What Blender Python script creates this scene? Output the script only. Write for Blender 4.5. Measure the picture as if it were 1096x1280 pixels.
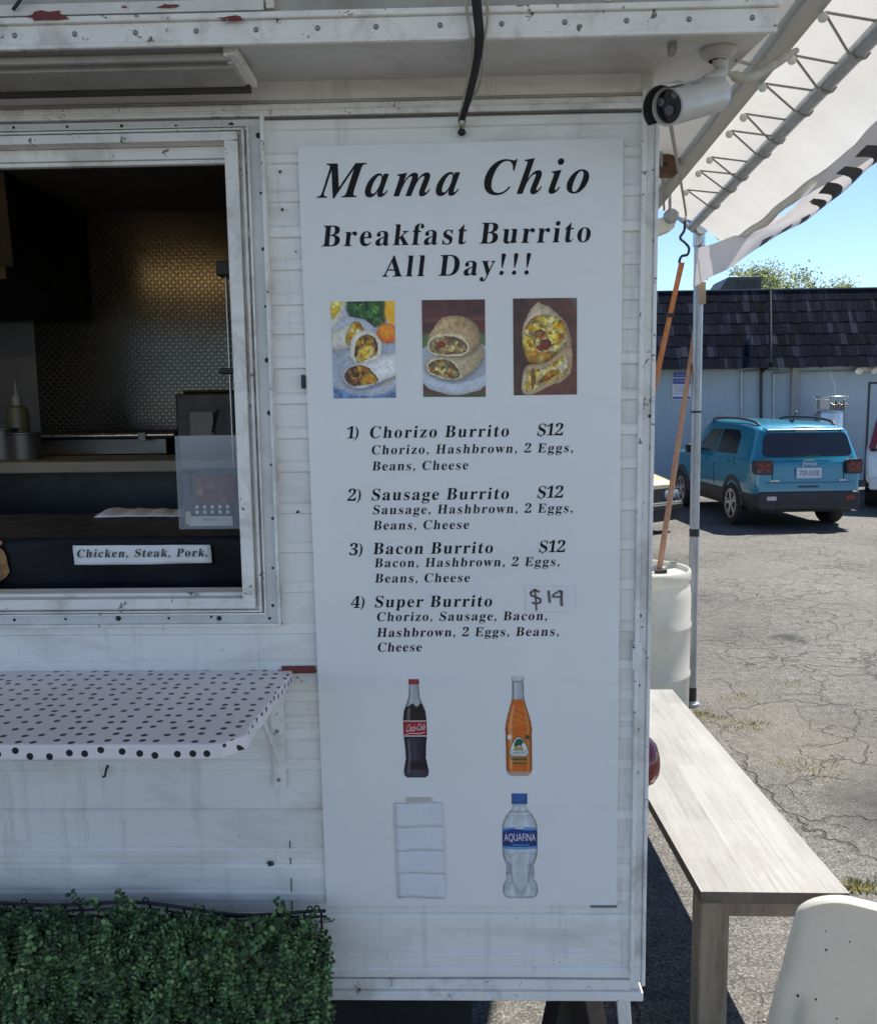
import bpy, bmesh, math, random
import numpy as np
from mathutils import Vector, Matrix
from math import radians, sin, cos, pi
random.seed(7)
for o in list(bpy.data.objects): bpy.data.objects.remove(o)
SC = bpy.context.scene
COL = SC.collection
# ---------------------------------------------------------------- camera
PW, PH, FPX = 1096.0, 1280.0, 1071.6
HC = 1.92
YAW, PITCH, ROLL = -0.0252, 0.1206, -0.0130
def cam_axes():
    cy, sy, cp, sp = cos(YAW), sin(YAW), cos(PITCH), sin(PITCH)
    f = Vector((sy*cp, cy*cp, -sp)); r = Vector((cy, -sy, 0)); u = r.cross(f)
    return r*cos(ROLL)+u*sin(ROLL), u*cos(ROLL)-r*sin(ROLL), f
CR, CU, CF = cam_axes()
cam = bpy.data.cameras.new('camera'); camo = bpy.data.objects.new('camera', cam); COL.objects.link(camo)
cam.sensor_fit = 'HORIZONTAL'; cam.sensor_width = 36.0; cam.lens = 36.0*FPX/PW
cam.clip_start = 0.05; cam.clip_end = 2000
mw = Matrix.Identity(4)
for i in range(3):
    mw[i][0] = CR[i]; mw[i][1] = CU[i]; mw[i][2] = -CF[i]
mw[0][3], mw[1][3], mw[2][3] = 0, 0, HC
camo.matrix_world = mw
SC.camera = camo
# ---------------------------------------------------------------- light
SUN_DIR = Vector((0.52, 0.36, 1.0)).normalized()
SUN_EL = math.asin(SUN_DIR.z); SUN_AZ = math.atan2(SUN_DIR.x, SUN_DIR.y)
w = bpy.data.worlds.new('World'); SC.world = w; w.use_nodes = True
nt = w.node_tree
bg = nt.nodes['Background']
sky = nt.nodes.new('ShaderNodeTexSky'); sky.sky_type = 'NISHITA'; sky.sun_disc = False
sky.sun_elevation = SUN_EL; sky.sun_rotation = SUN_AZ
sky.air_density = 0.7; sky.dust_density = 0.0; sky.ozone_density = 2.2; sky.altitude = 500
nt.links.new(sky.outputs[0], bg.inputs[0]); bg.inputs[1].default_value = 0.093
sl = bpy.data.lights.new('sun', 'SUN'); slo = bpy.data.objects.new('sun', sl); COL.objects.link(slo)
sl.energy = 5.0; sl.angle = radians(0.5); sl.color = (1.0, 0.95, 0.87)
slo.rotation_euler = SUN_DIR.to_track_quat('Z', 'Y').to_euler(); slo.location = (10, 8, 20)
SC.view_settings.view_transform = 'Standard'; SC.view_settings.look = 'None'
SC.view_settings.exposure = 1.32; SC.view_settings.gamma = 1.0
SC.render.engine = 'CYCLES'
SC.cycles.max_bounces = 8; SC.cycles.transparent_max_bounces = 8
SC.cycles.use_denoising = True
# ---------------------------------------------------------------- measuring the photograph: a pixel's ray met with a real plane
def ray(x, y): return CF + CR*((x-PW/2)/FPX) - CU*((y-PH/2)/FPX)
def PY(x, y, Y):
    d = ray(x, y); v = d*(Y/d.y); v.z += HC; return v
def PZ(x, y, z):
    d = ray(x, y); v = d*((z-HC)/d.z); v.z += HC; return v
def PX(x, y, X):
    d = ray(x, y); v = d*(X/d.x); v.z += HC; return v
# ---------------------------------------------------------------- materials
class NT:
    def __init__(s, name):
        s.m = bpy.data.materials.new(name); s.m.use_nodes = True
        s.t = s.m.node_tree; s.p = s.t.nodes['Principled BSDF']; s.out = s.t.nodes['Material Output']
        s.tc = s.t.nodes.new('ShaderNodeTexCoord')
    def n(s, typ, **kw):
        q = s.t.nodes.new(typ)
        for k, v in kw.items(): setattr(q, k, v)
        return q
    def l(s, a, b): s.t.links.new(a, b)
    def mapping(s, scale=(1,1,1), rot=(0,0,0), src='Object'):
        q = s.n('ShaderNodeMapping'); q.inputs['Scale'].default_value = scale; q.inputs['Rotation'].default_value = rot
        s.l(s.tc.outputs[src], q.inputs[0]); return q.outputs[0]
    def noise(s, scale, detail=5, rough=.6, vec=None, dist=0):
        q = s.n('ShaderNodeTexNoise'); q.inputs['Scale'].default_value = scale; q.inputs['Detail'].default_value = detail
        q.inputs['Roughness'].default_value = rough; q.inputs['Distortion'].default_value = dist
        s.l(vec if vec is not None else s.tc.outputs['Object'], q.inputs['Vector']); return q.outputs['Fac']
    def ramp(s, fac, stops):
        q = s.n('ShaderNodeValToRGB'); e = q.color_ramp.elements
        while len(e) < len(stops): e.new(.5)
        for i, (p, c) in enumerate(stops):
            e[i].position = p; e[i].color = c if len(c) == 4 else (*c, 1)
        s.l(fac, q.inputs[0]); return q.outputs[0]
    def mix(s, fac, a, b, typ='MIX'):
        q = s.n('ShaderNodeMix', data_type='RGBA', blend_type=typ)
        for sock, v in ((q.inputs[0], fac), (q.inputs[6], a), (q.inputs[7], b)):
            if hasattr(v, 'links'): s.l(v, sock)
            elif isinstance(v, (int, float)): sock.default_value = v
            else: sock.default_value = (*v, 1) if len(v) == 3 else v
        return q.outputs[2]
    def math(s, op, a, b=0.0):
        q = s.n('ShaderNodeMath', operation=op)
        for sock, v in ((q.inputs[0], a), (q.inputs[1], b)):
            if hasattr(v, 'links'): s.l(v, sock)
            else: sock.default_value = v
        return q.outputs[0]
    def bump(s, h, strength=.3, dist=.01):
        q = s.n('ShaderNodeBump'); q.inputs['Strength'].default_value = strength; q.inputs['Distance'].default_value = dist
        s.l(h, q.inputs['Height']); s.l(q.outputs[0], s.p.inputs['Normal']); return q
def sc3(c, k): return tuple(min(1, v*k) for v in c)
def M(name, col, rough=.6, metal=0., var=.18, vs=6., bump=0., bs=80., stretch=(1,1,1), dirt=None, chips=None, spec=.5, trans=0., coat=0., alpha=None):
    """procedural paint / plastic / metal: base colour with noise variation, optional dirt (colour, amount, scale) and chips (colour, coverage, scale)"""
    k = NT(name); v = k.mapping(stretch)
    c = k.ramp(k.noise(vs, 6, .65, v), [(.3, sc3(col, 1-var)), (.7, sc3(col, 1+var*.4))])
    if dirt:
        dc, amt, ds = dirt
        f = k.ramp(k.noise(ds, 8, .72, v, .4), [(.48, (0,0,0)), (.75, (amt,)*3)])
        c = k.mix(f, c, dc)
    if chips:
        cc, cov, cs = chips
        f = k.ramp(k.noise(cs, 6, .7, v, .6), [(.775-cov*1.9, (0,0,0)), (.79-cov*1.9, (1,1,1))])
        c = k.mix(f, c, cc)
    k.l(c, k.p.inputs['Base Color'])
    k.p.inputs['Metallic'].default_value = metal; k.p.inputs['Specular IOR Level'].default_value = spec
    r = k.ramp(k.noise(vs*2.3, 4, .6, v), [(.3, (max(0, rough-.08),)*3), (.7, (min(1, rough+.1),)*3)])
    k.l(r, k.p.inputs['Roughness'])
    if coat: k.p.inputs['Coat Weight'].default_value = coat; k.p.inputs['Coat Roughness'].default_value = .05
    if bump: k.bump(k.noise(bs, 4, .6, v), bump, .004)
    if trans:
        t = k.n('ShaderNodeBsdfTranslucent'); k.l(c, t.inputs[0])
        mx = k.n('ShaderNodeMixShader'); mx.inputs[0].default_value = trans
        k.l(k.p.outputs[0], mx.inputs[1]); k.l(t.outputs[0], mx.inputs[2]); k.l(mx.outputs[0], k.out.inputs[0])
    return k.m
def glass(name, col, rough=.03, alpha=.35):
    k = NT(name); k.p.inputs['Base Color'].default_value = (*col, 1); k.p.inputs['Roughness'].default_value = rough
    k.p.inputs['Alpha'].default_value = alpha
    return k.m
# ---------------------------------------------------------------- mesh builder
class MB:
    def __init__(s): s.v = []; s.f = []; s.mi = []; s.m = 0
    def add(s, vs, fs):
        b = len(s.v); s.v += [tuple(v) for v in vs]; s.f += [tuple(b+i for i in f) for f in fs]; s.mi += [s.m]*len(fs); return s
    def box(s, lo, hi, rot=None, piv=None):
        (a, b, c), (d, e, g) = lo, hi
        vs = [Vector(p) for p in ((a,b,c),(d,b,c),(d,e,c),(a,e,c),(a,b,g),(d,b,g),(d,e,g),(a,e,g))]
        if rot is not None:
            pv = Vector(piv) if piv is not None else (Vector(lo)+Vector(hi))/2
            vs = [rot @ (p-pv)+pv for p in vs]
        return s.add(vs, [(0,3,2,1),(4,5,6,7),(0,1,5,4),(1,2,6,5),(2,3,7,6),(3,0,4,7)])
    def bar(s, p0, p1, w, h, up=(0,0,1)):
        p0, p1 = Vector(p0), Vector(p1); d = (p1-p0).normalized(); sd = d.cross(Vector(up))
        if sd.length < 1e-4: sd = d.cross(Vector((1,0,0)))
        sd.normalize(); u = sd.cross(d); vs = []
        for p in (p0, p1):
            for a, b in ((-1,-1),(1,-1),(1,1),(-1,1)): vs.append(p+sd*a*w/2+u*b*h/2)
        return s.add(vs, [(0,3,2,1),(4,5,6,7),(0,1,5,4),(1,2,6,5),(2,3,7,6),(3,0,4,7)])
    def tube(s, pts, r, seg=10, caps=True):
        pts = [Vector(p) for p in pts]; n = len(pts)
        rr = r if isinstance(r, (list, tuple)) else [r]*n
        ref = None; vs = []; fs = []
        for i, p in enumerate(pts):
            d = (pts[min(i+1, n-1)]-pts[max(i-1, 0)]).normalized()
            if ref is None: ref = d.orthogonal().normalized()
            ref = (ref-d*ref.dot(d)).normalized(); q = d.cross(ref)
            for k in range(seg):
                a = 2*pi*k/seg; vs.append(p+(ref*cos(a)+q*sin(a))*rr[i])
        for i in range(n-1):
            for k in range(seg):
                k2 = (k+1) % seg; fs.append((i*seg+k, i*seg+k2, (i+1)*seg+k2, (i+1)*seg+k))
        if caps: fs += [tuple(range(seg))[::-1], tuple((n-1)*seg+k for k in range(seg))]
        return s.add(vs, fs)
    def lathe(s, prof, o=(0,0,0), axis=(0,0,1), seg=32):
        o = Vector(o); ax = Vector(axis).normalized(); e = ax.orthogonal().normalized(); g = ax.cross(e); vs = []; fs = []
        for r, h in prof:
            for k in range(seg):
                a = 2*pi*k/seg; vs.append(o+ax*h+(e*cos(a)+g*sin(a))*max(r, 1e-5))
        for i in range(len(prof)-1):
            for k in range(seg):
                k2 = (k+1) % seg; fs.append((i*seg+k, i*seg+k2, (i+1)*seg+k2, (i+1)*seg+k))
        return s.add(vs, fs)
    def prism(s, poly, fn, t0, t1):
        """polygon of (a, b) swept from t0 to t1; fn(a, b, t) gives the point"""
        n = len(poly); vs = [fn(a, b, t0) for a, b in poly]+[fn(a, b, t1) for a, b in poly]
        return s.add(vs, [tuple(range(n))[::-1], tuple(range(n, 2*n))]+[(i, (i+1) % n, n+(i+1) % n, n+i) for i in range(n)])
    def flat(s, poly, fn): return s.add([fn(a, b) for a, b in poly], [tuple(range(len(poly)))])
    def sheet(s, rows, closed=False):
        n = len(rows[0]); fs = []
        for i in range(len(rows)-1):
            for j in range(n-1): fs.append((i*n+j, i*n+j+1, (i+1)*n+j+1, (i+1)*n+j))
        return s.add([p for r in rows for p in r], fs)
    def ball(s, c, r, seg=14, rings=9):
        c = Vector(c); R_ = r if isinstance(r, (tuple, list)) else (r, r, r); vs = []; fs = []
        for i in range(rings+1):
            t = pi*i/rings
            for k in range(seg):
                a = 2*pi*k/seg; vs.append(c+Vector((R_[0]*sin(t)*cos(a), R_[1]*sin(t)*sin(a), R_[2]*cos(t))))
        for i in range(rings):
            for k in range(seg):
                k2 = (k+1) % seg; fs.append((i*seg+k, (i+1)*seg+k, (i+1)*seg+k2, i*seg+k2))
        return s.add(vs, fs)
    def build(s, name, mats, parent=None, smooth=False, bevel=0., solid=0., sub=0):
        me = bpy.data.meshes.new(name); me.from_pydata(s.v, [], s.f)
        mats = mats if isinstance(mats, (list, tuple)) else [mats]
        for m in mats: me.materials.append(m)
        if any(s.mi): me.polygons.foreach_set('material_index', s.mi)
        bm = bmesh.new(); bm.from_mesh(me)
        if len(s.v) < 60000: bmesh.ops.remove_doubles(bm, verts=bm.verts, dist=1e-5)
        if len(s.v) < 20000 and smooth is not None: bmesh.ops.recalc_face_normals(bm, faces=bm.faces)
        bm.to_mesh(me); bm.free()
        o = bpy.data.objects.new(name, me); COL.objects.link(o)
        if parent is not None:
            o.parent = parent; o.matrix_parent_inverse = Matrix.Identity(4)
            # geometry is written in world space: move it into the parent's space
            root = parent
            chain = Matrix.Identity(4)
            while root is not None:
                chain = root.matrix_basis @ chain; root = root.parent
            me.transform(chain.inverted())
        if smooth:
            for p in me.polygons: p.use_smooth = True
            try: me.set_sharp_from_angle(angle=radians(40))
            except Exception: pass
        if solid:
            q = o.modifiers.new('solid', 'SOLIDIFY'); q.thickness = solid; q.offset = 0
        if bevel:
            q = o.modifiers.new('bevel', 'BEVEL'); q.width = bevel; q.segments = 2; q.limit_method = 'ANGLE'; q.angle_limit = radians(35)
        if sub:
            q = o.modifiers.new('sub', 'SUBSURF'); q.levels = sub; q.render_levels = sub
        return o
def tag(o, label=None, cat=None, group=None, kind=None):
    if label: o['label'] = label
    if cat: o['category'] = cat
    if group: o['group'] = group
    if kind: o['kind'] = kind
    return o
def thing(name, label, cat, loc=(0,0,0), group=None):
    o = bpy.data.objects.new(name, None); COL.objects.link(o); o.location = loc; o.empty_display_size = .1
    bpy.context.view_layer.update()
    return tag(o, label, cat, group)
def part(o, label): o['label'] = label; return o
def rrect(x0, y0, x1, y1, r, n=4):
    out = []
    for cx, cy, a0 in ((x1-r, y0+r, -90), (x1-r, y1-r, 0), (x0+r, y1-r, 90), (x0+r, y0+r, 180)):
        for i in range(n+1):
            a = radians(a0+90*i/n); out.append((cx+r*cos(a), cy+r*sin(a)))
    return out
def ell(cx, cy, rx, ry, n=24, wob=0, rot=0):
    out = []
    for i in range(n):
        a = 2*pi*i/n; k = 1+random.uniform(-wob, wob); x, y = rx*cos(a)*k, ry*sin(a)*k
        out.append((cx+x*cos(rot)-y*sin(rot), cy+x*sin(rot)+y*cos(rot)))
    return out
# ---------------------------------------------------------------- lettering: heavy serif outlines (advance, contours) in 1/1000 units
GLYPH = {'B':(443,"16 0 16 17 36 20 52 25 62 32 69 44 73 60 75 82 75 369 74 386 72 401 69 412 65 421 59 428 51 433 41 436 30 438 15 439 15 455 220 455 284 451 333 439 368 418 389 388 396 351 392 320 379 294 357 274 326 258 287 247 334 235 371 217 397 194 413 165 418 132 413 93 397 61 371 35 351 22 327 12 300 6 271 1 238 0|182 252 188 252 220 254 245 261 263 272 275 290 282 314 285 345 283 373 278 395 269 412 257 424 239 431 216 434 203 433 193 430 188 425 185 417 183 406 182 391|222 24 248 27 268 35 283 49 293 69 299 95 301 128 298 162 290 188 277 208 258 221 231 228 197 231 182 231 182 65 183 51 186 41 190 33 198 28 208 25"),
'r':(287,"18 0 18 16 30 18 39 21 45 26 49 32 52 43 52 56 52 252 52 267 50 278 46 285 41 289 32 292 20 293 21 310 146 310 146 252 158 272 172 288 187 301 203 311 218 316 233 318 250 317 264 312 275 304 283 293 288 281 289 266 288 254 284 243 278 234 270 228 260 224 248 222 237 223 229 226 222 231 217 237 212 243 207 250 202 255 196 259 189 260 179 258 171 252 162 241 155 228 151 211 149 192 149 56 150 42 153 32 159 25 167 21 180 18 197 16 197 0"),
'e':(301,"154 -10 129 -8 106 -1 85 10 66 26 50 45 37 69 27 95 21 125 19 157 21 187 28 215 38 240 51 263 68 282 87 298 109 309 132 316 157 318 193 314 224 301 249 280 268 251 279 216 283 173 283 166 117 166 121 121 131 87 147 62 170 47 199 42 225 47 248 62 270 86 285 73 264 43 240 20 214 3 185 -7|116 192 201 192 201 215 201 241 198 261 193 277 186 288 175 295 161 297 136 286 121 255 116 203"),
'a':(344,"255 -10 226 -5 208 10 200 35 168 11 133 -4 95 -9 74 -6 55 0 40 11 29 26 22 43 20 63 25 91 39 115 63 136 83 147 106 158 133 169 164 180 199 190 199 241 197 258 193 272 187 282 177 290 164 294 148 296 123 293 109 286 104 274 105 270 108 264 113 257 119 248 122 239 123 231 121 220 117 210 110 202 100 196 90 192 77 191 64 192 54 196 45 203 38 212 34 223 33 236 35 252 40 266 49 278 62 290 77 300 95 308 115 314 137 317 162 318 205 315 239 307 263 292 280 271 290 244 293 210 293 62 293 52 294 45 295 40 297 37 300 35 304 34 309 35 314 38 320 42 329 28 306 7 281 -6|151 34 158 34 165 37 174 41 183 47 191 54 199 63 199 169 154 151 127 123 118 84 122 56 133 39"),
'k':(359,"17 0 17 16 30 18 39 21 45 26 49 33 52 43 52 56 52 398 52 412 50 422 47 429 42 434 33 438 20 439 21 455 148 455 148 169 227 248 236 259 242 269 244 278 240 287 228 292 209 293 206 293 206 310 345 310 345 293 320 289 297 278 275 260 222 209 346 34 355 24 365 18 376 16 376 0 211 0 211 16 217 16 229 18 237 23 239 32 238 37 236 43 232 49 163 147 148 134 148 56 148 43 151 33 154 26 160 21 168 18 180 16 180 0"),
'f':(214,"15 0 15 16 25 17 34 19 40 22 44 25 47 30 50 35 51 42 52 55 52 73 52 277 16 277 16 310 52 310 52 353 56 386 67 413 85 436 109 452 139 461 174 465 200 463 222 456 240 446 253 432 261 417 263 400 262 386 258 375 252 367 244 360 235 357 224 355 213 356 203 360 195 365 189 372 186 381 185 391 186 400 188 410 193 420 194 422 195 424 196 426 197 429 197 431 197 433 196 438 190 442 180 443 168 442 159 437 153 430 150 419 148 406 148 390 148 310 203 310 203 277 148 277 148 65 149 47 152 34 158 26 167 20 181 17 199 16 199 0"),
's':(288,"151 -10 132 -8 110 -3 87 6 82 8 78 8 73 9 64 7 56 1 51 -9 36 -9 36 105 53 105 61 79 72 57 87 39 103 26 121 17 140 15 156 16 168 20 179 27 186 35 191 46 192 58 188 76 176 92 156 105 107 130 85 142 68 155 54 169 45 185 39 202 37 220 40 247 49 270 65 291 86 306 111 316 141 319 149 319 157 318 166 316 176 314 187 311 199 308 206 306 209 305 211 305 213 305 220 306 226 311 230 319 244 319 244 222 228 222 220 244 209 262 196 277 182 288 166 294 149 296 136 295 125 292 116 286 110 278 106 269 105 259 106 249 109 240 115 232 123 225 134 218 146 212 191 189 212 178 229 165 241 151 250 136 255 117 257 95 254 65 244 39 228 18 206 2 181 -7"),
't':(228,"124 -9 99 -7 80 -1 66 10 56 26 50 46 48 71 48 279 20 279 20 300 46 324 68 347 88 369 105 389 118 407 129 424 144 424 144 310 208 310 208 279 144 279 144 82 145 69 147 59 149 51 154 45 160 41 168 40 183 44 195 56 206 75 222 66 208 39 192 18 172 3 149 -6"),
'u':(375,"131 -10 103 -7 81 2 65 17 54 38 48 65 46 97 46 248 45 262 43 274 39 282 33 289 24 293 11 294 11 310 142 310 142 74 143 63 146 54 151 46 158 40 166 37 177 36 196 39 213 49 228 66 228 248 228 263 225 275 221 283 214 289 204 293 189 294 189 310 324 310 324 70 325 56 327 46 331 39 338 34 347 31 360 30 360 13 337 12 312 9 286 5 258 -2 228 -10 228 40 216 26 202 13 186 3 169 -4 150 -9"),
'i':(198,"101 362 87 364 75 368 65 376 57 387 52 399 50 412 52 426 57 438 65 449 75 457 87 462 101 463 114 462 126 457 137 449 145 438 150 426 151 412 149 399 145 387 136 376 126 368 114 364|18 0 18 16 30 18 39 21 45 26 49 32 52 43 52 56 52 252 52 267 50 278 47 285 41 289 32 292 20 293 21 310 148 310 148 56 149 43 151 33 154 26 160 21 168 18 180 16 180 0"),
'o':(336,"169 -10 140 -8 114 -1 90 11 69 27 52 47 38 70 27 96 21 124 19 154 21 184 27 213 38 239 52 262 69 281 90 297 114 309 140 316 168 318 196 316 222 309 245 298 266 282 283 263 298 240 308 214 315 185 317 154 315 123 308 94 298 69 284 46 266 26 245 11 222 -1 197 -8|169 11 186 14 199 24 209 39 212 50 215 64 217 81 219 102 219 126 220 154 218 206 214 245 208 271 198 286 185 296 169 299 151 296 138 286 128 271 122 245 118 206 117 154 117 127 118 103 120 82 122 64 125 50 128 39 138 24 152 14"),
'A':(437,"-9 0 -9 18 4 19 14 24 24 30 32 41 41 55 49 75 206 466 224 465 384 87 394 65 403 47 411 34 420 25 430 20 443 18 443 0 229 0 229 18 259 21 277 30 283 46 282 54 279 66 273 81 253 132 103 132 79 71 77 67 76 63 76 59 75 54 75 51 75 48 80 32 96 21 124 18 128 18 128 0|113 161 242 161 177 319"),
'l':(199,"18 0 18 16 30 18 39 21 45 26 49 32 52 43 52 56 52 398 52 411 50 421 47 429 42 434 33 438 20 439 20 455 148 455 148 56 149 43 151 33 154 26 160 21 168 18 180 16 180 0"),
'D':(496,"20 0 20 17 39 19 53 23 63 30 69 39 73 54 74 75 74 374 72 397 68 415 61 426 50 433 35 437 15 439 15 455 222 455 268 453 309 446 346 434 378 418 405 396 428 371 445 341 458 307 466 269 468 228 459 146 430 82 382 36 315 9 228 0|222 24 262 30 295 47 319 75 331 97 339 124 346 155 349 190 351 229 345 303 330 360 305 401 269 425 223 433 208 432 197 429 190 423 185 415 183 402 182 385 182 72 183 55 185 42 190 34 197 29 208 25"),
'y':(300,"52 -140 36 -139 22 -133 10 -125 1 -113 -5 -100 -7 -84 -5 -73 -2 -62 5 -53 13 -46 24 -41 36 -40 46 -41 56 -44 64 -49 70 -57 73 -65 75 -76 75 -78 74 -79 74 -81 74 -83 74 -85 74 -87 75 -94 79 -97 86 -99 94 -96 104 -88 114 -74 120 -65 125 -55 129 -44 133 -32 137 -19 140 -5 36 251 32 260 28 268 25 275 21 280 18 285 15 287 11 291 4 293 -3 293 -5 293 -5 310 162 310 162 293 151 293 142 291 136 289 132 286 129 281 128 275 128 272 129 270 130 267 131 263 132 260 133 257 185 119 230 241 233 248 235 254 236 260 237 265 238 270 238 274 237 281 234 286 229 289 223 292 214 293 203 293 203 310 300 310 300 293 291 292 283 288 277 281 271 271 265 258 259 242 162 -24 151 -53 140 -77 129 -96 118 -111 107 -122 95 -131 83 -136 68 -139"),
'C':(468,"257 -11 230 -10 205 -6 181 0 159 9 137 20 105 43 78 71 56 104 45 127 37 150 31 175 27 201 26 228 27 255 31 281 37 306 45 329 56 351 79 384 106 412 139 435 160 446 183 454 207 461 233 464 259 465 292 463 328 454 367 440 374 437 381 436 388 435 402 439 413 449 419 465 437 465 437 308 420 308 403 347 381 380 356 407 328 427 298 439 265 443 222 435 187 409 163 365 149 304 144 226 149 153 165 97 192 56 230 32 278 24 305 26 331 33 358 45 383 61 407 81 428 106 447 89 418 53 384 25 345 5 303 -7"),
'h':(381,"18 0 18 16 30 17 39 21 45 26 49 33 52 43 52 56 52 399 52 412 49 422 46 429 40 435 31 438 19 440 19 455 148 455 148 267 175 295 207 313 243 318 275 314 299 301 316 280 327 250 330 212 330 56 331 43 333 33 337 26 343 21 352 17 363 16 363 0 202 0 202 16 207 16 223 21 232 34 235 56 235 217 234 234 232 247 229 258 223 265 215 270 203 271 183 267 164 255 148 235 148 56 148 43 151 33 154 26 160 21 168 17 180 16 180 0"),
'z':(293,"13 0 13 14 168 287 128 287 106 286 87 280 72 272 61 258 51 240 44 216 26 216 32 310 275 310 275 291 126 25 152 25 181 27 205 33 223 44 237 59 249 80 260 107 276 107 268 0"),
'H':(523,"15 0 15 17 36 20 52 24 62 32 69 43 73 59 75 81 75 379 73 398 69 413 62 424 51 431 36 436 16 439 16 455 242 455 242 439 227 437 214 435 204 432 197 428 191 422 187 415 184 406 183 394 182 379 182 251 342 251 342 379 341 394 340 406 337 415 334 422 328 428 320 432 310 435 298 437 282 439 282 455 507 455 507 439 486 436 471 431 461 424 454 414 451 399 449 379 449 81 451 60 455 44 461 33 471 25 487 20 507 17 507 0 282 0 282 17 303 20 318 24 329 31 336 41 340 58 342 81 342 221 182 221 182 81 183 59 187 43 194 32 205 24 221 20 242 17 242 0"),
'b':(361,"43 -11 43 388 42 407 40 420 37 428 31 434 21 437 8 439 8 455 138 455 138 279 162 301 190 314 221 318 244 316 265 310 284 299 301 284 315 266 326 245 335 221 340 195 342 166 340 133 333 103 323 75 308 51 291 30 270 13 246 0 220 -8 192 -10 162 -6 133 7 105 28 53 -11|183 14 204 18 220 30 232 49 239 77 244 114 245 160 244 197 239 228 231 251 220 267 204 277 184 280 174 279 164 275 155 270 147 262 142 253 138 242 138 69 143 38 158 20"),
'w':(435,"122 -10 17 265 14 272 10 279 6 284 1 289 -4 292 -11 293 -11 310 138 310 138 293 130 293 124 291 120 289 117 286 115 282 114 276 114 273 115 269 116 266 117 262 118 257 120 253 167 127 211 235 201 266 197 276 193 283 190 288 185 292 177 294 168 295 168 310 323 310 323 293 308 291 299 285 296 276 296 274 296 272 296 269 297 266 297 264 298 262 336 141 382 256 385 263 386 270 387 275 386 281 384 286 380 289 374 291 366 293 356 295 356 310 445 310 445 295 437 293 430 290 425 284 420 277 416 268 412 258 304 -10 289 -10 223 197 140 -10"),
'n':(381,"18 0 18 16 30 17 39 21 45 26 49 33 52 43 52 56 52 253 52 266 49 276 46 284 40 289 31 293 19 294 19 310 148 310 148 267 175 296 207 313 243 318 275 314 299 301 316 280 327 250 330 212 330 56 331 43 333 33 337 26 343 21 352 17 363 16 363 0 202 0 202 16 207 16 223 21 232 34 235 56 235 217 234 234 232 247 229 258 223 265 215 270 203 271 183 267 164 255 148 235 148 56 148 43 151 33 154 26 160 21 168 17 180 16 180 0"),
'E':(442,"14 0 14 17 35 18 51 22 62 30 70 41 74 57 75 78 75 369 74 394 69 413 62 425 51 433 36 437 16 439 16 455 399 455 399 320 383 320 375 357 361 386 340 406 312 420 276 428 232 430 219 430 208 429 200 428 194 426 189 422 186 417 184 410 183 400 183 388 183 246 193 246 221 248 243 256 259 269 272 288 281 313 288 345 304 345 304 118 287 118 284 143 280 164 273 181 264 195 254 206 241 213 225 218 207 221 185 222 183 222 183 67 184 53 187 42 192 35 201 31 213 28 230 28 261 29 289 32 313 39 335 48 354 60 371 75 386 94 399 116 411 143 430 143 402 0"),
'g':(327,"146 -140 106 -138 73 -132 48 -122 29 -108 18 -92 14 -75 20 -54 38 -38 69 -26 44 -10 29 9 24 30 26 46 32 61 42 74 57 86 77 98 102 110 73 124 51 141 35 161 25 185 22 212 24 232 30 251 40 268 53 282 69 295 88 305 109 312 132 317 157 318 183 317 208 312 233 304 317 304 317 268 268 268 281 248 289 226 291 203 290 185 285 167 276 151 264 137 250 125 234 116 215 108 194 104 172 103 167 103 162 103 157 103 152 104 147 104 142 104 131 103 121 100 112 94 106 87 102 80 101 71 105 59 119 51 141 49 175 49 208 48 236 45 259 40 277 33 292 24 303 13 310 -1 314 -18 316 -37 311 -67 296 -92 272 -113 253 -123 231 -130 206 -136 177 -139|157 124 172 127 183 134 190 146 195 163 198 184 199 211 198 238 195 260 190 276 183 288 172 295 157 297 143 295 132 288 124 276 118 260 115 238 114 211 115 184 118 163 124 146 132 134 143 127|161 -116 218 -111 252 -94 263 -66 262 -55 257 -47 249 -41 238 -37 223 -35 205 -34 97 -34 84 -45 76 -58 73 -73 76 -84 83 -94 95 -103 111 -111 133 -115"),
'S':(390,"43 -11 43 158 62 158 75 113 91 77 111 50 136 30 164 19 197 15 220 17 241 24 257 36 269 51 276 69 279 89 273 117 255 140 225 160 163 191 127 210 99 231 77 253 62 276 53 302 50 332 52 358 57 381 67 403 80 421 96 437 115 449 136 459 160 464 185 466 199 466 213 464 229 461 246 458 264 453 282 448 291 446 294 445 297 445 300 445 310 447 317 454 320 466 339 466 339 319 322 319 315 343 305 365 293 385 280 402 265 417 248 429 231 438 213 443 194 445 173 443 155 437 140 426 128 413 122 398 120 380 121 364 127 349 137 336 151 325 168 314 189 303 253 273 279 260 300 247 317 233 331 219 342 204 350 188 355 171 358 153 359 133 357 106 350 80 339 58 323 38 304 21 281 8 254 -2 225 -8 192 -10 181 -10 170 -9 158 -8 147 -6 136 -3 126 1 115 4 106 7 98 9 92 11 88 12 85 12 78 12 73 10 69 7 66 3 64 -3 61 -11"),
'P':(418,"15 0 15 17 36 20 52 24 62 32 69 43 73 59 75 81 75 379 73 398 69 413 62 424 51 431 36 436 16 439 16 455 214 455 246 455 274 453 299 450 319 445 336 440 357 429 375 415 390 398 400 378 407 356 409 332 404 296 390 266 367 240 348 228 326 218 301 211 273 207 242 206 182 206 182 81 183 59 187 43 194 32 205 24 221 20 242 17 242 0|182 230 201 230 231 232 255 240 272 253 283 271 290 297 292 329 290 361 285 387 275 406 261 420 241 428 216 431 204 430 195 428 189 424 185 418 183 409 182 398"),
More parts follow.
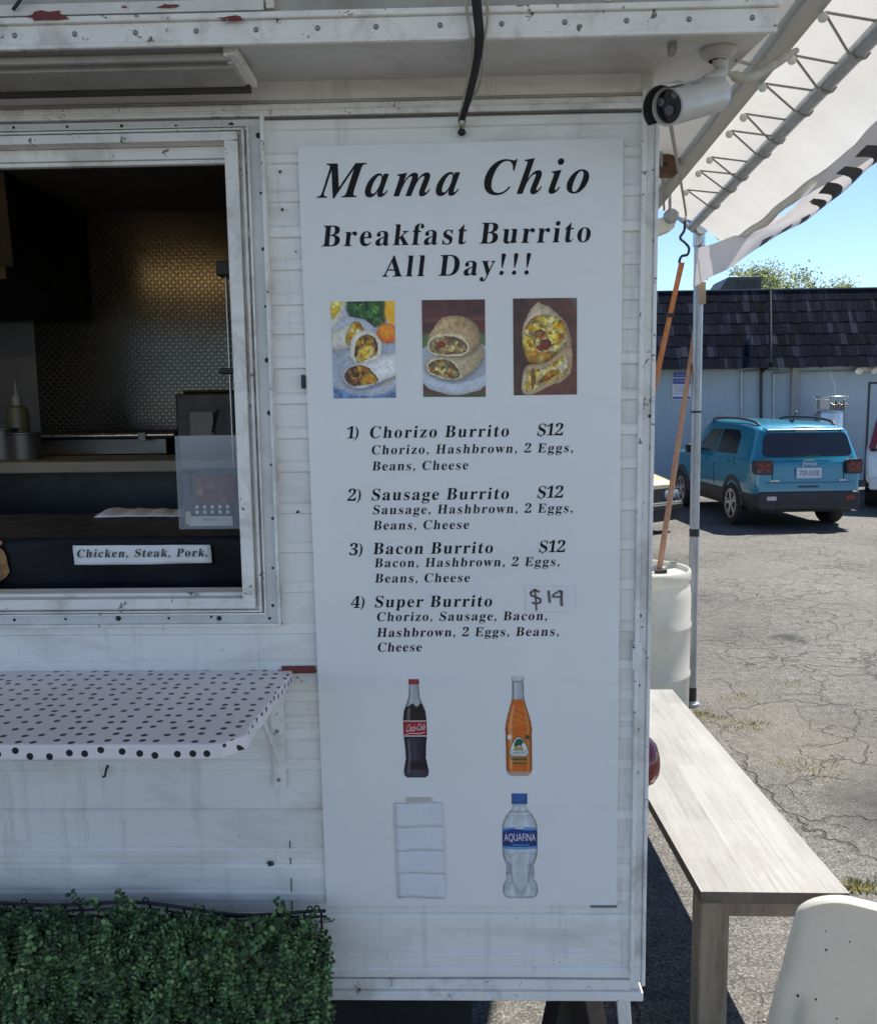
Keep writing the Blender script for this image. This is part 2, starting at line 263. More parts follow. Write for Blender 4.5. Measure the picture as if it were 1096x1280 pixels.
'p':(371,"17 -139 17 -124 27 -123 34 -120 40 -117 45 -113 48 -107 50 -101 51 -92 52 -80 52 -64 52 243 52 261 50 275 46 283 41 288 32 292 19 295 19 310 143 310 143 263 166 294 195 313 230 319 253 317 274 310 293 298 309 283 323 264 335 241 343 216 348 189 350 160 348 128 343 99 334 72 323 48 308 28 291 12 272 0 250 -8 227 -10 196 -5 170 9 148 32 148 -58 148 -74 150 -88 152 -99 155 -107 160 -113 167 -118 175 -120 185 -122 197 -123 197 -139|195 28 214 32 229 42 239 59 247 84 251 116 253 154 251 192 247 223 241 248 232 265 218 275 199 278 179 273 162 259 148 235 148 69 160 46 176 33"),
'c':(293,"156 -10 131 -8 108 -1 87 11 67 26 51 45 38 68 28 93 21 120 19 150 22 181 29 210 40 237 55 260 74 280 96 297 120 309 146 317 175 319 204 317 230 310 250 298 265 283 274 265 277 245 276 233 272 223 266 215 258 209 248 205 236 204 214 209 201 225 196 251 196 254 196 258 197 261 197 265 197 268 197 271 194 286 185 294 169 297 149 292 133 279 121 257 114 227 112 187 115 142 123 105 137 76 156 55 178 42 204 38 227 42 250 53 271 72 285 60 263 35 240 15 214 1 186 -7"),
'm':(554,"18 0 18 16 30 17 39 21 45 26 49 33 52 43 52 56 52 253 52 266 49 276 46 284 40 289 31 293 19 294 19 310 146 310 146 265 173 294 204 312 237 318 277 312 305 293 320 261 348 293 381 312 418 318 449 314 473 301 490 280 500 250 504 212 504 56 504 43 507 33 510 26 516 21 524 17 536 16 536 0 377 0 377 16 389 18 397 21 403 26 407 34 409 44 410 56 410 217 409 234 407 247 404 258 398 265 389 270 377 271 358 268 341 256 324 237 324 56 325 44 327 34 331 26 336 21 345 18 356 16 356 0 199 0 199 16 211 18 219 21 225 26 229 34 231 44 232 56 232 217 231 233 229 247 226 258 220 265 211 270 199 271 180 267 162 255 146 235 146 56 147 44 149 34 152 27 158 21 166 18 177 16 177 0"),
'M':(634,"14 0 14 17 34 20 50 24 61 32 69 43 74 58 75 79 75 382 75 396 73 407 71 416 66 423 61 428 53 432 43 435 30 437 15 439 15 455 185 455 317 142 449 455 617 455 617 439 598 436 583 430 573 423 566 412 561 397 560 378 560 85 561 68 562 54 565 43 569 34 574 28 582 23 591 20 602 18 617 17 617 0 396 0 396 17 410 19 423 22 433 25 440 29 446 36 450 44 453 54 454 68 455 83 455 399 288 0 270 0 105 389 105 80 107 57 112 41 120 30 131 23 148 19 169 17 169 0"),
'T':(423,"92 0 92 17 114 19 130 23 142 31 150 42 154 59 156 81 156 433 149 433 116 430 88 420 65 403 47 380 35 352 29 318 11 318 11 455 410 455 410 317 394 317 385 359 368 391 343 415 310 429 269 433 263 433 263 81 265 58 269 41 276 30 288 23 305 19 328 17 328 0"),
'1':(375,"65 0 65 36 120 36 131 37 139 40 146 45 150 53 153 64 154 79 154 416 137 396 122 380 108 365 94 355 81 348 67 346 57 347 48 352 40 359 33 369 29 381 28 396 42 400 57 405 74 412 91 420 111 432 132 447 179 482 254 482 254 79 255 66 257 56 261 47 267 41 276 37 288 36 343 36 343 0"),
'2':(375,"24 0 24 69 123 171 148 198 170 223 187 245 200 266 210 287 218 307 222 327 225 349 226 371 225 395 220 413 212 427 202 437 189 443 174 445 153 442 137 432 126 416 118 393 114 364 112 329 88 331 68 336 50 344 37 357 29 374 26 396 28 411 34 426 43 441 55 454 72 465 92 474 116 481 143 485 174 486 220 483 258 473 288 456 310 434 323 407 328 375 327 359 324 344 319 329 313 314 303 298 291 281 277 262 259 242 238 220 214 195 186 168 154 138 87 74 244 74 257 75 269 79 279 86 288 95 295 107 300 120 305 141 345 141 341 0"),
'3':(375,"163 -7 132 -5 104 -2 81 5 62 13 46 23 34 35 26 47 20 60 19 74 21 90 26 103 36 113 48 120 61 125 76 126 78 100 86 79 99 62 116 50 135 43 158 40 173 41 187 44 199 49 211 56 221 66 230 79 236 95 240 115 241 139 238 163 229 184 214 202 194 216 168 224 137 227 95 227 95 269 140 269 166 272 188 281 204 296 216 316 223 340 225 367 223 390 219 409 211 424 200 436 186 443 169 445 154 444 142 439 133 430 125 419 120 406 116 391 113 375 112 358 111 341 86 343 64 348 47 356 34 367 27 382 24 401 28 423 41 444 62 461 91 475 128 483 173 486 217 483 255 474 286 458 309 436 323 409 328 377 324 348 315 323 298 301 277 283 253 267 225 256 243 252 261 246 279 238 297 228 312 216 326 201 336 184 342 163 345 138 343 112 338 90 329 70 318 52 304 37 288 25 271 15 251 7 230 1 209 -3 186 -6"),
'4':(375,"121 0 121 36 140 36 154 37 167 39 179 44 188 52 193 65 195 84 195 125 9 125 9 166 199 480 293 480 293 169 363 169 363 125 293 125 293 84 295 65 300 52 309 44 320 39 333 37 348 36 357 36 357 0|56 169 195 169 195 287 195 307 195 328 196 351 197 373 198 395 199 416 197 410 193 403 189 394 184 385 179 376 174 366 158 338 153 330 149 324 146 319"),
'/M':(587,"188 -11 144 363 69 82 65 68 63 56 62 47 64 37 67 30 74 24 82 20 94 17 109 15 109 0 -35 0 -35 15 -22 16 -10 18 -1 20 7 25 15 32 21 41 27 52 32 67 38 85 113 369 116 381 118 393 119 403 118 413 114 421 108 426 99 431 87 433 72 435 72 451 224 451 263 132 469 451 622 451 622 435 608 434 597 432 587 429 579 425 572 418 566 409 560 398 555 383 549 365 473 82 472 76 470 70 469 64 469 59 468 53 468 47 473 30 489 20 516 15 516 0 305 0 305 15 319 16 331 18 340 21 349 26 355 33 361 40 363 45 366 51 368 57 371 65 374 75 377 85 453 374 207 -11"),
'/a':(336,"53 -9 33 -6 16 1 1 14 -10 30 -17 50 -19 73 -17 97 -13 122 -5 147 5 172 17 196 32 220 48 241 65 260 84 276 112 295 139 306 165 310 189 305 205 290 214 265 225 303 297 303 241 108 237 95 234 83 232 74 230 66 229 60 228 56 229 47 233 42 238 40 251 46 267 61 285 87 300 78 279 47 259 22 238 5 217 -5 197 -9 174 -4 160 10 155 34 155 40 156 45 157 52 158 59 160 67 162 75 145 49 128 28 111 12 93 1 74 -6|93 41 103 43 113 48 124 56 134 67 143 80 152 95 161 111 169 129 176 147 183 166 188 184 192 202 196 219 197 234 198 248 195 266 186 277 172 281 162 279 151 273 141 264 130 251 119 236 109 219 99 200 91 180 83 159 77 143 73 129 70 115 67 103 66 91 65 81 68 59 77 45"),
'/m':(525,"380 -8 355 -3 340 14 335 42 336 53 339 67 343 85 349 105 356 128 364 154 387 222 390 233 392 241 393 247 391 255 387 260 380 261 361 256 340 240 318 214 305 192 291 167 278 136 264 101 250 62 230 0 152 0 220 222 223 233 225 241 226 247 224 255 220 260 213 261 201 259 189 253 177 244 164 230 150 212 136 190 123 165 110 137 97 107 86 74 75 38 66 0 -14 0 42 211 46 222 48 232 50 240 51 247 51 251 52 254 49 264 39 271 24 273 18 273 17 289 41 293 66 296 93 300 121 305 151 310 116 193 141 230 164 259 187 281 209 297 232 306 256 310 284 304 301 288 306 260 305 249 303 235 299 217 320 246 341 269 361 287 381 300 401 307 422 310 450 304 467 288 473 260 470 238 464 208 452 171 420 76 417 66 416 63 416 60 416 58 417 50 420 45 426 44 433 45 439 49 446 56 449 60 453 65 457 70 471 91 486 81 468 54 450 31 433 14 416 2 399 -6"),
'/C':(440,"202 -11 166 -9 133 -2 104 10 79 26 59 47 42 71 30 99 23 130 20 165 22 197 27 230 37 262 49 294 65 323 83 352 105 378 128 401 154 420 179 436 205 447 232 456 259 461 287 463 317 461 350 456 385 448 388 447 392 447 397 446 401 445 405 444 407 444 417 446 425 452 431 463 449 463 420 308 401 310 398 349 390 381 377 406 359 425 336 436 309 439 278 435 249 422 222 401 206 384 191 364 177 341 164 316 152 287 141 256 133 227 127 198 123 170 122 142 125 107 135 77 151 53 173 35 199 24 229 20 260 24 290 34 317 51 344 75 368 105 387 91 357 54 323 25 287 5 246 -7"),
'/h':(357,"210 -9 185 -4 170 13 165 41 166 52 169 67 173 84 179 104 186 127 194 153 217 222 220 232 222 240 223 246 222 254 217 259 210 261 185 252 159 227 131 185 114 153 99 118 86 81 74 42 63 0 -19 0 82 374 85 384 87 392 88 399 89 405 90 409 90 411 89 419 87 424 83 428 77 431 69 432 58 433 48 433 48 451 67 452 88 454 110 457 134 461 160 465 187 470 115 197 139 232 162 260 184 282 206 297 229 307 253 310 281 304 297 287 303 259 301 237 294 207 282 170 250 75 247 65 246 62 246 60 246 57 247 49 251 45 257 43 269 49 285 67 306 98 320 89 298 54 276 26 254 6 232 -5"),
'/i':(194,"132 371 120 373 109 377 100 384 93 393 89 404 87 416 89 428 93 438 100 447 109 454 120 459 132 460 143 459 154 454 163 447 170 438 175 428 176 416 175 404 170 393 163 384 154 377 143 373|49 -8 35 -7 23 -2 13 5 6 15 2 27 1 41 1 47 2 55 4 64 6 73 8 81 10 87 44 211 47 221 49 229 51 237 52 243 53 249 53 254 50 264 41 271 26 273 19 273 19 289 43 292 67 295 89 299 110 302 130 306 150 310 89 85 86 73 85 63 84 55 85 48 89 44 95 42 107 48 123 64 142 90 155 81 135 49 114 24 92 6 71 -5"),
'/o':(316,"96 -9 67 -6 42 4 20 20 3 41 -7 68 -10 98 -8 123 -3 147 6 172 17 196 32 219 48 241 66 260 86 277 107 291 130 301 152 308 175 310 207 306 234 297 256 281 272 260 282 234 285 203 283 179 278 155 270 130 258 106 245 83 228 61 210 41 190 24 168 10 145 -1 121 -7|103 13 114 15 124 21 134 30 143 43 153 57 162 74 170 92 177 111 184 132 190 152 196 172 200 191 203 210 205 226 206 240 202 267 191 283 172 288 162 286 151 281 141 272 132 260 122 246 113 229 105 211 97 192 90 172 84 151 79 131 75 111 72 92 70 74 69 58 73 33 84 18")}
def _box(*p): return ' '.join(f'{a} {b}' for a, b in p)
GLYPH['!'] = (220, _box((75,462),(60,440),(62,400),(95,150),(118,150),(155,400),(157,440),(140,462),(108,470))+'|'+' '.join(f'{int(108+50*cos(i*.5236))} {int(42+50*sin(i*.5236))}' for i in range(12)))
GLYPH[','] = (170, _box((38,55),(48,82),(78,95),(110,84),(128,50),(122,0),(95,-50),(50,-88),(42,-76),(70,-45),(80,-10),(60,-5),(42,20)))
GLYPH[')'] = (230, _box((30,470),(100,425),(155,340),(178,250),(178,130),(155,40),(100,-45),(30,-92),(24,-82),(70,-25),(98,60),(108,190),(98,320),(70,405),(24,460)))
_sd = GLYPH['S']
GLYPH['$'] = (_sd[0], _sd[1]+'|'+_box((160,-55),(190,-55),(194,-6),(164,-6))+'|'+_box((196,452),(226,452),(230,505),(200,505)))
def text_mesh(name, lines, mat, parent, fn, sans=None):
    """lines: (string, x0, x1, base, cap_height, skew, italic); fn(x, y) -> world point; ONE flat mesh of lettering"""
    vs, fs = [], []
    for (st, x0, x1, base, cap, skew, it) in lines:
        k = cap/440.0
        items = []; x = 0; n = 0
        for ch in st:
            if ch == ' ': items.append((None, x)); x += 165; n += 1; continue
            key = '/'+ch if it and '/'+ch in GLYPH else ch
            items.append((key, x)); x += GLYPH[key][0]; n += 1
        last = [q for q in items if q[0]][-1]
        extent = (x1-x0)/k - skew*0
        track = (extent-x)/max(1, n-1) if x1 is not None else 0
        cu = bpy.data.curves.new('t', 'CURVE'); cu.dimensions = '2D'; cu.fill_mode = 'BOTH'; cu.resolution_u = 1
        for i, (key, gx) in enumerate(items):
            if key is None: continue
            for c in GLYPH[key][1].split('|'):
                q = list(map(int, c.split())); sp = cu.splines.new('POLY'); m = len(q)//2
                sp.points.add(m-1); sp.use_cyclic_u = True
                for j in range(m):
                    xx = (gx+track*i+q[2*j]+skew*q[2*j+1]); sp.points[j].co = (x0+xx*k, base+q[2*j+1]*k, 0, 1)
        ob = bpy.data.objects.new('t', cu); me = bpy.data.meshes.new_from_object(ob)
        b = len(vs); vs += [fn(v.co.x, v.co.y) for v in me.vertices]; fs += [tuple(b+i for i in p.vertices) for p in me.polygons]
        bpy.data.objects.remove(ob); bpy.data.curves.remove(cu); bpy.data.meshes.remove(me)
    mb = MB(); mb.add(vs, fs)
    return mb.build(name, mat, parent, smooth=None)
def sans_mesh(name, st, mat, parent, fn, width, height=None, shear=0.0):
    """plain sans lettering fitted in width; fn(a, b) maps a in 0..width"""
    cu = bpy.data.curves.new('t', 'FONT'); cu.body = st; cu.size = 1; cu.resolution_u = 3
    ob = bpy.data.objects.new('t', cu); me = bpy.data.meshes.new_from_object(ob)
    xs = [v.co.x for v in me.vertices]; ys = [v.co.y for v in me.vertices]
    k = width/(max(xs)-min(xs)); ky = k if height is None else height/(max(ys)-min(ys)); x0, y0 = min(xs), min(ys)
    mb = MB(); mb.add([fn((v.co.x-x0)*k+shear*(v.co.y-y0)*ky, (v.co.y-y0)*ky) for v in me.vertices], [tuple(p.vertices) for p in me.polygons])
    bpy.data.objects.remove(ob); bpy.data.curves.remove(cu); bpy.data.meshes.remove(me)
    return mb.build(name, mat, parent, smooth=None)
# ---------------------------------------------------------------- shared materials
WHITE = M('aged_white_paint', (.74,.74,.73), .5, var=.07, vs=3, bump=.12, bs=120, stretch=(.5,1,1), dirt=((.42,.39,.34), .55, 5), chips=((.16,.13,.11), .035, 30))
WHITE2 = M('trim_white_paint', (.79,.77,.735), .5, var=.1, vs=6, bump=.3, bs=90, dirt=((.33,.29,.24), .8, 11), chips=((.15,.125,.10), .075, 38))
GRIMY = M('grimy_white_paint', (.37,.36,.33), .65, var=.25, vs=5, bump=.3, bs=60, dirt=((.2,.18,.15), .8, 9), chips=((.1,.085,.07), .03, 35))
FLANGE = M('galvanised_flange', (.62,.62,.61), .5, .0, var=.12, vs=9, bump=.1, dirt=((.36,.34,.31), .6, 12))
BLACK = M('black_paint', (.012,.012,.014), .45, var=.2)
RUBBER = M('black_rubber', (.016,.016,.017), .8, var=.3, bump=.2)
DARKGAP = M('dark_sealant', (.05,.045,.04), .8, var=.4)
STEEL = M('stainless_steel', (.5,.5,.5), .28, 1., var=.15, vs=12)
SCREW = M('weathered_screw', (.3,.29,.27), .45, .8, var=.35, vs=60)
RUSTSCREW = M('dark_screw', (.035,.03,.028), .6, .2, var=.4, vs=60)
REDPAINT = M('old_red_paint', (.16,.025,.025), .6, var=.3, vs=20, chips=((.5,.48,.45), .08, 40))
GALV = M('galvanised_pipe', (.36,.38,.4), .38, .55, var=.3, vs=14, bump=.08, stretch=(1,1,.3))
CREAM = M('cream_plastic', (.66,.62,.53), .42, var=.08, dirt=((.35,.3,.23), .35, 12))
TARP = M('white_tarp', (.76,.75,.72), .55, var=.08, vs=4, bump=.9, bs=6, trans=.2)
TARP2 = M('tarp_hem', (.7,.685,.64), .6, var=.08, vs=8, bump=.3, bs=30, trans=.4)
CORD = M('grey_cord', (.34,.32,.29), .8, var=.35, vs=160, bump=.4, bs=300)
CABLE = M('pale_cable', (.42,.38,.3), .6, var=.3, vs=40)
PAPER = M('white_paper', (.78,.78,.79), .8, var=.03, bump=.12, bs=160)
INK = M('black_ink', (.012,.013,.018), .35, var=.1)
# ---------------------------------------------------------------- ground: one sheet of cracked asphalt
def asphalt():
    k = NT('asphalt')
    big = k.noise(.35, 4, .6); mid = k.noise(3.5, 5, .7); grain = k.noise(95, 3, .75); fine = k.noise(260, 2, .8)
    c = k.ramp(big, [(.34, (.055,.0535,.051)), (.5, (.106,.103,.098)), (.66, (.137,.133,.126))])
    c = k.mix(k.math('MULTIPLY', mid, .55), c, (.07,.066,.06))
    c = k.mix(.8, c, k.ramp(k.noise(17, 5, .75), [(.32, (.5,.5,.5)), (.66, (1.5,1.49,1.46))]), 'MULTIPLY')
    g = k.ramp(grain, [(.34, (.18,)*3), (.5, (.9,)*3), (.64, (2.3,2.25,2.1))])
    c = k.mix(.75, c, g, 'MULTIPLY')
    st = k.ramp(fine, [(.62, (0,0,0)), (.74, (1,1,1))]); c = k.mix(k.math('MULTIPLY', st, .35), c, (.42,.4,.36))
    wv = k.n('ShaderNodeVectorMath', operation='ADD'); nz = k.n('ShaderNodeTexNoise'); nz.inputs['Scale'].default_value = 1.5; nz.inputs['Detail'].default_value = 6
    k.l(k.tc.outputs['Object'], nz.inputs[0])
    sv = k.n('ShaderNodeVectorMath', operation='SCALE'); sv.inputs['Scale'].default_value = 1.1; k.l(nz.outputs['Color'], sv.inputs[0])
    k.l(k.tc.outputs['Object'], wv.inputs[0]); k.l(sv.outputs[0], wv.inputs[1])
    cracks = None
    for scl, wd in ((.9, .0045), (2.1, .0055)):
        vo = k.n('ShaderNodeTexVoronoi', feature='DISTANCE_TO_EDGE'); vo.inputs['Scale'].default_value = scl; k.l(wv.outputs[0], vo.inputs['Vector'])
        f = k.ramp(vo.outputs['Distance'], [(wd*.5, (1,1,1)), (wd*2.6, (0,0,0))])
        if scl > 1:
            f = k.math('MULTIPLY', f, k.ramp(k.noise(.5, 3), [(.47, (0,0,0)), (.56, (1,1,1))]))
        else:
            f = k.math('MULTIPLY', f, k.ramp(k.noise(.8, 3), [(.44, (0,0,0)), (.54, (1,1,1))]))
        cracks = f if cracks is None else k.math('MAXIMUM', cracks, f)
    c = k.mix(k.math('MULTIPLY', cracks, k.ramp(k.noise(1.7, 3), [(.42, (.08,)*3), (.64, (.75,)*3)])), c, (.022,.02,.018))
    def spot(x, y, r, soft, wob):
        q = k.n('ShaderNodeVectorMath', operation='DISTANCE'); q.inputs[1].default_value = (x, y, 0); k.l(k.tc.outputs['Object'], q.inputs[0])
        return k.ramp(k.math('ADD', q.outputs['Value'], k.math('MULTIPLY', k.math('SUBTRACT', mid, .5), wob)), [(r, (1,1,1)), (r+soft, (0,0,0))])
    # worn dark patch, sandy grit and an old oil stain
    for x, y, r, so, col, am in ((2.35,3.75,.42,.3,(.035,.034,.033),.75), (1.95,4.75,.2,.5,(.17,.155,.12),.35), (1.75,5.5,.1,.45,(.18,.165,.13),.3), (2.7,6.9,.02,.12,(.02,.02,.022),.9), (3.6,4.3,.3,.35,(.05,.049,.048),.6)):
        c = k.mix(k.math('MULTIPLY', spot(x, y, r, so, .9), k.math('MULTIPLY', k.ramp(grain, [(.3, (.35,)*3), (.6, (1,1,1))]), am)), c, col)
    k.l(c, k.p.inputs['Base Color']); k.p.inputs['Roughness'].default_value = .9; k.p.inputs['Specular IOR Level'].default_value = .25
    h = k.math('ADD', k.math('MULTIPLY', grain, .6), k.math('MULTIPLY', cracks, -.9))
    k.bump(h, 1.0, .014)
    return k.m
g = MB()
xs = [-60,-30,-15,-8,-4,0,2,4,7,10,15,30,60,120]; ys = [-40,-20,-8,-2,2,5,9,14,20,30,60,120]
g.sheet([[(x, y, 0) for x in xs] for y in ys])
tag(g.build('ground', asphalt()), 'cracked grey asphalt car park', None, None, 'structure')
# ---------------------------------------------------------------- food trailer
D = 1.67            # distance of the serving wall
XR, XL = .364, -4.3  # right and left ends
ZB, ZT = .702, 2.80
YB = 3.95
OX0, OX1, OZ0, OZ1 = -1.95, -.430, 1.551, 2.418      # serving opening
trailer = thing('food_trailer', 'white ribbed metal food trailer with an open serving window', 'food trailer', (-2, 2.8, 0))
def yprof():
    """rows of (z, depth) of the ribbed siding from bottom to top"""
    rows = []
    def rib(z, h=.021, d=.0045):
        d *= 1.15
        for a, b in ((-.002, -.0007), (.0008, d), (h*.8, d), (h, d*.5), (h+.002, -.0007), (h+.004, 0)): rows.append((z+a, b))
    rows.append((ZB, 0))
    for z, h, d in ((.735,.02,.004), (.775,.012,.003), (.845,.03,.005), (.905,.02,.003), (.955,.03,.004), (1.0,.02,.003), (1.085,.02,.006), (1.19,.02,.003), (1.255,.022,.003),
              (1.29,.014,.0035), (1.335,.02,.0035), (1.40,.018,.005), (1.475,.02,.003), (1.56,.02,.0035), (1.64,.019,.003), (1.718,.02,.0035), (1.80,.02,.0045), (1.865,.021,.0045), (1.932,.02,.005),
              (2.0,.021,.005), (2.065,.02,.003), (2.12,.021,.003), (2.185,.02,.003), (2.245,.021,.005), (2.31,.02,.003), (2.38,.018,.004), (2.44,.02,.003)):
        rib(z, h, d)
    rows.append((ZT, 0))
    return rows
PROF = yprof()
def siding_mat():
    k = NT('ribbed_siding_paint'); v = k.mapping((.35,1,1))
    c = k.ramp(k.noise(2.5, 6, .6, v), [(.3, (.74,.725,.69)), (.7, (.83,.815,.78))])
    f = k.ramp(k.noise(7, 8, .7, v, .5), [(.5, (0,0,0)), (.75, (.75,.75,.75))]); c = k.mix(f, c, (.46,.43,.385))
    v2 = k.mapping((6,1,.5)); f = k.ramp(k.noise(5, 6, .7, v2, .3), [(.54, (0,0,0)), (.76, (.6,.6,.6))]); c = k.mix(f, c, (.47,.45,.41))
    f = k.ramp(k.noise(38, 5, .7, None, .8), [(.70, (0,0,0)), (.715, (1,1,1))]); c = k.mix(f, c, (.13,.11,.09))
    k.l(c, k.p.inputs['Base Color']); k.p.inputs['Roughness'].default_value = .48
    h = k.math('ADD', k.math('MULTIPLY', k.noise(9, 5, .6, v), .8), k.math('MULTIPLY', k.noise(140, 3), .12)); k.bump(h, .4, .008)
    return k.m
SIDING = siding_mat()
mb = MB()
def wallpiece(x0, x1, z0, z1):
    rows = [(z0, 0)]+[(z, d) for z, d in PROF if z0+.002 < z < z1-.002]+[(z1, 0)]
    n = max(2, int((x1-x0)/.12))
    mb.sheet([[(x0+(x1-x0)*i/n, D-d-.0012*sin(11*(x0+(x1-x0)*i/n)+z*5), z) for i in range(n+1)] for z, d in rows])
wallpiece(OX1+.02, XR, OZ0-.04, OZ1+.04)
wallpiece(XL, XR, ZB, OZ0-.04); wallpiece(XL, XR, OZ1+.04, ZT); wallpiece(XL, OX0-.02, OZ0-.04, OZ1+.04)
mb.build('siding', SIDING, trailer)
mb = MB(); mb.box((XR-.03, D+.003, ZB), (XR-.002, YB, ZT)); mb.box((XL, D+.003, ZB), (XL+.03, YB, ZT)); mb.box((XL+.03, YB-.03, ZB), (XR-.03, YB, ZT))
mb.build('side_wall', WHITE, trailer)
mb = MB(); mb.box((XL-.02, D+.02, ZT), (XR+.02, YB+.03, ZT+.05)); mb.build('roof', GRIMY, trailer)
mb = MB(); mb.box((XL+.02, D+.02, ZB+.005), (XR-.04, YB-.04, ZB+.06)); mb.build('chassis_floor', BLACK, trailer)
# interior lining
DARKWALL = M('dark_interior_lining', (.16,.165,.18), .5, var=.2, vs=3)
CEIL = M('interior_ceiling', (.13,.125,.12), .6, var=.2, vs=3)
def plate_mat():
    k = NT('diamond_plate'); tau = 2*pi
    s = k.n('ShaderNodeSeparateXYZ'); k.l(k.tc.outputs['Object'], s.inputs[0]); P = .028
    u = k.math('DIVIDE', s.outputs['X'], P); v = k.math('DIVIDE', s.outputs['Z'], P)
    def lozenge(du, dv, sgn):
        uu = k.math('SUBTRACT', k.math('FRACT', k.math('ADD', u, du)), .5); vv = k.math('SUBTRACT', k.math('FRACT', k.math('ADD', v, dv)), .5)
        a = k.math('MULTIPLY', k.math('ADD', uu, k.math('MULTIPLY', vv, sgn)), .7071); b = k.math('MULTIPLY', k.math('SUBTRACT', uu, k.math('MULTIPLY', vv, sgn)), .7071)
        d = k.math('ADD', k.math('POWER', k.math('DIVIDE', a, .29), 2.0), k.math('POWER', k.math('DIVIDE', b, .085), 2.0))
        return k.math('MAXIMUM', k.math('SUBTRACT', 1.0, d), 0.0)
    h = k.math('ADD', k.math('ADD', lozenge(0, 0, 1), lozenge(.5, .5, 1)), k.math('ADD', lozenge(.5, 0, -1), lozenge(0, .5, -1)))
    k.bump(h, .6, .002)
    c = k.ramp(k.noise(2.5, 4), [(.3, (.05,.049,.047)), (.7, (.085,.082,.078))]); k.l(c, k.p.inputs['Base Color'])
    k.p.inputs['Metallic'].default_value = .75; k.p.inputs['Roughness'].default_value = .2
    return k.m
YW = 3.45
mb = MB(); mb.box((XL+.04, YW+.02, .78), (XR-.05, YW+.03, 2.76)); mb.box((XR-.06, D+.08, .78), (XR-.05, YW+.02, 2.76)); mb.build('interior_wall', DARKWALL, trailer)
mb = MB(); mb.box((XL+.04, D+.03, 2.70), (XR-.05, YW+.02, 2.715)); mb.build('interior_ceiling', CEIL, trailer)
px = PY(38, 365, YW).x
mb = MB(); mb.box((px, YW+.008, 1.2), (XR-.06, YW+.018, 2.70)); mb.build('diamond_plate_panel', plate_mat(), trailer)
# roof overhang with riveted edge strip
gz = 2.503; gy = 1.440
oh = MB()
oh.add([(XL, gy+.012, gz+.008), (.505, gy+.012, gz+.008), (.50, 1.78, 2.535), (XL, 1.78, 2.535), (XL, gy+.012, gz+.03), (.505, gy+.012, gz+.03), (.50, 1.78, 2.555), (XL, 1.78, 2.555)], [(0,1,2,3),(7,6,5,4),(0,4,5,1),(1,5,6,2),(2,6,7,3),(3,7,4,0)])
over = oh.build('roof_overhang', M('soffit_paint_white', (.62,.61,.58), .5, var=.12, vs=4, bump=.15, bs=50, dirt=((.3,.27,.23), .6, 6), chips=((.14,.12,.1), .03, 25)), trailer)
mb = MB()
mb.box((XL, gy, gz-.002), (.507, gy+.010, gz+.006)); mb.box((XL, gy+.004, gz+.006), (.507, gy+.012, gz+.036)); mb.box((XL, gy-.003, gz+.036), (.51, gy+.012, gz+.046))
mb.build('edge_strip', WHITE2, over, bevel=.002)
mb = MB(); mb.add([(XL, gy+.006, gz+.0465), (.51, gy+.006, gz+.0465), (.47, gy+.03, gz+.2), (.40, gy+.12, gz+.33), (XL, gy+.12, gz+.33), (XL, gy+.03, gz+.2)], [(0,1,2,5),(5,2,3,4)])
mb.add([(.51, gy+.006, gz+.0465), (.50, 1.78, 2.56), (.40, 1.7, 2.83), (.47, gy+.03, gz+.2)], [(0,1,2,3)])
mb.build('fascia', GRIMY, over)
mb = MB(); mb.box((XL, gy-.004, gz+.0475), (PY(330,10,gy).x, gy+.004, gz+.064)); mb.build('ledge', M('peeling_ledge_paint', (.66,.65,.61), .6, var=.12, chips=((.17,.03,.028), .06, 11), dirt=((.3,.27,.22), .6, 12)), over)
mb = MB(); x = PY(338,10,gy).x; mb.box((x-.006, gy-.004, gz+.05), (x+.006, gy+.008, gz+.30)); mb.build('panel_seam', CREAM, over)
mb = MB(); x = PY(760,10,gy).x; mb.box((x-.005, gy+.0, gz+.05), (x+.005, gy+.02, gz+.22)); mb.build('panel_seam', WHITE2, over)
mb = MB()
for a, b in (((58,20),(152,12)), ((152,12),(160,30)), ((160,30),(100,32)),): pass
for cx, cy, wv, hv in ((57,19,.034,.009), (290,23,.02,.0045), (210,7,.02,.003)):
    mb = MB(); c = PY(cx, cy, gy-.006); pts = ell(0, 0, wv/1.0, hv, 14, .35); mb.flat(pts, lambda a, b: (c.x+a, gy-.0052, min(c.z+b, 9))); mb.build('paint_chip', REDPAINT, over)
RIV = None
for q in ((18,40), (93,37), (169,37), (245,36), (320,35), (397,34), (470,34), (550,33), (627,33), (706,31), (783,29), (861,28), (940,27)):
    c = PY(*q, gy+.004)
    if RIV is None:
        mb = MB(); mb.ball((c.x, gy+.004, gz+.021), (.0045, .003, .0045), 10, 6); RIV = mb.build('rivet', SCREW, over, smooth=True); RX = c.x
    else:
        o = RIV.copy(); COL.objects.link(o); o.location.x += c.x-RX
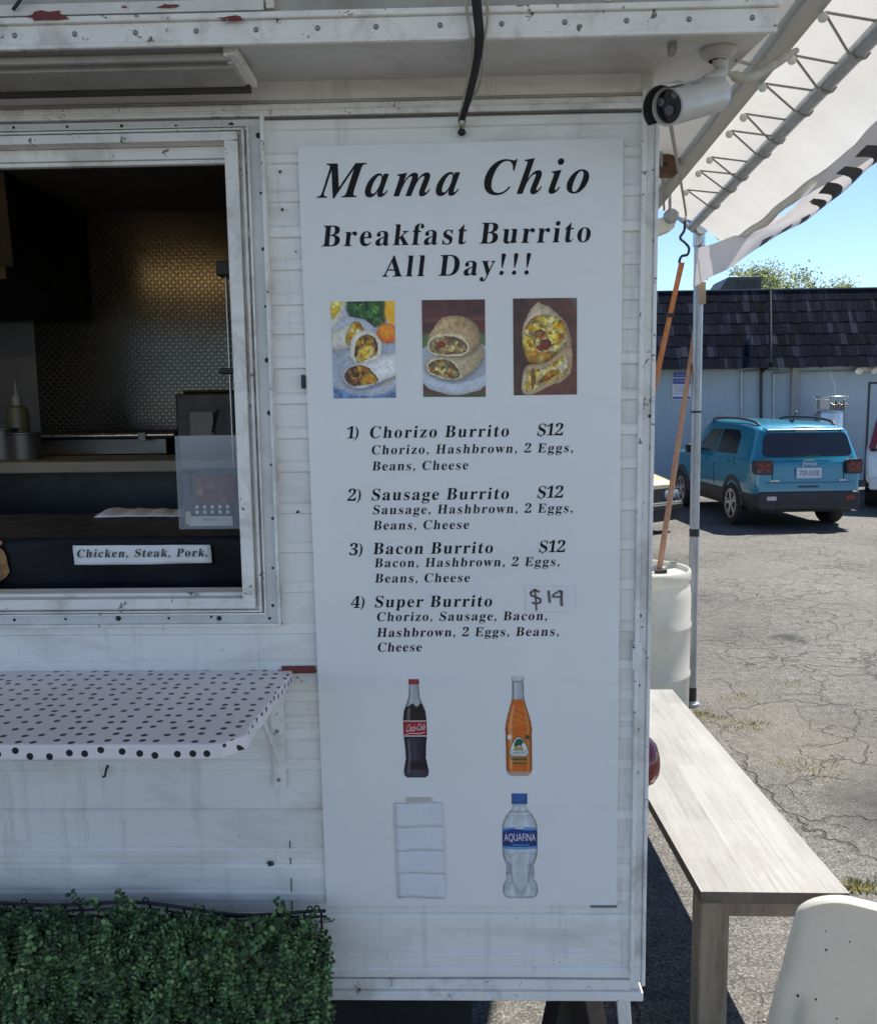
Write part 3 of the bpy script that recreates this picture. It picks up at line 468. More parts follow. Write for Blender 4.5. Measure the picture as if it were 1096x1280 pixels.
# boards under the overhang and the stub bracket
mb = MB(); p = PZ(288, 72, 2.495); mb.box((XL, 1.475, 2.492), (p.x, 1.485, 2.504)); mb.box((XL, 1.50, 2.488), (p.x, 1.585, 2.5005)); mb.build('hatch_board', GRIMY, over, bevel=.002)
mb = MB(); mb.box((XL, 1.586, 2.482), (p.x+.005, 1.60, 2.508)); mb.build('rubber_seal', DARKGAP, over)
mb = MB(); mb.bar(PY(287, 62, 1.47), PY(314, 104, 1.60), .022, .014); mb.bar(PY(281, 62, 1.472), PY(308, 104, 1.602), .006, .022); mb.build('stub_bracket', WHITE2, over, bevel=.0015)
mb = MB(); mb.bar(PY(842, 52, 1.50), PY(838, 60, 1.52), .03, .012, (1,0,0)); mb.build('hinge_block', GRIMY, over, bevel=.002)
mb = MB(); mb.tube([PY(16, 12, gy-.01), PY(22, 4, gy-.012), PY(30, -8, gy-.014)], .0028, 6); mb.build('hold_down_strap', BLACK, over)
# moulding below the overhang
mb = MB(); mb.box((XL, D-.012, 2.462), (XR-.02, D-.0005, 2.474)); mb.box((XL, D-.007, 2.474), (XR-.02, D-.0007, 2.486)); mb.build('moulding', WHITE2, trailer, bevel=.003)
mb = MB(); mb.box((XL, D-.0095, 2.4585), (XR-.02, D-.001, 2.4615)); mb.build('dark_joint', M('grey_sealant', (.16,.15,.135), .8, var=.4, vs=12), trailer)
mb = MB(); mb.tube([(XL, D-.004, 2.489), (XR-.02, D-.004, 2.489)], .003, 6); mb.build('sealant_bead', GRIMY, trailer)
# corner trim, right
ct = MB(); ct.box((XR-.022, D-.013, ZB+.028), (XR-.012, D+.002, 2.50)); ct.box((XR-.012, D-.007, ZB+.028), (XR+.003, D+.004, 2.50)); ct.box((XR+.003, D-.014, ZB+.02), (XR+.010, D+.045, 2.50))
ctrim = ct.build('corner_trim', WHITE2, trailer, bevel=.002)
S0 = None
for q in ((798,857), (797,912), (796,966), (794,1032), (793,1091), (800,770), (812,520), (818,300)):
    c = PY(*q, D-.008)
    if S0 is None:
        mb = MB(); mb.ball((c.x, D-.0075, c.z), (.0035, .0022, .0035), 10, 6); S0 = mb.build('screw', RUSTSCREW, ctrim, smooth=True); C0 = c
    else:
        o = S0.copy(); COL.objects.link(o); o.location += Vector((c.x-C0.x, 0, c.z-C0.z))
mb = MB(); mb.box((XR-.026, D-.012, 1.40), (XR-.006, D-.004, 1.455)); mb.build('joint_plate', WHITE2, ctrim, bevel=.001)
# bottom rail
mb = MB(); mb.box((XL, D-.016, ZB-.012), (XR+.006, D+.02, ZB+.008)); mb.box((XL, D-.009, ZB+.008), (XR-.02, D-.001, ZB+.03)); mb.build('bottom_rail', WHITE2, trailer, bevel=.002)
# old red stripe beside the shelf
a = PY(368, 836, D-.006); mb = MB(); mb.box((-.36, D-.0125, a.z-.008), (-.2925, D-.0005, a.z+.006)); mb.build('red_stripe', REDPAINT, trailer)
# tail light on the end wall
c = PX(808, 960, XR+.02); mb = MB()
mb.lathe([(.001,.05), (.02,.049), (.036,.044), (.048,.033), (.054,.018), (.055,0)], (XR-.002, D+.065, c.z+.01), (1,0,0), 28)
tl = mb.build('tail_light', M('red_lens', (.17,.008,.012), .2, var=.15, coat=.4), trailer, smooth=True)
mb = MB(); mb.lathe([(.060,0), (.060,.012), (.052,.014)], (XR-.002, D+.065, c.z+.01), (1,0,0), 28); mb.build('bezel', BLACK, tl)
# serving window frame
wf = MB()
def ring(m, o, i, y0, y1):
    """rectangular ring: outward offset i..o of the opening, between depths y0 < y1"""
    X0, X1, Z0, Z1 = OX0-o, OX1+o, OZ0-o*.78, OZ1+o*.66; a0, a1, b0, b1 = OX0-i, OX1+i, OZ0-i*.78, OZ1+i*.66
    m.box((X0, y0, b1), (X1, y1, Z1)); m.box((X0, y0, Z0), (X1, y1, b0)); m.box((X0, y0, b0), (a0, y1, b1)); m.box((a1, y0, b0), (X1, y1, b1))
ring(wf, .024, .0, D-.022, D+.06); ring(wf, .031, .0242, D-.006, D+.0); ring(wf, .036, .0312, D-.017, D+.01); ring(wf, .040, .0362, D-.004, D+.01); ring(wf, .044, .0402, D-.014, D+.01)
frame = wf.build('window_frame', WHITE2, trailer, bevel=.0016)
mb = MB(); ring(mb, .066, .0442, D-.008, D+.008); mb.build('flange', FLANGE, frame)
mb = MB(); ring(mb, .074, .0662, D-.017, D+.008); mb.build('outer_lip', WHITE2, frame, bevel=.002)
mb = MB(); mb.box((OX0, D+.012, OZ1-.022), (OX1, D+.055, OZ1-.0005)); mb.box((OX0, D+.018, OZ1-.030), (OX1, D+.032, OZ1-.0225)); mb.build('slider_track', WHITE2, frame, bevel=.001); mb = MB(); mb.box((OX0, D+.004, OZ0+.0005), (OX1-.001, D+.055, OZ0+.008)); mb.build('slider_track', WHITE2, frame, bevel=.001)
B0 = None
for x, y, r in ((17,159,1), (84,158,1), (152,157,1.2), (220,157,1), (289,156,1.9), (323,169,2), (326,241,1), (329,311,1.3), (332,383,1.1), (334,450,1.9), (337,516,1.9), (339,581,1), (341,648,1.2), (341,710,1), (341,757,1.2), (18,775,1.2), (82,774,1), (148,773,2.1), (211,773,1), (264,771,1), (274,773,2), (337,773,1.2)):
    c = PY(x, y, D-.008)
    if B0 is None:
        mb = MB(); mb.ball((c.x, D-.0085, c.z), (.0026, .0016, .0026), 10, 6); B0 = mb.build('bolt', RUSTSCREW, frame, smooth=True); K0 = c; bc = B0.data.vertices[0].co.copy()
    else:
        o = B0.copy(); o.data = B0.data; COL.objects.link(o)
        # scaled about its own centre, then shifted
        ctr = Vector((K0.x, D-.0085, K0.z)) - Vector(trailer.location)
        o.matrix_basis = Matrix.Translation(ctr+Vector((c.x-K0.x, 0, c.z-K0.z))) @ Matrix.Scale(r, 4) @ Matrix.Translation(-ctr)
# little things fixed to the wall
c = PY(381, 477, D-.008); mb = MB(); mb.box((c.x-.006, D-.016, c.z-.013), (c.x+.0, D-.001, c.z+.013)); mb.build('latch', BLACK, trailer, bevel=.001)
c = PY(132, 966, D-.01); mb = MB(); mb.tube([(c.x+.002, D-.001, c.z+.012), (c.x+.002, D-.012, c.z+.006), (c.x, D-.014, c.z-.006), (c.x-.005, D-.012, c.z-.008)], .0025, 8); mb.build('hook', BLACK, trailer, smooth=True)
for q, r in (((338,1080), .0065), ((398,752), .0022), ((372,640), .003), ((302,1150), .002), ((374,187), .0022), ((350,214), .003), ((353,262), .003), ((370,314), .002)):
    c = PY(*q, D-.006); mb = MB(); mb.flat(ell(0, 0, r, r, 12, .25), lambda a, b: (c.x+a, D-.0062, c.z+b)); mb.build('drill_hole', DARKGAP, trailer)
mb = MB(); a = PY(362, 1052, D-.003); b2 = PY(360, 1150, D-.003); mb.bar((a.x, D-.002, a.z), (a.x, D-.002, b2.z), .0016, .002, (0,1,0)); mb.build('panel_joint', DARKGAP, trailer)
# wheel, axle stand and jack under the floor
wx = -1.7; mb = MB(); mb.lathe([(.16,-.09), (.30,-.10), (.335,-.07), (.345,0), (.335,.07), (.30,.10), (.16,.09)], (wx, D+.32, .345), (0,1,0), 36); wh = mb.build('wheel', RUBBER, trailer, smooth=True)
mb = MB(); mb.lathe([(.001,-.06), (.10,-.06), (.155,-.085), (.165,-.085), (.165,.05), (.001,.05)], (wx, D+.32, .345), (0,1,0), 28); mb.build('rim', STEEL, wh, smooth=True)
mb = MB(); mb.box((XL+.3, D+.35, ZB-.12), (XR-.05, D+.43, ZB-.012)); mb.box((XL+.3, YB-.5, ZB-.12), (XR-.05, YB-.42, ZB-.012)); mb.build('chassis_beam', BLACK, trailer)
mb = MB(); c = PY(725, 1262, D+.2); mb.bar((c.x-.02, D+.22, ZB-.01), (c.x+.10, D+.34, .02), .07, .06); mb.bar((c.x+.01, D+.3, ZB-.01), (c.x-.14, D+.2, .02), .05, .05); mb.box((c.x-.2, D+.14, 0.004), (c.x+.16, D+.4, .03)); mb.build('jack_stand', M('dark_rusty_steel', (.03,.022,.018), .8, var=.5, vs=25), trailer, bevel=.003)
mb = MB(); mb.box((XL+.3, D+.62, .05), (.02, D+.64, ZB-.13)); mb.build('underside_shade_sheet', RUBBER, trailer)  # added dark sheet, stands in for the deep shade beneath the trailer
mb = MB(); c = PY(776, 1245, D+.06); mb.bar((c.x, D+.06, ZB-.012), (c.x+.018, D+.075, .50), .028, .014, (0,1,0)); mb.build('marker_post', M('white_post_paint', (.75,.72,.66), .6, var=.15), trailer, bevel=.002)
# polka-dot shelf
def dots():
    k = NT('polka_dot_cloth'); s = k.n('ShaderNodeSeparateXYZ'); k.l(k.tc.outputs['Object'], s.inputs[0]); cb = k.n('ShaderNodeCombineXYZ'); ns_ = k.n('ShaderNodeSeparateXYZ'); k.l(k.tc.outputs['Normal'], ns_.inputs[0]); sd = k.math('GREATER_THAN', k.math('ABSOLUTE', ns_.outputs['X']), .6)
    k.l(k.math('ADD', s.outputs['X'], k.math('MULTIPLY', s.outputs['Z'], sd)), cb.inputs[0]); k.l(k.math('ADD', s.outputs['Y'], k.math('MULTIPLY', s.outputs['Z'], k.math('SUBTRACT', 1.0, sd))), cb.inputs[1])
    vo = k.n('ShaderNodeTexVoronoi', voronoi_dimensions='2D', feature='F1'); vo.inputs['Scale'].default_value = 35; vo.inputs['Randomness'].default_value = .42; k.l(cb.outputs[0], vo.inputs['Vector'])
    f = k.ramp(vo.outputs['Distance'], [(.186, (1,1,1)), (.204, (0,0,0))])
    base = k.ramp(k.noise(4, 3), [(.3, (.70,.64,.64)), (.7, (.77,.71,.71))])
    k.l(k.mix(f, base, (.008,.008,.014)), k.p.inputs['Base Color']); k.p.inputs['Roughness'].default_value = .38; k.bump(k.noise(14, 3), .12, .01)
    return k.m
shelf = thing('serving_shelf', 'polka dot covered shelf below the serving window', 'shelf', (-1.2, D, 1.39))
zs = 1.402
fr = PZ(268, 931, zs); md = PZ(302, 922, zs); ch = PZ(327, 892, zs)
poly = [(-2.2, D-.005), (-2.2, fr.y), (fr.x-.012, fr.y), (fr.x+.012, fr.y+.003), (md.x-.006, md.y-.002), (md.x+.006, md.y+.008), (ch.x-.004, ch.y-.012), (ch.x, ch.y+.004), (-.338, D-.005)]
mb = MB(); mb.prism(poly, lambda a, b, t: (a, b, t), zs-.026, zs); mb.build('shelf_top', dots(), shelf, bevel=.004)
br = MB(); bx = PY(349, 940, D-.01).x
br.prism(rrect(bx-.016, 1.152, bx+.012, 1.374, .006), lambda a, b, t: (a, t, b), D-.010, D-.0045)
brk = br.build('bracket', WHITE2, shelf, bevel=.0015)
mb = MB(); mb.box((bx-.012, D-.27, 1.368), (bx+.008, D-.005, 1.3755)); mb.bar((bx-.004, D-.15, 1.37), (bx-.0, D-.012, 1.205), .012, .006, (1,0,0)); mb.build('strut', WHITE2, brk, bevel=.001)
for zz in (1.275, 1.172):
    mb = MB(); mb.ball((bx-.003, D-.0105, zz), (.0042, .0024, .0042), 10, 6); mb.build('screw', SCREW, brk, smooth=True)
# ---------------------------------------------------------------- inside the trailer
DSTEEL = M('dim_brushed_steel', (.16,.155,.145), .4, .6, var=.25, vs=7, stretch=(.2,1,1))
COUNTER = M('dark_counter_top', (.05,.049,.045), .38, var=.3, vs=6)
VINYL = M('black_vinyl', (.006,.007,.010), .5, var=.3, vs=5, bump=.3, bs=7, spec=.18)
# front counter draped with a black banner
zc = 1.652
ctr = thing('front_counter', 'dark counter just inside the serving window', 'counter', (-1.1, 2.0, .78))
mb = MB(); mb.box((-2.3, 1.805, zc-.03), (OX1+.08, 2.25, zc)); mb.build('counter_top', COUNTER, ctr, bevel=.004)
mb = MB(); mb.box((-2.3, 1.83, .78), (OX1+.06, 2.22, zc-.0305)); mb.build('cabinet', DARKWALL, ctr)
ban = thing('counter_banner', 'black vinyl banner hung over the front of the counter', 'banner', (-1.1, 1.80, 1.5))
mb = MB(); rows = []
for z in (1.656, 1.64, 1.60, 1.55, 1.50, 1.42, 1.3):
    rows.append([(x, 1.797-.004*sin(x*23+z*31)-.003*sin(x*51-z*17), z) for x in [-2.3+i*.04 for i in range(48)]])
mb.sheet(rows); mb.build('vinyl_sheet', VINYL, ban, smooth=True, solid=.0015)
c = PY(-8, 705, 1.788); mb = MB(); mb.flat([(c.x+a, c.z+b) for a, b in ell(-.02, 0, .052, .055, 22, .08)], lambda a, b: (a, 1.7885, b))
mb.build('printed_food', M('printed_taco', (.30,.15,.05), .6, var=.7, vs=45), ban)
mb = MB(); mb.flat([(c.x+a, c.z+b) for a, b in ell(-.03, .045, .05, .016, 18, .1)], lambda a, b: (a, 1.7877, b)); mb.build('printed_salsa', M('printed_salsa', (.45,.2,.12), .6, var=.6, vs=60), ban)
lab = thing('paper_label', 'white strip lettered with three kinds of meat on the black banner', 'label', tuple(PY(178, 693, 1.786)))
p0, p1, p2, p3 = PY(91, 682, 1.785), PY(263, 681, 1.785), PY(265, 704, 1.785), PY(93, 706, 1.785)
rows = []
for j in range(7):
    v = j/6; rows.append([Vector(p0).lerp(p1, i/16).lerp(Vector(p3).lerp(p2, i/16), v)+Vector((0, -.0012*sin(i*.9+j), (-.001*sin(i/16*pi*1.3)) if j > 4 else 0)) for i in range(17)])
mb = MB(); mb.sheet(rows); mb.build('paper_strip', PAPER, lab, smooth=True, solid=.0006)
bx0, bx1 = PY(95, 697, 1.781), PY(260, 697, 1.781)
text_mesh('lettering', [('Chicken, Steak, Pork,', bx0.x, bx1.x, bx0.z, .0165, .2, False)], INK, lab, lambda a, b: (a, 1.7812, b))
# napkin
nap = []
a0 = PZ(117, 648, zc+.004); random.seed(3)
q0, q1 = PZ(118, 647, zc+.003), PZ(230, 646, zc+.003); q2, q3 = PZ(232, 637, zc+.003), PZ(150, 636, zc+.003)
for j in range(8):
    v = j/7; nap.append([Vector(q0).lerp(q1, i/14).lerp(Vector(q3).lerp(q2, i/14), v)+Vector((random.uniform(-.002,.002), random.uniform(-.003,.003), abs(.010*sin(i*.7+1)*sin(pi*v))+random.uniform(0,.002))) for i in range(15)])
mb = MB(); mb.sheet(nap); o = mb.build('paper_napkin', PAPER, None, smooth=True, solid=.0012); tag(o, 'crumpled white paper napkin lying on the dark front counter', 'napkin')
# acrylic card holder
yh = 1.776
A, B_, C_, D_ = PY(218, 545, yh), PY(302, 545, yh), PY(302, 661, yh), PY(222, 662, yh)
hx0, hx1, hz0, hz1 = A.x, B_.x, C_.z, A.z
hol = thing('menu_holder', 'clear acrylic holder with a payment card standing on the counter edge', 'card holder', ((hx0+hx1)/2, yh+.02, hz0))
ACR = glass('clear_acrylic', (.5,.55,.62), .08, .18)
mb = MB(); mb.box((hx0, yh, hz0), (hx1, yh+.003, hz1)); mb.box((hx0, yh+.0035, hz0), (hx0+.003, yh+.03, hz1)); mb.box((hx0+.003, yh+.027, hz0), (hx1, yh+.03, hz1)); mb.box((hx0+.003, yh+.0035, hz0), (hx1, yh+.0265, hz0+.003)); mb.build('acrylic_box', ACR, hol)
W_, H_ = hx1-hx0, hz1-hz0
hp = lambda off: (lambda a, b: (hx0+a*W_, yh+off, hz0+b*H_))
mb = MB(); mb.flat([(.06,.03),(.99,.03),(.99,.65),(.06,.65)], hp(.012)); mb.build('insert', M('smoky_insert', (.11,.11,.12), .6, var=.3), hol)
BRN = M('brown_lettering', (.10,.035,.025), .6, var=.4, vs=40)
sans_mesh('lettering', 'Tacos', M('dark_brown_lettering', (.045,.02,.017), .6), hol, lambda a, b: (hx0+.07*W_+a, yh+.0108, hz0+.36*H_+b), W_*.95, H_*.27)
mb = MB(); mb.m = 0; mb.flat([(.14,.03),(.80,.03),(.80,.135),(.14,.135)], hp(.008)); mb.m = 1; mb.flat([(.20,.136),(.80,.136),(.80,.275),(.20,.275)], hp(.008)); mb.m = 2; mb.flat([(.26,.276),(.84,.276),(.86,.57),(.28,.57)], hp(.008))
mb.m = 3
for i in range(5):
    for j in range(2): mb.flat(ell(.27+i*.115, .18+j*.055, .027, .021, 14), hp(.0075))
mb.m = 4; mb.flat([(.09,.05),(.17,.05),(.17,.19),(.09,.19)], hp(.0072))
k = NT('printed_night_photo'); cc = k.ramp(k.noise(38, 5, .7), [(.35, (.03,.012,.012)), (.55, (.22,.06,.03)), (.7, (.55,.3,.12))]); k.l(cc, k.p.inputs['Base Color'])
mb.build('payment_card', [M('card_white', (.66,.65,.62), .5, var=.05), M('card_slate', (.05,.055,.065), .5), k.m, PAPER, M('masking_tape', (.62,.56,.42), .6)], hol)
sans_mesh('lettering', 'Mama Chio', INK, hol, lambda a, b: (hx0+.36*W_+a, yh+.0072, hz0+.085*H_+b), W_*.22)
# service counter behind, appliances
sc_ = thing('service_counter', 'beige edged counter shelf across the dark trailer interior', 'counter', (-1.6, 2.85, .78))
zk = PY(100, 577, 2.62).z
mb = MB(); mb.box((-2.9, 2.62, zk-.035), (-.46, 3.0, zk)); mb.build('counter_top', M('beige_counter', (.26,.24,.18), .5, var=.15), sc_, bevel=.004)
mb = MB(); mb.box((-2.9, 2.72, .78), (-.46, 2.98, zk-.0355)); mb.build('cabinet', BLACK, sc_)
mb = MB(); mb.box((-2.9, 2.655, zk-.24), (-.7, 2.71, zk-.2)); mb.build('rail', DSTEEL, sc_)
gr = thing('griddle', 'dark steel griddle with a bright front rail along the back wall', 'griddle', (-1.45, 3.2, zk))
x0, x1 = PY(44, 556, 3.02).x, PY(208, 556, 3.02).x; zg = PY(100, 549, 3.02).z
mb = MB(); mb.box((x0, 3.02, zk+.001), (x1, 3.40, zg)); mb.build('body', DSTEEL, gr, bevel=.003)
mb = MB(); mb.box((x0-.02, 3.0, zg+.001), (x1+.04, 3.40, zg+.022)); mb.build('hot_plate', BLACK, gr, bevel=.003)
mb = MB(); mb.tube([(x0-.03, 2.985, zg+.012), (x1+.04, 2.985, zg+.012)], .006, 10); mb.build('front_rail', STEEL, gr, smooth=True)
mb = MB(); c = PY(178, 545, 2.98); mb.box((c.x-.014, 2.972, c.z-.018), (c.x+.014, 2.9785, c.z+.012)); mb.build('rail_clip', DSTEEL, gr, bevel=.002)
# hood
hd = thing('range_hood', 'big dark steel range hood hung from the trailer ceiling', 'range hood', (-2.0, 2.9, 2.7))
fxr = PY(108, 350, 3.42).x
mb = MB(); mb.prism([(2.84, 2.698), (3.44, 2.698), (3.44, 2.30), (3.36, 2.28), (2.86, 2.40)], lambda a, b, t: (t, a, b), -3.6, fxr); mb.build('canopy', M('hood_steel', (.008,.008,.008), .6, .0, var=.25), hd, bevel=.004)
mb = MB(); c0 = PY(0, 350, 2.62); mb.box((-3.5, 2.845, 2.36), (fxr-.02, 2.858, 2.40)); mb.build('grease_lip', M('grease_lip_steel', (.05,.045,.035), .5, .3, var=.3), hd)
# squeeze bottle, pots, appliance, knife rack
c = PY(24, 545, 2.95); sb = thing('squeeze_bottle', 'clear squeeze bottle of pale green sauce on the back counter', 'bottle', (c.x, 2.95, zk))
k = .098/.0325
mb = MB(); mb.lathe([(.001,0), (.035,0), (.037,.01), (.037,.125), (.031,.15), (.014,.16)], (c.x, 2.95, zk+.02), seg=20); mb.build('bottle_body', M('sauce_plastic', (.13,.13,.07), .4, var=.25), sb, smooth=True)
mb = MB(); mb.lathe([(.017,.158), (.017,.185), (.012,.19), (.007,.2), (.004,.235), (.001,.236)], (c.x, 2.95, zk+.02), seg=16); mb.build('nozzle', M('white_nozzle', (.25,.25,.25), .5), sb, smooth=True)
P0 = None
for i, (q, r, h, lb) in enumerate((((4, 575), .05, .1, 'steel food pan at the far left of the back counter'), ((32, 575), .052, .085, 'steel food pan beside the squeeze bottle'))):
    c = PY(*q, 2.78); o = thing('food_pan', lb, 'food pan', (c.x, 2.78, zk), 'steel pans on the back counter')
    mb = MB(); mb.lathe([(.001,0), (r*.9,0), (r,h), (r+.006,h+.002), (r+.006,h-.002), (r-.003,h-.006), (r*.88,.004)], (c.x, 2.78, zk+.001), seg=24); mb.build('pan', DSTEEL, o, smooth=True)
    mb = MB(); mb.lathe([(.001,h*.8), (r*.96,h*.8)], (c.x, 2.78, zk+.001), seg=20); mb.build('filling', M('dark_filling', (.05,.04,.02), .7), o)
c0, c1 = PY(224, 488, 3.05), PY(300, 545, 3.05); ap = thing('coffee_machine', 'black boxy machine with a steel side panel at the back counter', 'coffee machine', ((c0.x+c1.x)/2, 3.05, zk))
mb = MB(); mb.box((c0.x, 3.0, zk+.001), (c1.x, 3.3, c0.z-.012)); mb.box((c0.x+.02, 3.02, c0.z-.0118), (c1.x-.01, 3.28, c0.z)); mb.build('housing', BLACK, ap, bevel=.008)
a, b = PY(237, 515, 2.995), PY(268, 545, 2.995); mb = MB(); mb.box((a.x, 2.99, b.z), (b.x, 2.9985, a.z)); mb.build('side_panel', M('dull_panel', (.2,.2,.2), .5, var=.2), ap, bevel=.002)
mb = MB(); mb.bar(PY(272, 512, 2.96), PY(266, 541, 2.94), .006, .01); mb.build('handle', STEEL, ap)
c = PY(285, 400, 2.4); pr = thing('utensil_rail', 'upright dark rail with hanging utensils inside the window edge', 'rail', (c.x, 2.4, zk))
mb = MB()
for dx in (0, .016): mb.tube([(c.x+dx, 2.4, 1.66), (c.x+dx, 2.4, PY(285, 330, 2.4).z)], .004, 8)
mb.build('upright', STEEL, pr, smooth=True)
c2 = PY(283, 336, 2.4); mb = MB(); mb.box((c2.x-.022, 2.37, c2.z-.02), (c2.x+.04, 2.43, c2.z+.018)); mb.build('clamp', BLACK, pr, bevel=.003); mb = MB(); c3 = PY(284, 464, 2.4); mb.box((c3.x-.018, 2.38, c3.z-.008), (c3.x+.04, 2.42, c3.z+.008)); mb.build('clamp', BLACK, pr, bevel=.003)
mb = MB(); mb.bar((c.x+.03, 2.41, c2.z-.02), (c.x+.03, 2.41, 1.66), .02, .012); mb.build('back_plate', BLACK, pr)
# the work lamp on the ceiling just inside the serving wall
lp = thing('work_lamp', 'warm tube lamp on the trailer ceiling behind the window header', 'lamp', (-1.5, 1.98, 2.68))
k = NT('lit_tube'); k.p.inputs['Emission Color'].default_value = (1,.68,.30,1); k.p.inputs['Emission Strength'].default_value = 8
mb = MB(); mb.tube([(-1.78, 1.98, 2.655), (-1.22, 1.98, 2.655)], .013, 10); mb.build('tube', k.m, lp, smooth=True)
mb = MB(); mb.box((-1.82, 1.95, 2.675), (-1.18, 2.01, 2.699)); mb.build('fitting', CREAM, lp)
# ---------------------------------------------------------------- menu sign
YS = D-.0115
def sp(off): return lambda a, b: (a, YS-off, b)
sTL, sTR, sBR, sBL = PY(372,183,YS), PY(779,172,YS), PY(771,1132,YS), PY(408,1133,YS)
def signmat():
    k = NT('printed_sign_board'); c = k.ramp(k.noise(2.2, 5), [(.3, (.735,.73,.72)), (.7, (.79,.785,.77))])
    v = k.mapping((1,1,3)); f = k.ramp(k.noise(4, 6, .7, v), [(.55, (0,0,0)), (.8, (.28,)*3)]); c = k.mix(f, c, (.55,.55,.54))
    f = k.ramp(k.noise(90, 3), [(.77, (0,0,0)), (.79, (.6,.6,.6))]); c = k.mix(f, c, (.3,.28,.26))
    k.l(c, k.p.inputs['Base Color']); k.p.inputs['Roughness'].default_value = .33; k.p.inputs['Specular IOR Level'].default_value = .45
    k.bump(k.noise(3.5, 3), .25, .012); return k.m
sign = thing('menu_sign', 'tall white printed menu board with burritos and bottles on the trailer wall', 'menu board', ((sTL.x+sTR.x)/2, D, sBL.z))
mb = MB(); nx, nz = 14, 34; rows = []
for j in range(nz+1):
    v = j/nz; rows.append([Vector(sTL).lerp(sTR, i/nx).lerp(Vector(sBL).lerp(sBR, i/nx), v) + Vector((0, -.0008*sin(i*.9+j*.35)*0, 0)) for i in range(nx+1)])
n = (nx+1)*(nz+1); mb.sheet(rows); b_ = MB(); bk = [[p+Vector((0,.0045,0)) for p in r] for r in rows]; mb.sheet([r[::-1] for r in bk])
def edge(a, b): mb.add([a[0], *a[1:], *b[::-1]], [tuple(range(len(a)+len(b)))])
for f_, k_ in (([r[0] for r in rows], [r[0] for r in bk]), ([r[-1] for r in rows], [r[-1] for r in bk]), (rows[0], bk[0]), (rows[-1], bk[-1])):
    for i in range(len(f_)-1): mb.add([f_[i], f_[i+1], k_[i+1], k_[i]], [(0,1,2,3)])
mb.build('board', signmat(), sign)
L = []
def line(s, x0, y0, x1, y1, cap, skew=.13, it=False):
    a, b = PY(x0, y0, YS), PY(x1, y1, YS); k = (b.x-a.x)/((x1-x0) or 1)
    L.append((s, a.x, b.x, (a.z+b.z)/2, cap*k, skew, it))
line('Mama Chio', 399, 247.5, 737, 240, 40, .10, True)
line('Breakfast Burrito', 401, 308, 738, 302, 24.5); line('All Day!!!', 478, 346, 664, 342.5, 24.5)
for row in (('1)',432,548,449,548,14), ('Chorizo Burrito',461,547.5,636,545.7,14), ('$12',670,544.5,704,544,14), ('Chorizo, Hashbrown, 2 Eggs,',463.5,568,717,565,11), ('Beans, Cheese',464.5,588,585,587,11),
    ('2)',433.5,626,452,626,14), ('Sausage Burrito',463,625.5,636,623.7,14), ('$12',670,622.5,704,622,14), ('Sausage, Hashbrown, 2 Eggs,',465,642.7,716.5,640.6,11), ('Beans, Cheese',466,662.3,586,661,11),
    ('3)',435.6,694,454,694,14), ('Bacon Burrito',465.5,693,616,691.3,14), ('$12',672,690.5,706.5,690,14), ('Bacon, Hashbrown, 2 Eggs,',467.5,709.4,700,707,11), ('Beans, Cheese',468,728.3,587,727.5,11),
    ('4)',438,760,456.5,760,14), ('Super Burrito',467,759.5,615,758,14), ('Chorizo, Sausage, Bacon,',470,776.7,684.5,775,11), ('Hashbrown, 2 Eggs, Beans,',470.5,796,699,795,11), ('Cheese',471,814.8,527,814,11)):
    line(*row)
SIGNINK = M('sign_ink', (.012,.012,.016), .5, var=.15, spec=.15)
text_mesh('lettering', L, SIGNINK, sign, sp(.0006))
# ---------------------------------------------------------------- printed pictures: small painted colour grids
RNG = np.random.default_rng(12)
def fbm(h, w, cells, octs=4):
    out = np.zeros((h, w)); amp = 1.; tot = 0
    for o in range(octs):
        c = cells*2**o; gy, gx = int(c*h/w)+3, c+3; g = RNG.random((gy, gx)); y = np.linspace(0, gy-2.01, h); x = np.linspace(0, gx-2.01, w); yi, xi = y.astype(int), x.astype(int); fy, fx = (y-yi)[:, None], (x-xi)[None]
        fy, fx = fy*fy*(3-2*fy), fx*fx*(3-2*fx); a = g[yi][:, xi]*(1-fx)+g[yi][:, xi+1]*fx; b = g[yi+1][:, xi]*(1-fx)+g[yi+1][:, xi+1]*fx; out += amp*(a*(1-fy)+b*fy); tot += amp; amp *= .55
    return out/tot
def blur(a, r):
    for ax in (0, 1):
        for _ in range(2):
            p = np.pad(a, [(r+1, r) if i == ax else (0, 0) for i in (0, 1)], mode='edge'); c = np.cumsum(p, ax)
            a = (np.take(c, range(2*r+1, c.shape[ax]), ax)-np.take(c, range(0, c.shape[ax]-2*r-1), ax))/(2*r+1)
    return a
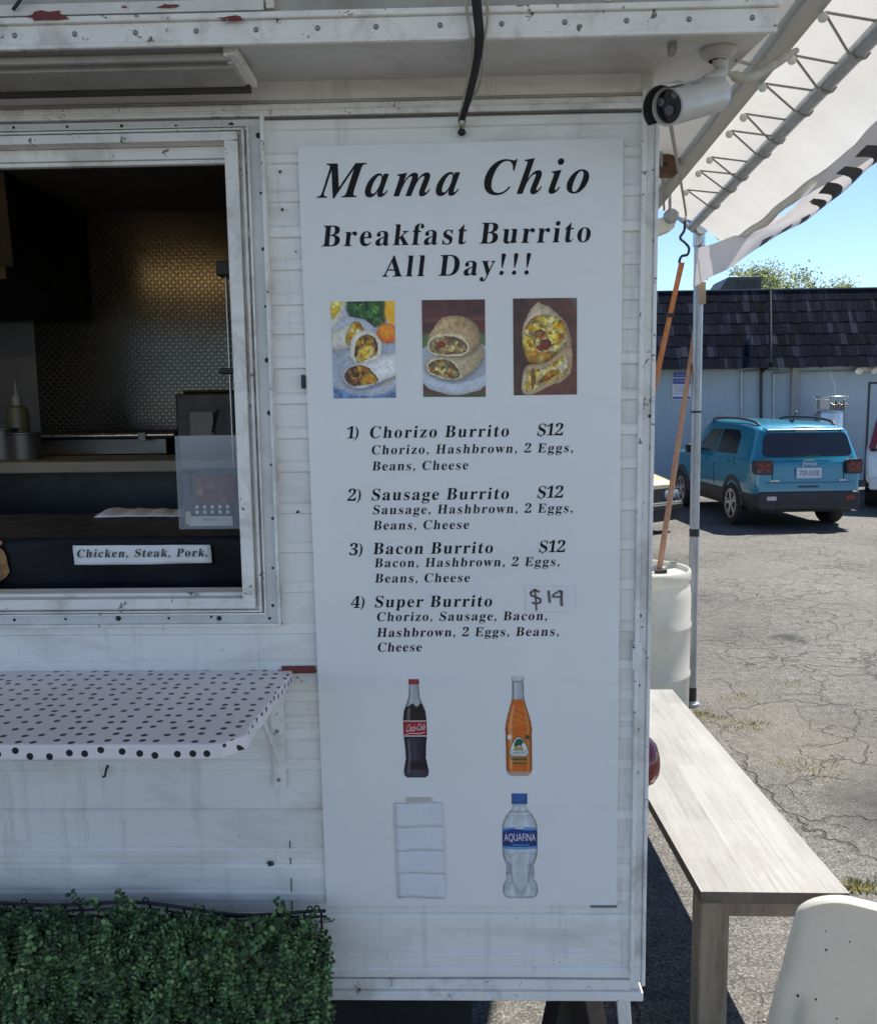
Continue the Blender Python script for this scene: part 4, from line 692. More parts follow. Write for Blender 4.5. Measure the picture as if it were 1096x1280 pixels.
class Pic:
    def __init__(s, w, h): s.w, s.h = w, h; s.y, s.x = np.mgrid[0:h, 0:w]; s.u = (s.x+.5)/w; s.v = (s.y+.5)/h; s.im = np.zeros((h, w, 3))
    def poly(s, p, soft=0, wob=.012):
        n = fbm(s.h, s.w, 9)-.5; m_ = fbm(s.h, s.w, 9)-.5; X = s.u+n*wob*2; Y = s.v+m_*wob*2; r = np.zeros((s.h, s.w), bool)
        for _ in range(1): p = [q for (a, b), (c, d) in zip(p, p[1:]+p[:1]) for q in ((a*.75+c*.25, b*.75+d*.25), (a*.25+c*.75, b*.25+d*.75))]
       
        for (a, b), (c, d) in zip(p, p[1:]+p[:1]):
            if b != d: r ^= ((b > Y) != (d > Y)) & (X < (c-a)*(Y-b)/(d-b)+a)
        return blur(r.astype(float), soft)
    def ell(s, cx, cy, rx, ry, rot=0, **k): return s.poly([(cx+rx*cos(t)*cos(rot)-ry*sin(t)*sin(rot), cy+rx*cos(t)*sin(rot)+ry*sin(t)*cos(rot)) for t in [i*pi/18 for i in range(36)]], **k)
    def fill(s, m, col, tex=.2, cells=14, grad=(0, 0, 1, 1), pillow=0, pr=8):
        t = 1+tex*2.6*(fbm(s.h, s.w, cells)-.5)+.5*(fbm(s.h, s.w, 40, 2)-.5); gx, gy, lo, hi = grad; q = np.clip(s.u*gx+s.v*gy, 0, 1) if (gx or gy) else 0*s.u; k = t*(lo+(hi-lo)*q)
        if pillow: k = k*(1-pillow+pillow*np.clip(blur(m, pr)*1.9-.85, 0, 1))
        s.im = s.im*(1-m[..., None])+np.array(col)*k[..., None]*m[..., None]
    def shadow(s, m, amt, dx, dy, r): s.im = s.im*(1-amt*np.roll(blur(m, r), (dy, dx), (0, 1)))[..., None]
    def chunks(s, m, pal, n, pillow=.5, pr=6):
        pts = RNG.random((n, 2))*(1, s.h/s.w); n = int(n*1.6); pts = RNG.random((n, 2))*(1, s.h/s.w); X = (s.u+.09*(fbm(s.h, s.w, 26)-.5))[..., None]; Y = ((s.v+.09*(fbm(s.h, s.w, 26)-.5))*s.h/s.w)[..., None]
        d = (X-pts[:, 0])**2+(Y-pts[:, 1])**2; i = d.argmin(-1); dm = np.sqrt(d.min(-1))*np.sqrt(n); c = np.array(pal)[RNG.integers(0, len(pal), n)]*(RNG.random((n, 1))*.7+.6)
        k = np.clip(1.18-dm*.5, .6, 1.2)*(.5+1.0*fbm(s.h, s.w, 30)); k = k*(1-pillow+pillow*np.clip(blur(m, pr)*1.9-.85, 0, 1)); s.im = s.im*(1-m[..., None])+c[i]*k[..., None]*m[..., None]
def raster_print(name, im, mask, corner, label, mat):
    """im (h, w, 3) linear colours; corner(u, v) -> world point, v down; only cells inside mask are built"""
    h, w = mask.shape; vs = [corner(i/w, j/h) for j in range(h+1) for i in range(w+1)]; jj, ii = np.nonzero(mask); fs = [(j*(w+1)+i, (j+1)*(w+1)+i, (j+1)*(w+1)+i+1, j*(w+1)+i+1) for j, i in zip(jj.tolist(), ii.tolist())]
    mb = MB(); mb.v = [tuple(v) for v in vs]; mb.f = fs; mb.mi = [0]*len(fs); me = bpy.data.meshes.new(name); used = sorted({i for f in fs for i in f}); ix = {a: b for b, a in enumerate(used)}
    inv = Vector(sign.location); me.from_pydata([tuple(Vector(vs[a])-inv) for a in used], [], [tuple(ix[i] for i in f) for f in fs]); ca = me.color_attributes.new('print', 'FLOAT_COLOR', 'CORNER'); col = np.ones((len(fs), 4, 4), np.float32); col[:, :, :3] = np.clip(im[jj, ii], 0, 1)[:, None, :]
    ca.data.foreach_set('color', col.reshape(-1)); me.materials.append(mat); o = bpy.data.objects.new(name, me); COL.objects.link(o); o.parent = sign; o.matrix_parent_inverse = Matrix.Identity(4); return part(o, label)
k = NT('printed_picture'); at = k.n('ShaderNodeAttribute'); at.attribute_name = 'print'; k.l(at.outputs['Color'], k.p.inputs['Base Color']); k.p.inputs['Roughness'].default_value = .35; PRINT = k.m
EGG = [(.72,.5,.08), (.8,.62,.2), (.62,.36,.03), (.82,.7,.38), (.5,.24,.02)]; MEATP = [(.10,.035,.012), (.24,.09,.025), (.05,.02,.01), (.36,.17,.05), (.5,.3,.06)]; MIXP = [(.42,.33,.17), (.6,.5,.28), (.26,.17,.08), (.15,.09,.05), (.5,.4,.14), (.3,.09,.04), (.2,.2,.15)]; GRN = [(.02,.07,.012), (.05,.14,.03), (.008,.025,.006), (.10,.2,.05)]
W_, H_ = 132, 198; ones = np.ones((H_, W_))
def emit_pic(p, cs, label):
    a, b, c, d = [PY(*q, YS) for q in cs]; g_ = p.im.mean(-1, keepdims=True); p.im = np.clip((g_+(p.im-g_)*1.3)*1.2, 0, 1)
    raster_print('printed_photo', p.im, np.ones((H_, W_), bool), lambda u, v: a.lerp(b, u).lerp(d.lerp(c, u), v)+Vector((0, -.0007, 0)), label, PRINT)
p = Pic(W_, H_); p.fill(ones, (.40,.42,.48), .15)
p.chunks(p.poly([(.24,-.1),(.22,.1),(.4,.24),(.7,.29),(.9,.2),(.95,-.1)], 2), GRN, 260, .3); p.fill(p.poly([(.86,-.1),(.84,.22),(1.1,.26),(1.1,-.1)], 2), (.72,.36,.04), .2, grad=(1,0,.6,1.3))
m = p.ell(.3,.36,.42,.2); p.shadow(m, .5, 2, 4, 4); p.fill(m, (.46,.48,.53), .1, pillow=.25)
m = p.poly([(-.1,-.1),(.3,-.1),(.2,.12),(.08,.26),(-.1,.3)]); p.fill(m, (.66,.6,.52), .15, pillow=.3); p.chunks(p.poly([(-.1,-.1),(.22,-.1),(.13,.14),(-.1,.22)]), [(.85,.68,.06), (.8,.55,.04), (.85,.78,.3)], 90)
m = p.poly([(-.1,.34),(.12,.27),(.35,.2),(.5,.24),(.56,.36),(.4,.48),(.1,.5),(-.1,.46)]); p.shadow(m, .4, 2, 4, 3); p.fill(m, (.62,.58,.52), .18, grad=(0,1,1.15,.6), pillow=.45); p.chunks(p.poly([(.2,.44),(.24,.3),(.36,.19),(.48,.22),(.52,.33),(.42,.36),(.34,.46)]), EGG, 260)
m = p.ell(.88,.33,.17,.105); p.shadow(m, .4, 1, 4, 3); p.fill(m, (.62,.17,.012), .2, grad=(0,1,1.3,.6), pillow=.3); p.fill(p.ell(.87,.31,.125,.07), (.78,.30,.03), .35, 30, pillow=.25, pr=4)
m = p.ell(.5,.74,.58,.27); p.shadow(m, .45, 0, 5, 5); p.fill(m, (.42,.44,.49), .1, grad=(1,0,.85,1.15), pillow=.3); p.fill(p.ell(.52,.72,.45,.19), (.36,.38,.43), .1, pillow=.2)
m = p.poly([(.28,.62),(.29,.42),(.4,.32),(.56,.29),(.72,.34),(.8,.46),(.76,.6),(.55,.66)]); p.shadow(m, .55, 1, 4, 4); p.fill(m, (.74,.69,.6), .15, pillow=.3); p.chunks(p.poly([(.34,.6),(.36,.44),(.46,.35),(.6,.33),(.72,.4),(.74,.54),(.58,.6)]), MEATP, 420); p.chunks(p.poly([(.37,.62),(.42,.48),(.56,.42),(.66,.47),(.68,.56),(.55,.6),(.44,.63)]), EGG, 330)
m = p.poly([(.14,.82),(.18,.7),(.34,.64),(.62,.62),(.88,.52),(1.1,.58),(1.1,.74),(.8,.82),(.4,.92)]); p.shadow(m, .55, 0, 5, 4); p.fill(m, (.72,.70,.68), .14, grad=(1,0,.8,1.1), pillow=.4); p.chunks(p.poly([(.17,.8),(.2,.71),(.34,.66),(.5,.65),(.66,.74),(.76,.84),(.5,.87),(.28,.87)]), MEATP, 420, .5); p.chunks(p.poly([(.4,.86),(.48,.76),(.6,.73),(.74,.83),(.6,.86)]), [(.6,.3,.05), (.5,.2,.03), (.66,.42,.1)], 200)
p.fill(p.poly([(-.1,.86),(.15,.92),(.5,.985),(.8,.96),(1.1,.9),(1.1,1.1),(-.1,1.1)], 2), (.16,.22,.38), .9, 16); p.fill(p.poly([(.75,.87),(1.02,.77),(1.02,.79),(.77,.885)]), (.45,.33,.2), .2)
emit_pic(p, ((413,377),(493,376),(495,497),(417,498)), 'printed picture of cut burritos on a plate with orange halves')
p = Pic(W_, H_); p.fill(ones, (.095,.032,.026), .5, 5, grad=(0,1,.7,1.4)); p.fill(p.poly([(-.1,.2),(1.1,.17),(1.1,.2),(-.1,.24)], 3), (.16,.06,.045), .3); p.fill(p.poly([(-.1,.34),(1.1,.33),(1.1,.5),(-.1,.5)], 3), (.09,.13,.05), .4)
m = p.ell(.52,.68,.66,.30); p.fill(m, (.44,.46,.5), .08, grad=(0,1,.8,1.2), pillow=.35); p.fill(p.ell(.53,.63,.56,.23), (.36,.38,.42), .08); p.fill(p.poly([(-.1,.93),(.25,.985),(.7,.985),(1.1,.93),(1.1,1.1),(-.1,1.1)], 2), (.04,.07,.03), .6)
m = p.poly([(.03,.74),(.06,.61),(.3,.56),(.8,.42),(.96,.46),(1.0,.58),(.9,.68),(.62,.83),(.3,.82)]); p.shadow(m, .6, 1, 5, 4); p.fill(m, (.50,.40,.28), .25, 20, grad=(1,0,1.1,.75), pillow=.4); m2 = p.poly([(.05,.74),(.08,.62),(.3,.585),(.5,.62),(.63,.76),(.6,.825),(.3,.81)]); p.fill(m2, (.6,.5,.36), .2); p.chunks(p.poly([(.07,.73),(.1,.635),(.3,.6),(.48,.63),(.605,.76),(.57,.815),(.3,.795)]), MIXP, 520)
m = p.poly([(.06,.5),(.1,.37),(.22,.24),(.36,.17),(.6,.155),(.84,.22),(.94,.36),(.92,.46),(.72,.58),(.3,.59)]); p.shadow(m, .5, 1, 4, 3); p.fill(m, (.52,.38,.23), .35, 22, grad=(1,0,1.15,.6), pillow=.45)
tm = np.clip((fbm(H_, W_, 10)-.5)*6, 0, 1)*p.poly([(.2,.3),(.36,.18),(.6,.17),(.82,.24),(.86,.34),(.6,.3),(.3,.34)], 2); p.fill(tm*.8, (.30,.14,.05), .3)
m2 = p.poly([(.06,.5),(.1,.39),(.3,.34),(.6,.355),(.76,.45),(.72,.57),(.4,.58),(.15,.56)]); p.fill(m2, (.66,.56,.4), .2); p.chunks(p.poly([(.09,.5),(.13,.41),(.3,.365),(.58,.38),(.73,.46),(.69,.55),(.4,.565),(.17,.545)]), MIXP, 520); p.chunks(p.ell(.3,.46,.07,.03), [(.4,.06,.04), (.3,.05,.03)], 60)
emit_pic(p, ((527,375),(606,374),(607,496),(529,496)), 'printed picture of two grilled burrito halves stacked on a plate')
p = Pic(W_, H_); p.fill(ones, (.07,.028,.02), .5, 6, grad=(1,.3,.7,1.5)); p.fill(p.poly([(.8,-.1),(1.1,-.1),(1.1,.2)], 3), (.12,.10,.1), .3); p.fill(p.poly([(.55,1.1),(1.1,.6),(1.1,.66),(.7,1.1)], 3), (.11,.045,.03), .3)
m = p.poly([(.13,.5),(.15,.28),(.26,.12),(.4,.02),(.46,.07),(.55,.08),(.72,.17),(.86,.28),(.93,.48),(.9,.7),(.6,.6),(.3,.62)]); p.shadow(m, .6, 3, 6, 6); p.fill(m, (.55,.45,.33), .3, 12, grad=(1,.3,1.2,.6), pillow=.4)
m = p.poly([(.14,.55),(.16,.33),(.30,.19),(.5,.16),(.74,.2),(.86,.34),(.84,.54),(.66,.64),(.33,.66)]); p.chunks(m, EGG+[(.5,.42,.25), (.35,.2,.05)], 420, .5); p.chunks(p.poly([(.3,.4),(.4,.3),(.52,.36),(.6,.5),(.45,.56),(.34,.5)]), MIXP+[(.3,.06,.03)], 420, .4); p.chunks(p.ell(.51,.47,.09,.05), [(.36,.06,.035), (.25,.05,.03)], 90); m = p.poly([(.15,.53),(.4,.55),(.66,.55),(.76,.62),(.52,.72),(.24,.68)]); p.chunks(m, [(.55,.27,.05), (.48,.2,.04), (.62,.4,.14)], 160)
m = p.poly([(.11,.93),(.14,.78),(.2,.67),(.4,.69),(.62,.63),(.8,.5),(.93,.52),(.93,.74),(.8,.86),(.6,.89),(.32,1.0),(.16,1.0)]); p.shadow(m, .8, -3, -5, 5); p.fill(m, (.5,.36,.22), .3, pillow=.4); m = p.poly([(.14,.92),(.17,.8),(.23,.72),(.4,.73),(.62,.675),(.8,.56),(.89,.58),(.89,.73),(.78,.83),(.58,.86),(.32,.965),(.18,.97)]); p.chunks(m, EGG+[(.66,.6,.4), (.7,.64,.46)], 480, .5); p.fill(p.poly([(.27,.72),(.34,.72),(.36,.84),(.31,.95),(.28,.95)]), (.16,.08,.02), .3); p.fill(p.poly([(.13,.93),(.15,.81),(.19,.75),(.2,.8),(.17,.9),(.2,.98)]), (.5,.42,.3), .2)
p.chunks(p.poly([(.36,.9),(.5,.78),(.72,.72),(.74,.78),(.55,.84)]), [(.36,.1,.04), (.5,.3,.08), (.25,.08,.03)], 200)
m = p.poly([(.78,.34),(.93,.48),(.9,.72),(.8,.6),(.84,.48)]); p.fill(m, (.48,.33,.22), .3, pillow=.3)
emit_pic(p, ((641,373),(721,372),(721,493),(642,494)), 'printed picture of one opened burrito in brown paper on dark wood')
def bottle_pic(cx0, cy0, cx1, cy1, prof, shade, label):
    a, b = PY(cx0, cy0, YS), PY(cx1, cy1, YS); Hpx = cy1-cy0; k = (a.z-b.z)/Hpx; wpx = max(q for _, q in prof)+.5; h = int(Hpx*2.2); w = int(wpx*2*2.2)
    vv, uu = np.mgrid[0:h, 0:w]; V = (vv+.5)/h*Hpx; U = ((uu+.5)/w*2-1)*wpx; hw = np.interp(V, [q[0] for q in prof], [q[1] for q in prof]); n = U/np.maximum(hw, .1); mask = np.abs(n) <= 1; im = shade(V, n, h, w)
    fn = lambda off: (lambda u, v: (a.x+(b.x-a.x)*v/Hpx+u*k, YS-off, a.z-v*k)); f0 = fn(.0007); raster_print('printed_bottle', im, mask, lambda u, v: Vector(f0((u*2-1)*wpx, v*Hpx)), label, PRINT); return fn
A3 = lambda c: np.array(c)
def lay(im, m, c): m = np.clip(m, 0, 1)[..., None]; return im*(1-m)+A3(c)*m
def bandm(V, a, b, s=.6): return np.clip((V-a)/s+.5, 0, 1)*np.clip((b-V)/s+.5, 0, 1)
def hl(n, c, s): return np.exp(-((n-c)/s)**2)
def vec(fn, name, mats_polys):
    mats = []; mb = MB()
    for i, (m, q) in enumerate(mats_polys):
        if m not in mats: mats.append(m)
        mb.m = mats.index(m); mb.flat(q, fn(.0011+.00006*i))
    return mb.build(name, mats, sign, smooth=None)
# printed bottles
P_COLA = M('print_cola', (.010,.008,.012), .35, var=.3, vs=60); P_COLA2 = M('print_cola_light', (.045,.04,.065), .35, var=.3, vs=50, stretch=(4,1,1)); P_CLEAR = M('print_clear_glass', (.36,.40,.42), .35, var=.2, vs=80, stretch=(4,1,.6))
P_CLEAR2 = M('print_clear_plastic', (.50,.54,.57), .35, var=.18, vs=45, stretch=(3,1,.7)); P_EDGE = M('print_bottle_outline', (.10,.12,.14), .35, var=.4, vs=90); P_RED = M('print_red', (.42,.02,.025), .35, var=.15); P_WHITE = M('print_white', (.74,.74,.74), .35, var=.04)
P_OR = M('print_orange_soda', (.62,.14,.012), .35, var=.25, vs=55, stretch=(3,1,.8)); P_OR2 = M('print_orange_soda_light', (.70,.25,.05), .35, var=.2, vs=60); P_BLUE = M('print_blue', (.03,.10,.33), .35, var=.2); P_NAVY = M('print_navy', (.012,.03,.16), .35, var=.15); P_SKY = M('print_light_blue', (.18,.4,.62), .35, var=.15); P_GREEN = M('print_dark_green', (.015,.09,.05), .35, var=.3); P_GOLD = M('print_gold', (.4,.3,.05), .35, var=.3); P_LITE = M('print_pale_highlight', (.60,.63,.65), .35, var=.12, vs=60, stretch=(3,1,.7)); P_SHADOW = M('print_grey', (.38,.42,.46), .35, var=.15)
# printed bottles
def cola_shade(V, n, h, w):
    cyl = np.sqrt(np.clip(1-n*n, 0, 1)); nz = fbm(h, w, 6); im = A3((.38,.42,.43))*(.55+.5*cyl+.25*(nz-.5))[..., None]; im = lay(im, hl(n, -.45, .14)*.5, (.72,.75,.76)); im = lay(im, np.clip((np.abs(n)-.78)/.2, 0, 1), (.06,.07,.07))
    liq = A3((.012,.008,.012))*(.6+.5*cyl)[..., None]; liq = lay(liq, hl(n, -.55, .12)*.55*bandm(V, 36, 50), (.30,.26,.26)); liq = lay(liq, (hl(n, -.15, .5)*.55+.2*hl(n, .6, .1))*bandm(V, 73, 103, 3), (.085,.075,.12)); liq = lay(liq, hl(n, -.62, .1)*.35*bandm(V, 75, 118, 4), (.35,.33,.38)); liq = lay(liq, .5*cyl*bandm(V, 113, 122, 2), (.10,.09,.13))
    liq = lay(liq, .35*np.clip(np.sin(n*14)*.5, 0, 1)*bandm(V, 74, 110, 4), (.004,.003,.005)); im = im*(1-bandm(V, 32+2*np.sin(n*6), 130))[..., None]+liq*bandm(V, 32+2*np.sin(n*6), 130)[..., None]
    im = lay(im, bandm(V, 51.3, 71.4), (.62,.58,.57)); red = A3((.36,.018,.022))*(.6+.5*cyl)[..., None]; m = bandm(V, 52.5, 70)[..., None]; im = im*(1-m)+red*m; m = bandm(V, -1, 6.6)[..., None]; im = im*(1-m)+A3((.30,.03,.04))*(.55+.6*cyl+.2*np.sin(n*26))[..., None]*m; return im
fo = bottle_pic(517, 849, 520.5, 972, [(0,6), (6,6.5), (7,5.5), (22,6.5), (31,9.5), (40,13), (52,14.2), (70,14.2), (82,12.8), (98,12), (106,13.5), (114,15), (120,14.5), (123,11)], cola_shade, 'printed dark cola bottle with a red label')
sans_mesh('lettering', 'Coca-Cola', P_WHITE, sign, lambda a, b: fo(.0013)(-11.5+a, 65.5-b-a*.12), 23, 8.5, .3)
vec(fo, 'label_swash', [(P_WHITE, [(-12,68.6),(-4,66.6),(4,67.4),(12,65.6),(12,66.2),(4,68.2),(-4,67.4),(-12,69.2)])])
def orange_shade(V, n, h, w):
    cyl = np.sqrt(np.clip(1-n*n, 0, 1)); nz = fbm(h, w, 5); im = A3((.42,.44,.45))*(.6+.45*cyl+.3*(nz-.5))[..., None]; im = lay(im, hl(n, -.4, .14)*.6, (.75,.76,.76)); im = lay(im, np.clip((np.abs(n)-.74)/.22, 0, 1)*.9, (.10,.10,.10))
    liq = A3((.60,.125,.010))*(.55+.5*cyl+.35*(nz-.5))[..., None]; liq = lay(liq, hl(n, -.62, .12)*.6*bandm(V, 34, 116, 6), (.80,.48,.20)); liq = lay(liq, hl(n, .72, .1)*.45, (.74,.36,.10)); liq = lay(liq, np.clip((np.abs(n)-.82)/.16, 0, 1)*.7, (.22,.04,.006)); liq = lay(liq, .5*np.clip(np.sin(V*1.1+n*5)*np.sin(n*9+V*.3), 0, 1)*bandm(V, 38, 62, 4), (.78,.36,.10)); liq = lay(liq, bandm(V, 118.5, 124)*.8, (.45,.36,.3))
    m = bandm(V, 28, 130)[..., None]; im = im*(1-m)+liq*m; m = bandm(V, -1, 5)[..., None]; im = im*(1-m)+A3((.55,.55,.55))*(.6+.5*cyl)[..., None]*m; return lay(im, bandm(V, 5, 6.5), (.25,.25,.26))
fo = bottle_pic(647, 846, 649, 970, [(0,7), (3,7.5), (7,6.6), (28,7.2), (38,10), (50,13.5), (60,15.6), (66,16), (72,15.4), (104,15.6), (116,15.4), (121,14), (123,11)], orange_shade, 'printed orange soda bottle with a palm emblem')
vec(fo, 'emblem', [(P_WHITE, ell(-11,75,2.6,3.4,12)), (P_GREEN, ell(10.5,75,2.8,3,12)), (P_GREEN, [(-12.5,94),(-9,84),(-4,76),(0,74),(4,76),(9,84),(12.5,94),(10,100),(-10,100)]), (P_WHITE, [(-11.5,94),(-8.5,85),(-3.6,77),(0,75),(3.6,77),(8.5,85),(11.5,94),(9.5,99),(-9.5,99)]),
    (P_GREEN, [(-5,82),(-3,78),(0,76.6),(4,78),(6,82),(3,84),(5,87),(0,85),(-3,88),(-6,86)]), (P_GOLD, [(-7,90),(-4,86),(-1,88),(2,86),(6,90),(4,91),(-5,91)]), (P_GREEN, rrect(-9.5,91.4,9.5,98,1.2)), (P_WHITE, rrect(-9,91.9,9,97.5,1)), (P_GREEN, [(-9,102),(9,102),(9,103.6),(-9,103.6)]), (P_GOLD, [(-8,104.5),(8,104.5),(8,106),(-8,106)]), (P_GREEN, [(-8,107),(8,107),(8,108.4),(-8,108.4)])])
sans_mesh('lettering', 'JARRITOS', P_GREEN, sign, lambda a, b: fo(.0024)(-7.6+a, 96.8-b), 15.2, 3.8)
def water_shade(V, n, h, w):
    cyl = np.sqrt(np.clip(1-n*n, 0, 1)); nz = fbm(h, w, 7); nz2 = fbm(h, w, 16); im = A3((.56,.595,.62))*(.72+.3*cyl+.5*(nz-.5))[..., None]; im = lay(im, hl(n, -.5, .16)*.5*(nz2 > .45), (.78,.80,.81)); im = lay(im, hl(n, .42, .1)*.45, (.75,.77,.79)); im = lay(im, np.clip((np.abs(n)-.86)/.12, 0, 1)*(.35+.6*nz2), (.12,.14,.16))
    im = lay(im, .55*bandm(V, 21.5, 23.5, 1.5)+.3*bandm(V, 27, 28.5, 1.5), (.15,.17,.18)); im = lay(im, hl(n, 0, .38)*.3*bandm(V, 78, 114, 8), (.36,.39,.41)); im = lay(im, (hl(np.abs(n), .75, .13)*.55)*bandm(V, 84, 106, 6)*(nz2 > .5), (.16,.18,.2)); im = lay(im, .5*hl(np.abs(n), .62, .05)*bandm(V, 76, 120, 4), (.26,.29,.31)); im = lay(im, .45*bandm(V, 98, 99.5, 1.2)*(np.abs(n) > .55)+.35*bandm(V, 74, 75, 1), (.14,.16,.18)); im = lay(im, .5*hl(n*n*9+(V-124)/6, 0, .8)+.5*bandm(V, 128.5, 131.5, 1.5), (.18,.2,.22)); im = lay(im, hl(np.abs(n), .45, .14)*.45*bandm(V, 112, 126, 4), (.74,.76,.78))
    cap = A3((.03,.10,.32))*(.5+.65*cyl+.15*np.sin(n*30))[..., None]; m = bandm(V, -1, 13)[..., None]; im = im*(1-m)+cap*m; im = lay(im, bandm(V, 10.3, 11.4)*.7, (.008,.03,.14)); im = lay(im, .6*bandm(V, 13.4, 15, 1), (.2,.22,.25))
    e = 41.5+1.6*n*n; f = 69.5-1.5*n*n; sk = A3((.10,.30,.58))*(.65+.45*cyl)[..., None]; m = bandm(V, e, f)[..., None]; im = im*(1-m)+sk*m; nv = A3((.010,.030,.17))*(.55+.6*cyl+.5*bandm(V, 44, 54, 8)*.5)[..., None]; m = bandm(V, e+3+.8*np.sin(n*4), f-3.2)[..., None]; im = im*(1-m)+nv*m; return im
fo = bottle_pic(649, 992, 650.5, 1123, [(0,9), (13,9.2), (14,7), (18,8), (26,14.5), (34,19), (40,20.6), (72,20.6), (80,19.6), (90,15.5), (98,16.5), (106,15.6), (114,20), (122,21), (128,19), (131,14)], water_shade, 'printed clear water bottle with a blue cap and label')
sans_mesh('lettering', 'AQUAFINA', P_WHITE, sign, lambda a, b: fo(.0013)(-18.5+a, 60.5-b), 37, 11)
vec(fo, 'label_peak', [(P_WHITE, [(-6,44),(-2,41.6),(0,42.6),(3,41.3),(6,44),(0,43.4)]), (P_SKY, [(-9,63.4),(11,63.4),(11,64.3),(-9,64.3)])])
# frame nib on the lower edge of the sign
a, b = PY(738, 1132.5, YS), PY(771, 1134, YS); mb = MB(); mb.box((a.x, YS-.001, b.z-.0015), (b.x, YS+.003, a.z+.001)); mb.build('edge_tape', M('brown_edge', (.16,.14,.12), .6), sign)
# price patch
a, c = PY(657, 733, YS-.0012), PY(719, 765, YS-.0012)
pp = thing('price_patch', 'small taped paper patch with a handwritten price', 'paper patch', ((a.x+c.x)/2, YS, c.z))
mb = MB(); nx = 10; rows = [[(a.x+(c.x-a.x)*i/nx, YS-.0016-.0005*sin(i*1.3+j*2), a.z+(c.z-a.z)*j/5) for i in range(nx+1)] for j in range(6)]
mb.sheet(rows); mb.build('patch', M('patch_paper', (.75,.75,.755), .6, var=.04, bump=.15, bs=120), pp, smooth=True)
MARK = M('brown_marker', (.15,.105,.095), .6, var=.4, vs=200)
mb = MB()
def stroke(pts, wd=1.5):
    q = [PY(x, y, YS-.003) for x, y in pts]; k = 1/FPX*D
    for p, r in zip(q, q[1:]):
        d = (r-p).normalized(); s_ = Vector((-d.z, 0, d.x))*wd*k; e = d*wd*k*.4
        mb.add([p-e+s_, p-e-s_, r+e-s_, r+e+s_], [(0,1,2,3)])
stroke([(674,740),(668,737.5),(663,741),(664,744.5),(670,746.5),(675.5,749),(675.5,753),(670,755),(665,753.5)], 1.2); stroke([(668.5,736.5),(669.5,748),(670.5,763)], 1.1)
stroke([(685.5,739),(687,753)], 1.6); stroke([(699,739),(693,742.5),(690.5,746),(696,746.5),(702.5,745.5)], 1.0); stroke([(699,739),(702,740),(701.5,748),(702,757)], 1.7)
mb.build('handwriting', MARK, pp, smooth=None)
# paper towels taped over a sold out drink
a, c = PY(494, 1004, YS-.002), PY(554, 1122, YS-.002)
pt = thing('paper_towel_strip', 'creased white paper towels taped over one drink on the sign', 'paper towels', ((a.x+c.x)/2, YS, c.z))
k = NT('towel_paper'); cc = k.ramp(k.noise(20, 4), [(.3, (.68,.69,.72)), (.7, (.75,.755,.775))]); k.l(cc, k.p.inputs['Base Color']); k.p.inputs['Roughness'].default_value = .9; k.bump(k.noise(75, 5, .7, k.mapping((1,1,2.2))), .55, .005)
random.seed(5)
ys = [1004, 1033, 1063, 1092, 1122]; offs = [(0,0), (1.5,0), (2.5,1), (4,1)]
for t in range(4):
    mb = MB(); rows = []
    for j in range(7):
        v = j/6; y = ys[t]+(ys[t+1]-ys[t]+1.2)*v; rows.append([PY(493+offs[t][0]+i/10*60, y+.8*sin(i*.6+t), YS-.0024-.0010*sin(pi*v)*(.6+.4*sin(i*1.7+t*2))-(.0012 if v > .99 and t in (0, 1) else 0)) for i in range(11)])
    mb.sheet(rows); mb.build('towel_sheet', k.m, pt, smooth=True, solid=.0005)
a, c = PY(508, 997, YS), PY(539, 1005, YS); mb = MB(); mb.box((a.x, YS-.0022, c.z), (c.x, YS-.001, a.z)); mb.build('tape', M('tan_tape', (.52,.5,.44), .4, var=.1), pt)
# ---------------------------------------------------------------- artificial hedge panel on the trailer skirt
random.seed(21)
hy = D-.10
def island_mat(name, stops, rough=.55, trans=.25, nsc=9):
    k = NT(name); ge = k.n('ShaderNodeNewGeometry'); c = k.ramp(ge.outputs['Random Per Island'], stops)
    c = k.mix(.85, c, k.ramp(k.noise(nsc, 4, .7), [(.36, (.35,.36,.35)), (.62, (1.9,1.9,1.6))]), 'MULTIPLY')
    k.l(c, k.p.inputs['Base Color']); k.p.inputs['Roughness'].default_value = rough
    t = k.n('ShaderNodeBsdfTranslucent'); k.l(c, t.inputs[0]); mx = k.n('ShaderNodeMixShader'); mx.inputs[0].default_value = trans
    k.l(k.p.outputs[0], mx.inputs[1]); k.l(t.outputs[0], mx.inputs[2]); k.l(mx.outputs[0], k.out.inputs[0]); return k.m
hl = PY(405, 1150, hy); hx1 = hl.x-.004; hz1 = hl.z-.006; hx0 = -1.7; hz0 = hz1-.62
hedge = thing('artificial_hedge', 'panel of dense dark green artificial leaves hung on the trailer', 'artificial hedge', ((hx0+hx1)/2, hy, hz0))
top = lambda x: hz1+.012*sin(x*6.5+.6)+.006*sin(x*17)
mb = MB()
for i in range(46): 
    x = hx1-.01-i*.035; mb.box((x-.002, hy+.05, hz0), (x+.002, hy+.054, top(x)-.004))
for j in range(18): mb.box((hx0, hy+.0545, hz0+j*.035), (hx1, hy+.058, hz0+j*.035+.004))
mb.box((hx0, hy+.065, hz0), (hx1-.01, hy+.075, hz1-.075))
mb.build('backing_grid', BLACK, hedge)
